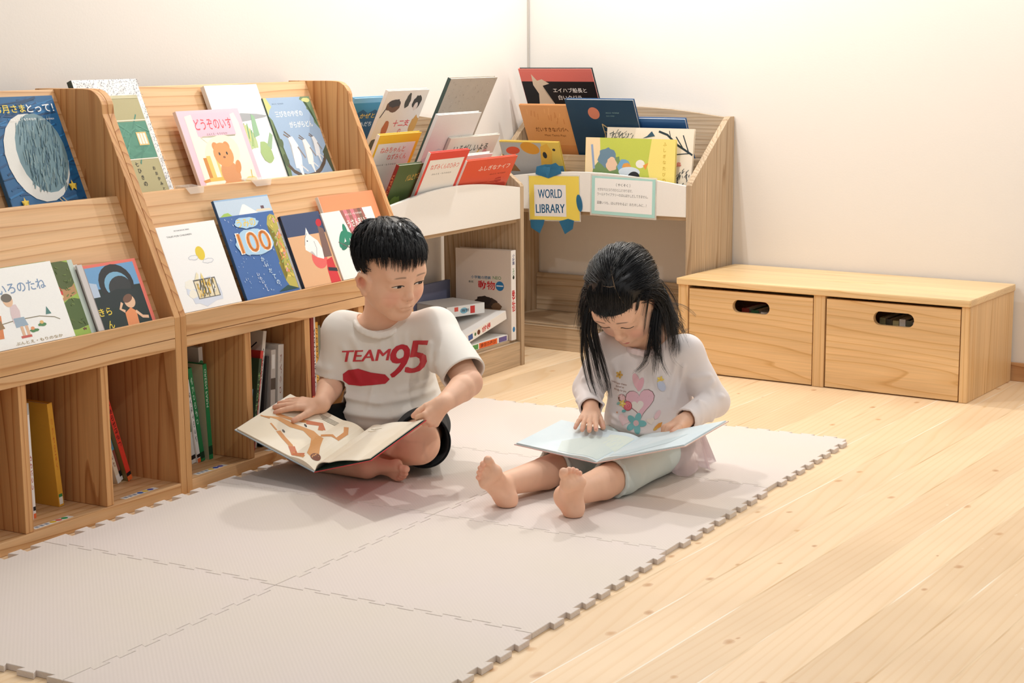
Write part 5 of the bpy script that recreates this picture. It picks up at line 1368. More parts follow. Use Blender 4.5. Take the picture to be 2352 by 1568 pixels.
def creases(lines):
    def f(X, Y, Z, D):
        for a, b, amp, w in lines:
            a, b = np.asarray(a, float), np.asarray(b, float); ab = b-a; L2 = ab@ab
            t = np.clip(((X-a[0])*ab[0]+(Y-a[1])*ab[1]+(Z-a[2])*ab[2])/L2, 0, 1)
            d2 = (X-a[0]-t*ab[0])**2+(Y-a[1]-t*ab[1])**2+(Z-a[2]-t*ab[2])**2
            D = D-(amp*np.exp(-d2/(w*w))*(0.35+0.65*np.sin(np.pi*(0.15+0.7*t)))).astype(np.float32)
        return D
    return f
def front_creases(c, ru, hv, lines):
    # creases drawn on the front of a garment: (u,z) sideways and up from c
    c = np.asarray(c, float)
    def f(X, Y, Z, D):
        U = (X-c[0])*ru[0]+(Y-c[1])*ru[1]; W = (X-c[0])*hv[0]+(Y-c[1])*hv[1]
        m = np.clip(W/0.03+0.5, 0, 1)
        for (u0, z0), (u1, z1), amp, w in lines:
            du, dz = u1-u0, z1-z0
            t = np.clip(((U-u0)*du+(Z-z0)*dz)/(du*du+dz*dz), 0, 1)
            d2 = (U-u0-t*du)**2+(Z-z0-t*dz)**2
            D = D-(amp*m*np.exp(-d2/(w*w))*(0.3+0.7*np.sin(np.pi*(0.15+0.7*t)))).astype(np.float32)
        return D
    return f
def cloth(name, fld, lo, hi, h, mat, parent, col=None, it=2):
    ax, D = fld.grid(np.asarray(lo, float), np.asarray(hi, float), h)
    V, F = surface(ax, D)
    V = relax(V, F, it, 0.5)
    o = from_np(name, V, F, mat, parent)
    return o, V, F
def printed(name, ops, W, H, org, ux, uy, V, F, parent, off=0.0012, seg=0.006):
    """lay flat artwork onto a cloth surface along its viewing side"""
    bm = bmesh.new(); mats = []
    artwork(bm, mats, ops, W, H, lambda u, v, h: (u, v, h), 0.0, 2.0e-5, False)
    for _ in range(6):
        bmesh.ops.triangulate(bm, faces=bm.faces[:])
        es = [e for e in bm.edges if e.calc_length() > seg]
        if not es: break
        bmesh.ops.subdivide_edges(bm, edges=es, cuts=1, use_grid_fill=False)
    bmesh.ops.triangulate(bm, faces=bm.faces[:])
    tree = BVHTree.FromPolygons([tuple(v) for v in V], [tuple(int(i) for i in f) for f in F])
    org, ux, uy = Vector(org), Vector(ux).normalized(), Vector(uy).normalized()
    n = ux.cross(uy).normalized()
    bad = []
    for v in bm.verts:
        p = org+ux*v.co.x+uy*v.co.y
        hit, nn, _, _ = tree.ray_cast(p+n*0.25, -n, 0.6)
        if hit is None: bad.append(v); continue
        v.co = hit+n*(off+v.co.z)
    if bad: bmesh.ops.delete(bm, geom=bad, context='VERTS')
    for f in bm.faces: f.smooth = True
    return from_bm(name, bm, mats, parent)

def open_book(name, label, SF, SB, L, R, cover, inner, page, right_lift, art, edge_col, group=None, thick=0.0045, bulge=0.010):
    """SF,SB: spine front/back; L: front left corner, R: back right corner"""
    SF, SB, L, R = [np.asarray(q, float) for q in (SF, SB, L, R)]
    s = SB-SF; dl = L-SF; dr = R-SB
    r = empty(name, tuple((SF+SB)/2), 0, label, 'book', group)
    r.location = (0, 0, 0)
    nl = unit(np.cross(s, dl)); nr = unit(np.cross(dr, s))
    nl = nl if nl[2] > 0 else -nl; nr = nr if nr[2] > 0 else -nr
    cm, im, em, pm = plain(cover), plain(inner), plain(edge_col), page
    def slab(nm, o, d, n, m1, m2):
        bm = bmesh.new()
        q = [o-0.0015*unit(s), o-0.0015*unit(s)+d*1.004, o+s+0.0015*unit(s)+d*1.004, o+s+0.0015*unit(s)]
        A = [bm.verts.new(tuple(p)) for p in q]; B_ = [bm.verts.new(tuple(p-n*0.0024)) for p in q]
        bm.faces.new(A).material_index = 1
        bm.faces.new(B_[::-1]).material_index = 0
        for i in range(4):
            f = bm.faces.new((A[i], B_[i], B_[(i+1) % 4], A[(i+1) % 4])); f.material_index = 0
        bmesh.ops.recalc_face_normals(bm, faces=bm.faces)
        return from_bm(nm, bm, [m1, m2], r)
    slab('front_cover', SF, dl, nl, cm, plain((206, 208, 204))); slab('back_cover', SF, dr, nr, em, im)
    def prof(u, lift):
        return thick*(1-math.exp(-u*14))*(1.0-0.15*u)+bulge*math.sin(min(1, u*3.2)*math.pi)*(1-u)+lift*math.sin(min(1.0, u*1.25)*math.pi)*0.9
    def page_pt(d, n, lift, u, v, h=0.0):
        return SF+s*v+d*u+n*(0.0006+prof(u, lift)+h)
    for nm, d, n, lift in (('left_page_block', dl, nl, 0.0), ('right_page_block', dr, nr, right_lift)):
        N = 26
        bm = bmesh.new(); T = []; Bt = []
        for i in range(N+1):
            u = i/N*0.985
            T.append([bm.verts.new(tuple(page_pt(d, n, lift, u, v))) for v in (0.012, 0.988)])
            low = (prof(u, lift)-thick*0.35 if lift else 0.0002)
            Bt.append([bm.verts.new(tuple(SF+s*v+d*u+n*(max(0.0003, low)))) for v in (0.012, 0.988)])
        for i in range(N):
            bm.faces.new((T[i][0], T[i+1][0], T[i+1][1], T[i][1]))
            bm.faces.new((Bt[i][0], Bt[i][1], Bt[i+1][1], Bt[i+1][0]))
            for j in (0, 1):
                bm.faces.new((T[i][j], Bt[i][j], Bt[i+1][j], T[i+1][j]))
        bm.faces.new((T[N][0], Bt[N][0], Bt[N][1], T[N][1])); bm.faces.new((T[0][0], T[0][1], Bt[0][1], Bt[0][0]))
        bmesh.ops.recalc_face_normals(bm, faces=bm.faces)
        mats = [pm]
        if art.get(nm):
            # u across from the spine, v from front to back
            b2 = bmesh.new()
            artwork(b2, mats, art[nm], 1.0, 1.0, lambda u, v, h: (u, v, h), 0.0004, 2.0e-5)
            for _ in range(5):
                bmesh.ops.triangulate(b2, faces=b2.faces[:])
                es = [e for e in b2.edges if abs(e.verts[0].co.x-e.verts[1].co.x) > 0.05]
                if not es: break
                bmesh.ops.subdivide_edges(b2, edges=es, cuts=1)
            mp = {v: bm.verts.new(tuple(page_pt(d, n, lift, v.co.x, v.co.y, v.co.z))) for v in b2.verts}
            for fc in b2.faces:
                bm.faces.new([mp[v] for v in fc.verts]).material_index = fc.material_index
            b2.free()
        for f in bm.faces: f.smooth = False
        from_bm(nm, bm, mats, r)
    return r, nl, nr

def page_mat(name, a, b, scale=5.0):
    g = Nodes(name)
    tc = g.n('TexCoord')
    nz = g.n('TexNoise', {'Vector': (tc, 'Object'), 'Scale': scale, 'Detail': 4.0})
    g.set(g.b, 'Base Color', g.ramp(nz, [(0.35, lin(a)), (0.65, lin(b))]))
    g.set(g.b, 'Roughness', 0.45)
    g.set(g.b, 'Specular IOR Level', 0.4)
    return g.m

def rng_hair(seed): return np.random.RandomState(seed)

def clip_resample(q, K):
    q = np.asarray(q); s = np.concatenate([[0], np.cumsum(np.linalg.norm(np.diff(q, axis=0), axis=1))])
    t = np.linspace(0, s[-1], K)
    return np.stack([np.interp(t, s, q[:, i]) for i in range(3)], 1)

def brows(V, C, c, R, S, col, st=0.6, x0=0.0135, x1=0.047, zc=0.0245, arch=0.0022):
    l = (V-c) @ R/S
    x = np.abs(l[:, 0]); t = (x-x0)/(x1-x0)
    z = zc+arch*np.sin(np.clip(t, 0, 1)*math.pi*0.9)-0.002*np.clip(t, 0, 1)
    w = 0.0036*(1-0.45*np.clip(t, 0, 1))
    m = np.clip(1.4-1.4*np.abs(l[:, 2]-z)/w, 0, 1)*np.clip(t*8, 0, 1)*np.clip((1-t)*5, 0, 1)*(l[:, 1] > 0.03)*(t > 0)*(t < 1)
    m = np.clip(m, 0, 1)*st
    C += (np.array(lin(col))-C)*m[:, None]

def lips(V, C, c, R, S, col, st=0.9, seam=(150, 70, 64), w=0.0150):
    l = (V-c) @ R/S
    x = l[:, 0]/w; z = l[:, 2]+0.0614-0.0009*x*x
    up = 0.0056*np.sqrt(np.clip(1-np.abs(x), 0, 1))*(1-0.18*np.exp(-(x/0.16)**2)); lo = 0.0072*np.clip(1-x*x, 0, 1)
    m = np.where(z > 0, np.clip((up-z)/0.0016, 0, 1), np.clip((lo+z)/0.0022, 0, 1))*(np.abs(x) < 1)*(l[:, 1] > 0.06)*st
    C += (np.array(lin(col))-C)*m[:, None]
    s = np.clip(1.3-np.abs(z)/0.0012, 0, 1)*(np.abs(x) < 1.02)*(l[:, 1] > 0.06)*0.75
    C += (np.array(lin(seam))-C)*s[:, None]
# ================================================================ the boy
BOY = empty('person', (-0.42, 1.66, 0.0125), 0, 'child in white TEAM 95 shirt and black shorts, cross-legged by the bookshelf', 'person')
BOY.location = (0, 0, 0)
bb_c = V3(-0.3526, 1.560, 0.5322); bS = 1.06; bear = (-0.005, 0.020, -0.016)
by_, bp_ = math.radians(-20.65), math.radians(22.3)
bfw = np.array([math.cos(by_)*math.cos(bp_), math.sin(by_)*math.cos(bp_), -math.sin(bp_)])
bR = frame_from(bfw, rollv=math.radians(5.5))
b_neck = V3(-0.408, 1.605, 0.385)
J = dict(shL=V3(-0.262, 1.640, 0.372), elL=V3(-0.092, 1.520, 0.262), wrL=V3(-0.088, 1.392, 0.232),
         shR=V3(-0.508, 1.570, 0.355), elR=V3(-0.540, 1.560, 0.215), wrR=V3(-0.497, 1.452, 0.182),
         hipL=V3(-0.345, 1.680, 0.090), knL=V3(-0.212, 1.470, 0.103), anL=V3(-0.430, 1.475, 0.052),
         hipR=V3(-0.490, 1.650, 0.090), knR=V3(-0.560, 1.440, 0.070), anR=V3(-0.318, 1.392, 0.046))
bSF, bSB, bL, bRB = V3(-0.370, 1.240, 0.062), V3(-0.353, 1.450, 0.117), V3(-0.639, 1.270, 0.133), V3(-0.100, 1.330, 0.202)
fb = Field()
PB = head(fb, bb_c, bR, bS, (1, 1), b_neck, 1.0, bear)
fb.cap(b_neck, (-0.41, 1.63, 0.33), 0.048, 0.06, 0.02)
fb.cap((-0.415, 1.64, 0.30), (-0.43, 1.67, 0.15), 0.085, 0.09, 0.03)
fb.cap(b_neck-V3(0, 0, 0.03), J['shL'], 0.040, 0.042, 0.02); fb.cap(b_neck-V3(0, 0, 0.03), J['shR'], 0.040, 0.042, 0.02)
fb.chain([J['shL'], J['elL']], [0.041, 0.034], 0.015); fb.chain([J['elL'], J['elL']*0.72+J['wrL']*0.28, J['wrL']], [0.033, 0.034, 0.0215], 0.010)
fb.chain([J['shR'], J['elR']], [0.041, 0.034], 0.015); fb.chain([J['elR'], J['elR']*0.7+J['wrR']*0.3, J['wrR']], [0.033, 0.034, 0.0215], 0.010)
for q in 'LR':
    hip, kn, an = J['hip'+q], J['kn'+q], J['an'+q]
    fb.cap(hip, kn, 0.066, 0.052, 0.02)
    fb.chain([kn, kn*0.68+an*0.32+V3(0, 0.0, -0.008), an], [0.050, 0.047, 0.030], 0.016)
    fb.cap(V3(-0.43, 1.68, 0.11), hip, 0.085, 0.07, 0.03)
# hands
bnl = unit(np.cross(bL-bSF, bSB-bSF)); bnl = bnl if bnl[2] > 0 else -bnl
yR = unit(V3(-0.612, 1.405, 0.178)-V3(-0.497, 1.452, 0.170)); zR = unit(bnl-yR*(bnl@yR)); xR = -np.cross(yR, zR)
if xR[1] > 0: xR = -xR
wR = J['wrR']+V3(-0.006, -0.004, -0.006)
fb.cap(J['wrR'], wR, 0.0205, 0.019, 0.008)
hR, nR_ = hand(fb, wR, np.stack([xR, yR, zR], 1), 1, [(0.16, 0.10, 0.06), (0.10, 0.10, 0.08), (0.10, 0.12, 0.1), (0.12, 0.16, 0.1)], (0.20, 0.06, -0.05, -0.14), (0.95, 0.12, 0.10), 1.08)
nr = unit(np.cross(bRB-bSB, bSB-bSF)); nr = nr if nr[2] > 0 else -nr
cornerL = bRB+V3(-0.012, 0.0, 0.0)
yL = unit(V3(-0.30, -0.62, -0.62)); zL = unit(V3(0.88, -0.30, 0.20)); zL = unit(zL-yL*(zL@yL)); xL = np.cross(yL, zL)
if xL[2] < 0: xL = -xL
hLt, nL_ = hand(fb, J['wrL'], np.stack([xL, yL, zL], 1), -1, [(1.05, 1.25, 0.7), (1.1, 1.3, 0.7), (1.15, 1.3, 0.7), (1.2, 1.3, 0.7)], (0.0, 0.0, 0.0, 0.0), (0.42, 0.42, 0.25), 1.05)
# feet: the right one lies on its outer edge with the sole to the front
yF = unit(RV*0.66+HV*0.66-ZV*0.16); xF = unit(ZV*0.9-RV*0.25); xF = unit(xF-yF*(xF@yF)); zF = np.cross(xF, yF)
if zF @ HV < 0: zF = -zF
tipsR = foot(fb, J['anR'], np.stack([xF, yF, zF], 1), 1, 0.90)
yG = unit(-RV*0.9+HV*0.2-ZV*0.2); xG = unit(ZV*0.8+RV*0.1); xG = unit(xG-yG*(xG@yG)); zG = np.cross(xG, yG)
if zG @ HV > 0: zG = -zG
foot(fb, J['anL'], np.stack([xG, yG, zG], 1), -1, 0.85)
fb.plane((0, 0, 0.0125), (0, 0, -1), 0.004)
BV, BF = regions(fb, (-0.70, 1.24, 0.004), (0.02, 1.80, 0.66), 0.0026,
    [(bb_c-V3(0.115, 0.125, 0.155), bb_c+V3(0.125, 0.115, 0.125), 0.00125),
     (V3(-0.66, 1.33, 0.12), V3(-0.46, 1.50, 0.23), 0.0012), (V3(-0.17, 1.27, 0.13), V3(-0.03, 1.42, 0.27), 0.0012),
     (V3(-0.36, 1.27, 0.005), V3(-0.17, 1.45, 0.12), 0.0014)])
SKB = (240, 194, 164)
spots = face_paint(PB, bS, ear=bear)
for t in nR_+nL_: spots.append((t, 0.0062, (240, 190, 168), 0.7))
for t in hR+hLt+tipsR: spots.append((t, 0.014, (226, 146, 120), 0.45))
spots += [(J['knL'], 0.07, (226, 158, 128), 0.45), (J['elL'], 0.045, (222, 150, 120), 0.4)]
BC = paint(BV, SKB, spots)
loc = (BV-bb_c) @ bR/bS
scalp = (loc[:, 2] > 0.066-0.55*np.clip(0.05-loc[:, 1], 0, 0.10)-0.2*np.clip(-0.02-loc[:, 1], 0, 1)) & (np.linalg.norm(BV-bb_c, axis=1) < 0.16) & (loc[:, 2] > -0.045)
BC[scalp] = lin((40, 34, 32))
brows(BV, BC, bb_c, bR, bS, (92, 72, 62), 0.62)
body = from_np('body', BV, BF, M_SKIN, BOY, True, None, BC)
BTREE = BVHTree.FromPolygons([tuple(v) for v in BV], [tuple(int(i) for i in f) for f in BF])
for s in (-1, 1):
    eye(PB, bR, bS, s, BOY, BTREE, 0.0054, (0.0022*s, 0.0004), slant=0.03)

# hair: short, combed from the crown, ragged fringe
def short_hair(name, P, parent, guides, per, seed, S, fringe_z=0.047, length=0.062, r0=0.0006):
    rr = rng_hair(seed)
    rad = np.array([0.0765, 0.0935, 0.0825]); cen = np.array([0, -0.010, 0.030])
    crown = unit(np.array([0.10, -0.62, 0.78]))
    paths = []; K = 9; M = 22; made = 0
    while made < guides:
        d = unit(rr.randn(3))
        if d[2] < -0.5: continue
        p0 = cen+rad*d
        y, z, x = p0[1], p0[2], abs(p0[0])
        if y > 0.030: lim = 0.068
        elif y > 0.000: lim = 0.016+(y/0.03)*0.046
        elif y > -0.02: lim = 0.0
        else: lim = -0.042
        side_burn = x > 0.055 and 0.0 < y < 0.022 and z > -0.022
        if z < lim and not side_burn: continue
        made += 1
        t = d-crown*(d@crown); t = unit(t)
        sw = 0.12*rr.randn()+0.15
        bt = np.cross(d, t)
        t = unit(t+bt*sw)
        ax = unit(np.cross(d, t))
        top = np.clip((z-0.03)/0.07, 0, 1)
        L = length*rr.uniform(0.8, 1.1)*(0.55+0.45*top)*(0.5 if side_burn else 1.0)
        lf = 0.004+0.013*top*rr.uniform(0.5, 1.1)
        zmin = fringe_z+rr.uniform(-0.008, 0.005)
        q = []
        for i in range(M):
            u = i/(M-1); a = u*L/0.088
            dd = d*math.cos(a)+np.cross(ax, d)*math.sin(a)
            p = cen+(rad+0.0015+lf*math.sin(min(1.0, u*1.5)*math.pi/2))*dd
            if i > 2 and ((p[1] > 0.030 and p[2] < zmin) or (abs(p[0]) > 0.05 and p[1] < 0.03 and p[1] > -0.03 and p[2] < -0.022) or p[2] < -0.055): break
            q.append(p)
        if len(q) < 4: continue
        g0 = clip_resample(q, K)
        for c in range(per):
            o = rr.randn(3)*0.0030; o -= d*(o@d)*0.5
            u = np.linspace(0, 1, K)[:, None]
            j_ = rr.randn(3)*0.0007
            w = g0+o*(1-0.80*u)+j_*u
            paths.append(np.stack([P(*p) for p in w]))
    n = len(paths)
    return strands(name, paths, np.full(n, r0*S)*rr.uniform(0.7, 1.2, n), M_HAIR, parent, 0.15)
capf = Field()
capf.ell(PB(0, -0.013, 0.036), np.array([0.0775, 0.0945, 0.0860])*bS, bR, 0.001)
capf.plane(PB(0, 0.060, 0.076), bR @ unit(np.array([0, 0.45, -0.89])), 0.012)
capf.plane(PB(0, 0.0, -0.036), bR @ unit(np.array([0, -0.05, -1.0])), 0.012)
for s in (-1, 1):
    capf.ell(PB(s*0.082, 0.024, -0.022), np.array([0.030, 0.034, 0.040])*bS, bR, 0.012, '-')
    capf.ell(PB(s*0.066, 0.066, 0.022), np.array([0.030, 0.034, 0.038])*bS, bR, 0.012, '-')
ax_, D_ = capf.grid(bb_c-0.14, bb_c+0.15, 0.0025)
cv, cf = surface(ax_, D_)
hair = from_np('hair', cv, cf, M_HAIR, BOY)
short_hair('hair_strand_layer', PB, hair, 860, 8, 3, bS)

# T-shirt
M_TEE = cloth_mat('white_jersey', (236, 231, 222))
ft = Field()
Rt = np.stack([RV, HV, ZV], 1)
ft.ell((-0.405, 1.628, 0.300), (0.122, 0.088, 0.090), Rt, 0.03)
ft.ell((-0.425, 1.655, 0.205), (0.128, 0.098, 0.10), Rt, 0.05)
ft.ell((-0.418, 1.650, 0.135), (0.150, 0.128, 0.075), Rt, 0.05)
ft.cap(b_neck-V3(0, 0, 0.034), J['shL']+V3(0, 0, -0.004), 0.046, 0.052, 0.03)
ft.cap(b_neck-V3(0, 0, 0.034), J['shR']+V3(0, 0, -0.004), 0.046, 0.052, 0.03)
eL = J['shL']+(J['elL']-J['shL'])*0.86; eR = J['shR']+(J['elR']-J['shR'])*0.90
ft.cap(J['shL'], J['elL']*1.02-J['shL']*0.02, 0.050, 0.060, 0.03)
ft.cap(J['shR'], J['elR']+V3(-0.004, 0, -0.02), 0.049, 0.050, 0.03)
ft.post(creases([((-0.57, 1.535, 0.262), (-0.505, 1.505, 0.258), 0.007, 0.011), ((-0.565, 1.53, 0.236), (-0.50, 1.505, 0.236), 0.006, 0.010), ((-0.235, 1.55, 0.335), (-0.20, 1.53, 0.27), 0.006, 0.014), ((-0.19, 1.52, 0.33), (-0.16, 1.50, 0.27), 0.005, 0.013)]))
ft.post(front_creases((-0.405, 1.628, 0), RV, HV, [
    ((0.118, 0.345), (0.108, 0.245), 0.009, 0.009), ((0.098, 0.350), (0.085, 0.235), 0.007, 0.009), ((0.128, 0.30), (0.098, 0.200), 0.008, 0.010), ((0.075, 0.355), (0.065, 0.30), 0.004, 0.008),
    ((-0.14, 0.188), (-0.02, 0.180), 0.008, 0.009), ((-0.03, 0.178), (0.12, 0.198), 0.008, 0.010), ((-0.12, 0.150), (0.03, 0.142), 0.010, 0.011), ((0.02, 0.150), (0.14, 0.168), 0.009, 0.010), ((-0.05, 0.165), (-0.035, 0.225), 0.005, 0.008),
    ((0.03, 0.205), (0.115, 0.228), 0.006, 0.009), ((-0.115, 0.32), (-0.080, 0.235), 0.006, 0.010), ((-0.09, 0.345), (-0.05, 0.27), 0.004, 0.009), ((0.02, 0.365), (0.025, 0.31), 0.004, 0.007), ((-0.01, 0.36), (-0.015, 0.315), 0.003, 0.006), ((0.05, 0.36), (0.055, 0.305), 0.004, 0.007)]))
ft.post(folds(4, 0.0016, 5, 30.0, [(0.3, 0.3, 1.0), (1, 0.2, 0.6), (0.5, 0.5, -0.9)]))
ft.post(hollow(0.0060))
ft.ell(b_neck+V3(0.004, -0.010, 0.020), (0.064, 0.060, 0.056), Rt, 0.004, '-')
ft.plane((-0.42, 1.65, 0.100), (0.0, 0.12, -1.0), 0.003)
ft.plane(eL, J['elL']-J['shL']+V3(0.03, 0.0, -0.05), 0.003)
def cut_r(X, Y, Z, D):
    d = unit(J['elR']-J['shR']+V3(0.01, -0.01, 0)); q = (X-eR[0])*d[0]+(Y-eR[1])*d[1]+(Z-eR[2])*d[2]
    near = np.sqrt((X-J['elR'][0])**2+(Y-J['elR'][1])**2) < 0.075
    return np.where(near & (Z < 0.30), np.maximum(D, np.where(X+0.2*Z < -0.445, q, -1.0)), D)
ft.post(cut_r)
tee, TV, TF = cloth('t_shirt', ft, (-0.66, 1.48, 0.07), (-0.02, 1.80, 0.46), 0.0024, M_TEE, BOY)
# ribbed collar
cn = b_neck+V3(0.002, -0.012, -0.004)
ring = []
for i in range(29):
    a = 2*math.pi*i/28
    c_, s_ = math.cos(a), math.sin(a)
    ring.append(cn+RV*0.0665*c_+HV*0.062*s_+ZV*(-0.010*max(0, s_)-0.012*max(0, s_)**2+0.006*abs(c_)+0.010*max(0, -s_)))
fc_ = Field()
for a, b in zip(ring, ring[1:]):
    fc_.cap(a, b, 0.0058, 0.0058, 0.002); fc_.cap(a-ZV*0.006+HV*0.002, b-ZV*0.006+HV*0.002, 0.0055, 0.0055, 0.003)
cloth('collar', fc_, cn-0.11, cn+0.09, 0.0018, M_TEE, tee)
# chest lettering
RD = (206, 62, 70); RD2 = (196, 44, 58)
ox = V3(-0.525, 1.50, 0.212)
pr = [('t', '/TEAM', 0.285, 0.74, 0.125, 0.03, 0.54, RD), ('t', '/9', 0.655, 0.63, 0.36, 0.05, 0.20, RD2), ('t', '/5', 0.860, 0.70, 0.36, 0.05, 0.20, RD),
      ('p', [(0.02, 0.40), (0.08, 0.47), (0.20, 0.50), (0.34, 0.43), (0.50, 0.39), (0.55, 0.30), (0.50, 0.22), (0.22, 0.18), (0.08, 0.20), (0.02, 0.28)], RD2)]
cp = V3(-0.455, 1.56, 0.250)
ux = unit(RV+0.02*ZV)
uy = unit(ZV*0.97-HV*0.12)
printed('shirt_print', pr, 0.238, 0.145, tuple(cp-ux*0.046-uy*0.062), tuple(ux), tuple(uy), TV, TF, tee)

# shorts
M_SHORT = cloth_mat('black_cotton', (18, 22, 24), 700.0, 0.9, 0.2, 0.1)
fs = Field()
fs.ell((-0.425, 1.680, 0.090), (0.148, 0.118, 0.080), Rt, 0.03)
hL, kL = J['hipL'], J['knL']; hR2, kR = J['hipR'], J['knR']
fs.cap(hL, hL*0.12+kL*0.88+V3(0.010, 0.006, 0.0), 0.072, 0.070, 0.03)
fs.cap(hR2, hR2*0.2+kR*0.8, 0.074, 0.076, 0.03)
fs.post(folds(9, 0.0022, 4, 40.0))
fs.post(hollow(0.0064))
fs.plane(hL*0.10+kL*0.90, unit(kL-hL)+V3(0.12, 0, 0.38), 0.004)
fs.post(lambda X, Y, Z, D: np.where(X < -0.44, np.maximum(D, (X-(hR2[0]*0.25+kR[0]*0.75))*unit(kR-hR2)[0]+(Y-(hR2[1]*0.25+kR[1]*0.75))*unit(kR-hR2)[1]), D))
fs.plane((0, 0, 0.0125), (0, 0, -1), 0.003)
cloth('shorts', fs, (-0.70, 1.36, 0.004), (-0.08, 1.86, 0.20), 0.0028, M_SHORT, BOY)

# the open picture book on his lap
M_PG1 = page_mat('watercolour_page_cream', (240, 226, 200), (248, 240, 222), 6.0)
OR = (214, 150, 92); OR2 = (206, 122, 84)
lp = [
      ('l', [(0.86, 0.55), (0.72, 0.58), (0.55, 0.67), (0.42, 0.74), (0.36, 0.64)], 0.055, OR), ('l', [(0.55, 0.66), (0.42, 0.74), (0.35, 0.66)], 0.075, OR2),
      ('p', [(0.93, 0.42), (0.80, 0.47), (0.62, 0.45), (0.48, 0.50), (0.34, 0.44), (0.26, 0.30), (0.20, 0.16), (0.12, 0.12), (0.08, 0.20), (0.16, 0.34), (0.24, 0.52), (0.40, 0.58), (0.62, 0.54), (0.80, 0.53)], (220, 160, 100)),
      ('l', [(0.66, 0.30), (0.55, 0.24), (0.42, 0.18), (0.30, 0.06), (0.18, 0.08)], 0.05, OR), ('l', [(0.40, 0.17), (0.29, 0.07), (0.20, 0.11)], 0.07, OR2),
      ('l', [(0.30, 0.56), (0.20, 0.62), (0.12, 0.60), (0.12, 0.76), (0.18, 0.86)], 0.05, OR), ('e', 0.10, 0.17, 0.05, 0.06, 0, (128, 78, 56)),
      ('e', 0.52, 0.60, 0.03, 0.012, 0.6, (70, 66, 66)), ('e', 0.62, 0.34, 0.03, 0.012, 0.6, (90, 86, 84)),
      ('l', [(0.86, 0.43), (0.96, 0.40)], 0.02, OR), ('l', [(0.84, 0.56), (0.95, 0.62)], 0.018, OR), ('l', [(0.68, 0.30), (0.80, 0.36)], 0.018, OR)]
for k in range(4):
    lp.append(('l', [(0.30, 0.90-0.022*k), (0.56-0.03*k, 0.90-0.022*k)], 0.006, (120, 112, 100)))
rp = [('l', [(0.25, 0.86), (0.45, 0.84)], 0.010, (170, 156, 120)), ('l', [(0.25, 0.80), (0.40, 0.79)], 0.008, (190, 170, 120))]
open_book('open_picture_book', 'open picture book with an orange animal, on the lap of the boy', bSF, bSB, bL, bRB, (150, 186, 214), (40, 74, 66), M_PG1, 0.012,
          {'left_page_block': lp, 'right_page_block': rp}, (206, 52, 56))
# ================================================================ the girl
GIRL = empty('person', (0, 0, 0), 0, 'long-haired child in pale long-sleeved top and mint leggings, legs stretched, reading', 'person')
GR = np.array([0.96, 0.28, 0.0]); GH = np.array([0.28, -0.96, 0.0]); GT = np.stack([GR, GH, ZV], 1)
gc = V3(0.217, 1.780, 0.4676); gS = 1.05; gear = (-0.010, 0.016, -0.010)
gy_, gp_ = math.radians(-89.19), math.radians(50.34)
gR = frame_from((math.cos(gy_)*math.cos(gp_), math.sin(gy_)*math.cos(gp_), -math.sin(gp_)), rollv=math.radians(4.4))
g_neck = V3(0.250, 1.862, 0.345)
K = dict(shL=V3(0.345, 1.868, 0.322), elL=V3(0.417, 1.885, 0.196), wrL=V3(0.396, 1.742, 0.170),
         shR=V3(0.152, 1.815, 0.322), elR=V3(0.095, 1.812, 0.212), wrR=V3(0.160, 1.700, 0.184),
         hipL=V3(0.305, 1.860, 0.072), knL=V3(0.308, 1.575, 0.064), anL=V3(0.277, 1.340, 0.060),
         hipR=V3(0.195, 1.835, 0.072), knR=V3(0.143, 1.605, 0.062), anR=V3(0.096, 1.348, 0.060))
gSF, gSB, gL, gRB = V3(0.277, 1.500, 0.104), V3(0.309, 1.680, 0.131), V3(0.063, 1.480, 0.130), V3(0.541, 1.680, 0.198)
fg = Field()
PG = head(fg, gc, gR, gS, (1, 1), None, 1.0, gear)
fg.cap(PG(0, -0.030, -0.035), g_neck, 0.038*gS, 0.042, 0.02)
fg.cap(g_neck, (0.245, 1.875, 0.27), 0.044, 0.06, 0.02)
fg.cap((0.245, 1.878, 0.26), (0.25, 1.88, 0.13), 0.072, 0.08, 0.03)
for q in 'LR':
    fg.cap(g_neck-V3(0, 0, 0.03), K['sh'+q], 0.034, 0.036, 0.02)
    fg.chain([K['sh'+q], K['el'+q]], [0.034, 0.029], 0.015)
    fg.chain([K['el'+q], K['el'+q]*0.7+K['wr'+q]*0.3, K['wr'+q]], [0.028, 0.028, 0.0185], 0.010)
    hip, kn, an = K['hip'+q], K['kn'+q], K['an'+q]
    fg.cap(hip, kn, 0.052, 0.043, 0.02)
    fg.chain([kn, kn*0.66+an*0.34+V3(0, 0, -0.006), an], [0.041, 0.0405, 0.0265], 0.014)
# hand flat on the left page, fingers towards the front
gnl = unit(np.cross(gL-gSF, gSB-gSF)); gnl = gnl if gnl[2] > 0 else -gnl
tip = V3(0.200, 1.592, 0.143)
yR = unit(tip-K['wrR']+V3(0, 0, 0.012)); xR = unit(V3(0.98, 0.20, 0.05)); xR = unit(xR-yR*(xR@yR)); zR = np.cross(xR, yR); zR = zR if zR[2] > 0 else -zR
hRt, nRt = hand(fg, K['wrR'], np.stack([xR, yR, zR], 1), 1, [(-0.02, 0.22, 0.15), (-0.02, 0.22, 0.15), (-0.02, 0.24, 0.15), (0.0, 0.24, 0.15)], (0.10, 0.02, -0.10, -0.30), (0.50, 0.30, 0.10), 0.98)
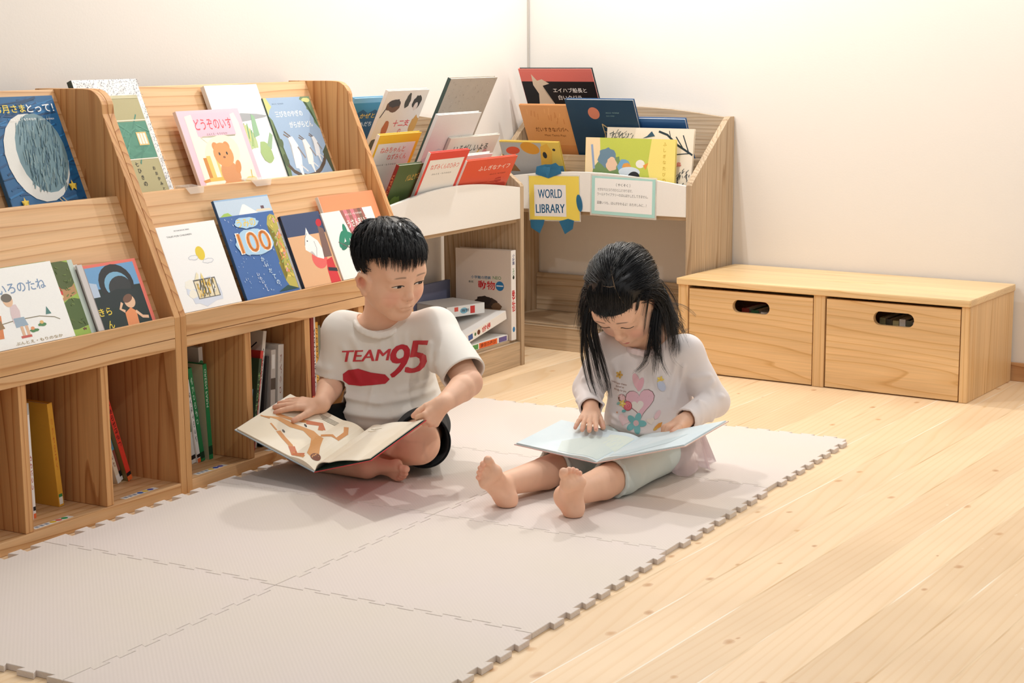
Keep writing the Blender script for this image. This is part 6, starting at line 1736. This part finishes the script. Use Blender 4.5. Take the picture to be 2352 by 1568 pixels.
# the other hand holds the back edge of the right page, thumb on top
yL = unit(V3(-0.58, -0.74, -0.26)); zL = unit(V3(-0.25, 0.05, 0.95)); zL = unit(zL-yL*(zL@yL)); xL = np.cross(yL, zL)
if xL[0] < 0: xL = -xL
hLt, nLt = hand(fg, K['wrL'], np.stack([xL, yL, zL], 1), -1, [(0.75, 1.2, 0.6), (0.85, 1.25, 0.6), (0.9, 1.25, 0.6), (0.95, 1.25, 0.6)], (0.0, 0.0, 0.0, 0.0), (0.80, 0.08, 0.18), 1.0)
# bare feet, soles to the front
yF = unit(ZV*0.76+HV*0.44-RV*0.44); xF = unit(RV*0.75+ZV*0.45); xF = unit(xF-yF*(xF@yF)); zF = np.cross(xF, yF); zF = zF if zF@HV < 0 else -zF
tR = foot(fg, K['anR'], np.stack([xF, yF, zF], 1), 1, 0.96, 0.006)
yF = unit(ZV*0.84+HV*0.46-RV*0.10); xF = unit(-RV*0.45+ZV*0.45+HV*0.55); xF = unit(xF-yF*(xF@yF)); zF = np.cross(xF, yF); zF = zF if zF@HV < 0 else -zF
tL = foot(fg, K['anL'], np.stack([xF, yF, zF], 1), -1, 0.95, 0.006)
fg.plane((0, 0, 0.0125), (0, 0, -1), 0.004)
GV, GF = regions(fg, (-0.02, 1.18, 0.004), (0.50, 2.0, 0.62), 0.0026,
    [(gc-V3(0.115, 0.130, 0.145), gc+V3(0.115, 0.100, 0.120), 0.00125),
     (V3(0.10, 1.55, 0.10), V3(0.24, 1.73, 0.24), 0.0012), (V3(0.30, 1.62, 0.10), V3(0.44, 1.78, 0.22), 0.0012),
     (V3(-0.015, 1.19, 0.005), V3(0.18, 1.41, 0.15), 0.0014), (V3(0.19, 1.19, 0.005), V3(0.36, 1.41, 0.15), 0.0014)])
SKG = (240, 194, 164)
spots = face_paint(PG, gS, lip=(206, 104, 104), ear=gear, browst=0.5)
for t in nRt+nLt: spots.append((t, 0.0058, (240, 192, 172), 0.7))
for t in hRt+hLt: spots.append((t, 0.013, (226, 150, 126), 0.4))
for t in tR+tL: spots.append((t, 0.012, (240, 170, 146), 0.5))
spots.append((K['wrR'], 0.045, (206, 146, 112), 0.5))
for q in 'LR': spots.append((K['an'+q]+V3(0, -0.03, -0.035), 0.035, (240, 172, 136), 0.4))
GC = paint(GV, SKG, spots)
loc = (GV-gc) @ gR/gS
scalp = (loc[:, 2] > 0.050-0.9*np.clip(0.05-loc[:, 1], 0, 0.07)-0.6*np.clip(-0.02-loc[:, 1], 0, 1)) & (np.linalg.norm(GV-gc, axis=1) < 0.155) & (loc[:, 2] > -0.06) & ~((np.abs(loc[:, 0]) > 0.064) & (loc[:, 2] < 0.02))
GC[scalp] = lin((46, 38, 34))
lips(GV, GC, gc, gR, gS, (218, 122, 118))
brows(GV, GC, gc, gR, gS, (84, 64, 56), 0.75)
from_np('body', GV, GF, M_SKIN, GIRL, True, None, GC)
GTREE = BVHTree.FromPolygons([tuple(v) for v in GV], [tuple(int(i) for i in f) for f in GF])
for s in (-1, 1):
    eye(PG, gR, gS, s, GIRL, GTREE, 0.0012, (0, 0), 0.0150, 0.031, False, -0.02)

# long-sleeved top
M_TOP = cloth_mat('pale_pink_jersey', (240, 231, 228))
gt = Field()
gt.ell((0.243, 1.868, 0.275), (0.100, 0.078, 0.085), GT, 0.03)
gt.ell((0.247, 1.868, 0.195), (0.106, 0.090, 0.09), GT, 0.05)
gt.ell((0.250, 1.862, 0.130), (0.118, 0.104, 0.075), GT, 0.05)
for q in 'LR':
    gt.cap(g_neck-V3(0, 0, 0.036), K['sh'+q]+V3(0, 0, -0.002), 0.040, 0.043, 0.028)
    gt.cap(K['sh'+q], K['el'+q], 0.042, 0.039, 0.022)
    w = K['wr'+q]*0.97+K['el'+q]*0.03
    gt.cap(K['el'+q], w, 0.039, 0.0285, 0.012)
gt.post(front_creases((0.247, 1.868, 0), GR, GH, [
    ((0.075, 0.30), (0.060, 0.215), 0.006, 0.008), ((0.095, 0.29), (0.075, 0.19), 0.007, 0.008), ((-0.09, 0.14), (0.03, 0.118), 0.009, 0.009), ((-0.03, 0.125), (0.09, 0.135), 0.008, 0.009), ((-0.10, 0.165), (-0.04, 0.140), 0.006, 0.008), ((-0.085, 0.29), (-0.065, 0.2), 0.005, 0.008),
    ((0.05, 0.145), (0.11, 0.165), 0.006, 0.008)]))
ln = []
for q in 'LR':
    e_, s_, w_ = K['el'+q], K['sh'+q], K['wr'+q]
    ax1 = unit(w_-e_); sd = unit(np.cross(ax1, HV)); fr = HV*0.034
    for t_, tilt in ((0.12, 0.012), (0.32, -0.012), (0.52, 0.014), (0.72, -0.01)):
        c0 = e_+(w_-e_)*t_+fr
        ln.append((c0-sd*0.035+ax1*tilt, c0+sd*0.035-ax1*tilt, 0.006, 0.007))
    for t_, tilt in ((0.45, 0.014), (0.70, -0.012), (0.88, 0.012)):
        ax2 = unit(e_-s_); sd2 = unit(np.cross(ax2, HV)); c0 = s_+(e_-s_)*t_+HV*0.038
        ln.append((c0-sd2*0.035+ax2*tilt, c0+sd2*0.035-ax2*tilt, 0.005, 0.008))
gt.post(creases(ln))
gt.post(folds(14, 0.0013, 5, 36.0))
gt.post(hollow(0.0056))
gt.ell(g_neck+V3(-0.004, -0.014, 0.018), (0.056, 0.056, 0.048), GT, 0.004, '-')
gt.plane((0.25, 1.86, 0.094), (0, 0.1, -1), 0.003)
for q in 'LR':
    d = unit(K['wr'+q]-K['el'+q]); p = K['wr'+q]-d*0.010
    def cutw(X, Y, Z, D, d=d, p=p):
        near = (X-p[0])**2+(Y-p[1])**2+(Z-p[2])**2 < 0.055**2
        return np.where(near, np.maximum(D, (X-p[0])*d[0]+(Y-p[1])*d[1]+(Z-p[2])*d[2]), D)
    gt.post(cutw)
top, UV_, UF_ = cloth('long_sleeved_top', gt, (0.0, 1.64, 0.06), (0.50, 2.02, 0.40), 0.0022, M_TOP, GIRL)
fcol = Field(); ring = []
cn = g_neck+V3(-0.004, -0.014, -0.008)
for i in range(25):
    a = 2*math.pi*i/24; c_, s_ = math.cos(a), math.sin(a)
    ring.append(cn+GR*0.058*c_+GH*0.058*s_+ZV*(-0.012*max(0, s_)+0.005*abs(c_)+0.010*max(0, -s_)))
for a, b in zip(ring, ring[1:]):
    fcol.cap(a, b, 0.0046, 0.0046, 0.002); fcol.cap(a-ZV*0.006+HV*0.002, b-ZV*0.006+HV*0.002, 0.0044, 0.0044, 0.003)
cloth('collar', fcol, cn-0.1, cn+0.08, 0.0018, cloth_mat('rib_pink', (238, 220, 218)), top)
BRN = (122, 88, 76); PKR = (236, 170, 176); RS = (226, 110, 124); GRN = (150, 200, 190); YL = (244, 214, 110)
def rose(x, y, r, c1, c2):
    return [('e', x, y, r, r, 0, BRN), ('e', x, y, r*0.93, r*0.93, 0, c1), ('e', x+0.1*r, y+0.05*r, r*0.62, r*0.62, 0, c2), ('e', x+0.12*r, y, r*0.50, r*0.50, 0, c1), ('e', x, y+0.05*r, r*0.30, r*0.30, 0, c2), ('e', x, y, r*0.18, r*0.18, 0, c1)]
def bloom(x, y, r, c1, c2):
    return [('e', x+0.6*r*math.cos(i*1.2566), y+0.6*r*math.sin(i*1.2566), r*0.5, r*0.32, i*1.2566, c1) for i in range(5)]+[('e', x, y, r*0.3, r*0.3, 0, c2)]
gp = [('t', 'Sweet happy dreams', 0.24, 0.765, 0.036, -0.10, 0.27, (150, 96, 66)), ('t', 'gotted up', 0.26, 0.715, 0.034, -0.10, 0.14, (150, 96, 66)), ('t', 'specially for you', 0.26, 0.660, 0.036, -0.10, 0.22, (150, 96, 66))]
# plain soft shapes where the figures are printed, with the flowers around them
def heart(x, y, r, c, rot=0.0):
    q = []
    for i in range(24):
        t = 2*math.pi*i/24
        a_, b_ = 0.0625*r*16*math.sin(t)**3, 0.0625*r*(13*math.cos(t)-5*math.cos(2*t)-2*math.cos(3*t)-math.cos(4*t))
        X, Y = rot2(a_, b_, rot); q.append((x+X, y+Y))
    return ('p', q, c)
gp += [heart(0.60, 0.52, 0.235, BRN, 0.15), heart(0.60, 0.52, 0.226, (238, 192, 202), 0.15), ('e', 0.535, 0.82, 0.055, 0.13, 0.35, (240, 190, 196)), ('e', 0.60, 0.78, 0.045, 0.11, -0.3, (236, 180, 190)),
       heart(0.565, 0.45, 0.10, (246, 236, 226), 0.15), heart(0.36, 0.23, 0.10, (244, 214, 214), -0.2), heart(0.78, 0.235, 0.06, (244, 232, 222), 0.2)]
gp += bloom(0.555, 0.19, 0.15, (130, 196, 196), (236, 200, 200))
gp += rose(0.30, 0.545, 0.065, (240, 190, 190), (246, 214, 210))+rose(0.405, 0.44, 0.075, RS, (240, 150, 156))
gp += bloom(0.315, 0.465, 0.055, YL, (250, 236, 170))+bloom(0.245, 0.90, 0.055, (220, 176, 90), (180, 130, 70))+bloom(0.90, 0.86, 0.05, YL, (240, 190, 90))
gp += [('e', 0.245, 0.46, 0.035, 0.018, 0.6, GRN), ('e', 0.345, 0.355, 0.035, 0.020, 0.2, (120, 190, 190)), ('e', 0.92, 0.76, 0.055, 0.085, 0.5, (206, 212, 230)), ('e', 0.88, 0.33, 0.035, 0.075, -0.5, (240, 206, 210)), ('p', [(0.84, 0.14), (0.90, 0.20), (0.96, 0.22), (0.94, 0.15), (0.88, 0.12)], (232, 160, 70)), ('e', 0.86, 0.12, 0.035, 0.02, 0.5, (226, 180, 80)), ('e', 0.23, 0.32, 0.012, 0.012, 0, (232, 160, 110))]
go = V3(0.243, 1.79, 0.115)
ug = unit(GR+0.0*ZV); vg = unit(ZV*0.985-GH*0.05)
printed('shirt_print', gp, 0.165, 0.165, tuple(go-ug*0.0850+vg*0.0), tuple(ug), tuple(vg), UV_, UF_, top, 0.0012, 0.005)

# mint leggings and tulle frill
M_MINT = cloth_mat('mint_jersey', (216, 229, 225))
gl_ = Field()
gl_.ell((0.250, 1.870, 0.088), (0.112, 0.092, 0.072), GT, 0.03)
hem = {}
for q in 'LR':
    hip, kn, an = K['hip'+q], K['kn'+q], K['an'+q]
    gl_.cap(hip, kn, 0.062, 0.050, 0.025)
    gl_.cap(kn, kn*0.72+an*0.28, 0.049, 0.0475, 0.012)
    hem[q] = kn*0.80+an*0.20
    r0 = hem[q]; d = unit(an-kn)
    side = unit(np.cross(d, ZV)); upd = np.cross(side, d)
    pts = [r0-d*0.004+(side*math.cos(2*math.pi*i/16)+upd*math.sin(2*math.pi*i/16))*0.0465 for i in range(17)]
    for a, b in zip(pts, pts[1:]): gl_.cap(a, b, 0.0050, 0.0050, 0.006)
lines = []
for q in 'LR':
    hip, kn = K['hip'+q], K['kn'+q]
    for t_, o in ((0.55, 0.02), (0.70, -0.02), (0.82, 0.015), (0.92, -0.015), (0.40, 0.02)):
        c0 = hip+(kn-hip)*t_+ZV*0.045
        lines.append((c0-RV*0.05+HV*o, c0+RV*0.05-HV*o, 0.005, 0.009))
gl_.post(creases(lines)); gl_.post(folds(23, 0.0012, 4, 34.0))
gl_.post(hollow(0.0056))
for q in 'LR':
    d = unit(K['an'+q]-K['kn'+q]); p = hem[q]
    def cuth(X, Y, Z, D, d=d, p=p):
        near = (X-p[0])**2+(Y-p[1])**2+(Z-p[2])**2 < 0.08**2
        return np.where(near, np.maximum(D, (X-p[0])*d[0]+(Y-p[1])*d[1]+(Z-p[2])*d[2]), D)
    gl_.post(cuth)
gl_.plane((0, 0, 0.0125), (0, 0, -1), 0.003)
cloth('leggings', gl_, (0.06, 1.47, 0.004), (0.42, 2.0, 0.19), 0.0024, M_MINT, GIRL)
g_ = Nodes('pink_tulle')
g_.set(g_.b, 'Base Color', lin((244, 222, 222))); g_.set(g_.b, 'Roughness', 0.8); g_.set(g_.b, 'Alpha', 0.62)
bm = bmesh.new(); rows = []
for i in range(73):
    a = math.radians(-60+i*4.2)
    row = []
    for j in range(9):
        t_ = j/8
        wv = 0.012*t_*math.sin(a*15+1.3*math.sin(a*4))+0.004*t_*math.sin(a*37)
        rr_ = 0.114+0.040*t_+wv
        zz = 0.150-0.125*t_**1.1+0.010*math.sin(a*9)*t_
        p = V3(0.252, 1.868, 0)+GR*rr_*math.cos(a)-GH*(rr_*0.92)*math.sin(a)+ZV*max(0.0150, zz)
        row.append(bm.verts.new(tuple(p)))
    rows.append(row)
for r0, r1 in zip(rows, rows[1:]):
    for j in range(8): bm.faces.new((r0[j], r1[j], r1[j+1], r0[j+1]))
bmesh.ops.solidify(bm, geom=bm.faces[:], thickness=0.0006)
from_bm('tulle_frill', bm, g_.m, GIRL, True)

# long hair: strands grown from the scalp, falling under their own weight
M_HAIRG = hair_mat('black_hair_long', (20, 19, 20))
HC = np.array([0, -0.012, 0.034]); HRAD = np.array([0.0800, 0.0965, 0.0870])
def hair_push(p):
    l = (p-gc) @ gR/gS
    q = (l-HC)/HRAD; r = np.linalg.norm(q, axis=-1, keepdims=True)
    l = np.where(r < 1, HC+(l-HC)/np.maximum(r, 1e-6), l)
    return gc+(l*gS) @ gR.T
BODYC = [((0.243, 1.868, 0.285), (0.108, 0.088, 0.095)), ((0.247, 1.868, 0.200), (0.115, 0.100, 0.10)), (tuple(K['shL']), (0.052,)*3), (tuple(K['shR']), (0.052,)*3), (tuple((K['shL']+K['elL'])/2), (0.052, 0.052, 0.075)), (tuple(K['elR']*0.5+K['shR']*0.5), (0.05, 0.05, 0.07)), (tuple(g_neck+V3(0, 0.004, 0.02)), (0.05, 0.05, 0.06))]
def body_push(p):
    for c, r in BODYC:
        q = (p-np.array(c))/np.array(r); n = np.linalg.norm(q, axis=-1, keepdims=True)
        p = np.where(n < 1, np.array(c)+(p-np.array(c))/np.maximum(n, 1e-6), p)
    return p
def grow(roots, dirs, lengths, K_, stiff, grav, scalp_follow):
    n = len(roots); P_ = np.zeros((n, K_, 3)); p = roots.copy(); d = dirs.copy()
    st_ = (lengths/(K_-1))[:, None]
    free = np.zeros((n, 1), bool)
    for i in range(K_):
        P_[:, i] = p
        g_ = grav*np.where(free, 1.0, 0.22)
        d = d*stiff+np.array([0, 0, -1.0])*g_
        d /= np.linalg.norm(d, axis=1, keepdims=True)
        q = p+d*st_
        l = (q-gc) @ gR/gS
        e_ = (l-HC)/HRAD; r = np.linalg.norm(e_, axis=1, keepdims=True)
        nw = (e_/HRAD) @ gR.T; nw /= np.linalg.norm(nw, axis=1, keepdims=True)
        free |= (nw[:, 2:3] < (-0.9 if scalp_follow == 2 else 0.02)) | (r > 1.4)
        on = gc+((HC+(l-HC)/r*(1.012+0.028*min(1, i/6)))*gS) @ gR.T
        q = np.where(free, body_push(hair_push(q)), on)
        v = q-p; v /= np.linalg.norm(v, axis=1, keepdims=True)+1e-9
        p = p+v*st_; d = v
    return P_
def spread(P_, per, rad, rs, tipk=0.35):
    n, K_, _ = P_.shape
    out = []
    u = np.linspace(0, 1, K_)[None, :, None]
    for c in range(per):
        o = rs.randn(n, 1, 3)*rad
        w = rs.randn(n, 1, 3)*rad*0.6
        out.append(P_+o*(1-(1-tipk)*u)+w*u*np.sin(u*5))
    return np.concatenate(out)
rs = rng_hair(8)
crown = np.array([0.028, 0.036, 0.102])
roots, dirs, lens, kinds = [], [], [], []
tries = 0
while len(roots) < 1450 and tries < 20000:
    tries += 1
    d = unit(rs.randn(3)); l = HC+HRAD*d*0.985
    x, y, z = l
    if y > 0.035 and z < 0.062: continue                       # forehead
    if y > -0.01 and z < 0.024: continue                       # temples and ears
    if z < -0.030: continue
    flow = l-crown; nrm = unit(d/HRAD)
    flow = flow-nrm*(flow@nrm)
    flow = unit(flow+1e-6)
    front = y > 0.030 and abs(x-0.01) < 0.062 and z > 0.050
    if front:
        flow = unit(np.array([0.25*x/0.06, 1.0, -0.55])); L = np.linalg.norm((l-np.array([x, 0.088, 0.033]))*np.array([0.3, 1, 1]))*1.10+0.006+rs.uniform(-0.006, 0.004)
    elif x > 0.015:
        flow = unit(0.40*flow+np.array([0.25, -0.9, -0.30])); L = rs.uniform(0.15, 0.22)
    elif x < -0.030 and y > -0.03:
        flow = unit(0.40*flow+np.array([-0.25, -0.6, -0.30])); L = rs.uniform(0.10, 0.15)
    else:
        flow = unit(flow+np.array([0, -0.5, -0.1])); L = rs.uniform(0.20, 0.28)
    flow = flow-nrm*(flow@nrm)
    flow = unit(flow+0.05*rs.randn(3))
    roots.append(gc+gR @ (l*gS)); dirs.append(gR @ flow); lens.append(L*gS); kinds.append(front)
roots, dirs, lens, kinds = np.array(roots), np.array(dirs), np.array(lens), np.array(kinds)
gcap = Field()
gcap.ell(gc+gR @ (HC*gS), HRAD*gS*0.992, gR, 0.001)
gcap.plane(PG(0, 0.060, 0.050), gR @ unit(np.array([0, 0.50, -0.86])), 0.010)
gcap.plane(PG(0, 0.0, -0.045), gR @ unit(np.array([0, 0.35, -1.0])), 0.010)
for s in (-1, 1):
    gcap.ell(PG(s*0.082, 0.022, -0.012), np.array([0.030, 0.036, 0.040])*gS, gR, 0.012, '-')
    gcap.ell(PG(s*0.070, 0.060, 0.010), np.array([0.030, 0.036, 0.040])*gS, gR, 0.012, '-')
ax_, D_ = gcap.grid(gc-0.15, gc+0.15, 0.0025)
cv, cf = surface(ax_, D_)
ghair = from_np('hair', cv, cf, M_HAIRG, GIRL)
ff = grow(roots[kinds], dirs[kinds], lens[kinds], 12, 0.97, 0.03, 2)
S1 = spread(ff, 9, 0.0026, rs, 0.45)
strands('fringe', S1, np.full(len(S1), 0.00062)*rs.uniform(0.7, 1.2, len(S1)), M_HAIRG, ghair, 0.3)
ll = grow(roots[~kinds], dirs[~kinds], lens[~kinds], 22, 0.88, 0.16, 1)
S2 = spread(ll, 6, 0.0034, rs, 0.6)
strands('long_hair', S2, np.full(len(S2), 0.00070)*rs.uniform(0.7, 1.2, len(S2)), M_HAIRG, ghair, 0.25)
# locks hanging in front of the shoulders
def lock(pts, n, rad, seed, r0=0.00075, tip=0.5):
    r_ = rng_hair(seed); K_ = 22
    q = clip_resample(np.array(pts, float), 60)
    for _ in range(12): q[1:-1] = 0.25*q[:-2]+0.5*q[1:-1]+0.25*q[2:]
    q = clip_resample(q, K_)
    P_ = []
    u = np.linspace(0, 1, K_)[:, None]
    for i in range(n):
        o = r_.randn(3)*rad; w = r_.randn(3)*rad
        L = r_.uniform(0.78, 1.0)
        P_.append(clip_resample((q+o*(0.6+0.4*np.sin(u*3.1))+w*tip*u)[:max(4, int(K_*L))], K_))
    return P_
tl = PG(-0.074, 0.050, 0.030); tl2 = PG(-0.064, 0.066, 0.028); tr = PG(0.078, 0.002, 0.030)
LK = []
LK += lock([tl, tl+V3(-0.006, -0.012, -0.05), tl+V3(0.0, -0.010, -0.12), tl+V3(0.012, -0.004, -0.19), tl+V3(0.030, 0.0, -0.245)], 46, 0.0036, 1)
LK += lock([tl2, tl2+V3(-0.004, -0.006, -0.05), tl2+V3(0.012, -0.002, -0.11), tl2+V3(0.024, 0.004, -0.17), tl2+V3(0.040, 0.010, -0.215)], 50, 0.0042, 2)
LK += lock([tl2+V3(0.012, 0, 0), tl2+V3(0.012, 0.0, -0.05), tl2+V3(0.026, 0.004, -0.11), tl2+V3(0.046, 0.010, -0.18), tl2+V3(0.050, 0.014, -0.225)], 60, 0.0046, 3)
LK += lock([tl, tl+V3(-0.012, -0.008, -0.06), tl+V3(-0.016, -0.004, -0.13), tl+V3(-0.004, 0.0, -0.19), tl+V3(0.022, 0.0, -0.25)], 16, 0.0026, 4)
b0 = PG(0.080, -0.020, -0.020)
LK += lock([tr, b0, b0+V3(0.004, -0.030, -0.05), b0+V3(0.006, -0.046, -0.10), b0+V3(0.012, -0.052, -0.16), b0+V3(0.010, -0.056, -0.205)], 120, 0.0062, 5)
LK += lock([tr, b0, b0+V3(0.000, -0.034, -0.05), b0+V3(-0.004, -0.050, -0.11), b0+V3(-0.014, -0.058, -0.17), b0+V3(-0.050, -0.064, -0.200)], 60, 0.0046, 6)
LK += lock([tr, b0, b0+V3(0.010, -0.028, -0.06), b0+V3(0.018, -0.046, -0.12), b0+V3(0.030, -0.052, -0.17), b0+V3(0.056, -0.052, -0.200)], 44, 0.0040, 7)
LK += lock([b0, b0+V3(0.024, -0.020, -0.04), b0+V3(0.044, -0.044, -0.10), b0+V3(0.056, -0.050, -0.155), b0+V3(0.092, -0.050, -0.178)], 4, 0.0020, 8)
LK += lock([tr, PG(0.070, 0.052, 0.0), PG(0.060, 0.075, -0.03), PG(0.050, 0.080, -0.055)], 7, 0.0016, 9, 0.0005)
LK += lock([tr, b0+V3(0.01, 0.01, 0), b0+V3(0.040, -0.005, -0.05), b0+V3(0.066, -0.006, -0.09), b0+V3(0.086, -0.004, -0.14)], 10, 0.0060, 10)
strands('hair_lock', np.array(LK), np.full(len(LK), 0.00080)*rs.uniform(0.7, 1.2, len(LK)), M_HAIRG, ghair, 0.2)
# parting lines
M_PART = plain((112, 96, 80), 0.7, 0.1)
for pts in ([(0.028, 0.036, 0.102), (0.036, 0.052, 0.088), (0.046, 0.062, 0.068), (0.052, 0.066, 0.050)], [(0.028, 0.036, 0.102), (0.020, 0.012, 0.118), (0.012, -0.006, 0.124)], [(0.028, 0.036, 0.102), (0.018, 0.040, 0.104), (0.002, 0.040, 0.108)]):
    q = []
    for l in clip_resample(np.array(pts), 14):
        k_ = np.linalg.norm((l-HC)/HRAD); q.append(PG(*(HC+(l-HC)/k_*1.028)))
    strands('hair_parting', np.array(q)[None], 0.0014, M_PART, ghair, 0.5, 6)

# her open picture book
M_PG2 = page_mat('pale_blue_page', (214, 229, 234), (226, 237, 238), 7.0)
PALE = (206, 222, 226)
open_book('open_picture_book', 'open pale blue picture book on the lap of the long-haired child', gSF, gSB, gL, gRB, (232, 196, 194), (226, 214, 206), M_PG2, 0.0,
          {'left_page_block': [('p', [(0.02, 0.05), (0.5, 0.05), (0.62, 0.35), (0.45, 0.7), (0.2, 0.8), (0.02, 0.7)], (218, 228, 222)), ('p', [(0.0, 0.4), (0.2, 0.5), (0.3, 0.85), (0.02, 0.9)], (224, 232, 220))],
           'right_page_block': [('p', [(0.3, 0.05), (0.7, 0.3), (0.75, 0.6), (0.5, 0.5), (0.1, 0.1)], PALE)]}, (236, 206, 196), thick=0.0032, bulge=0.004)
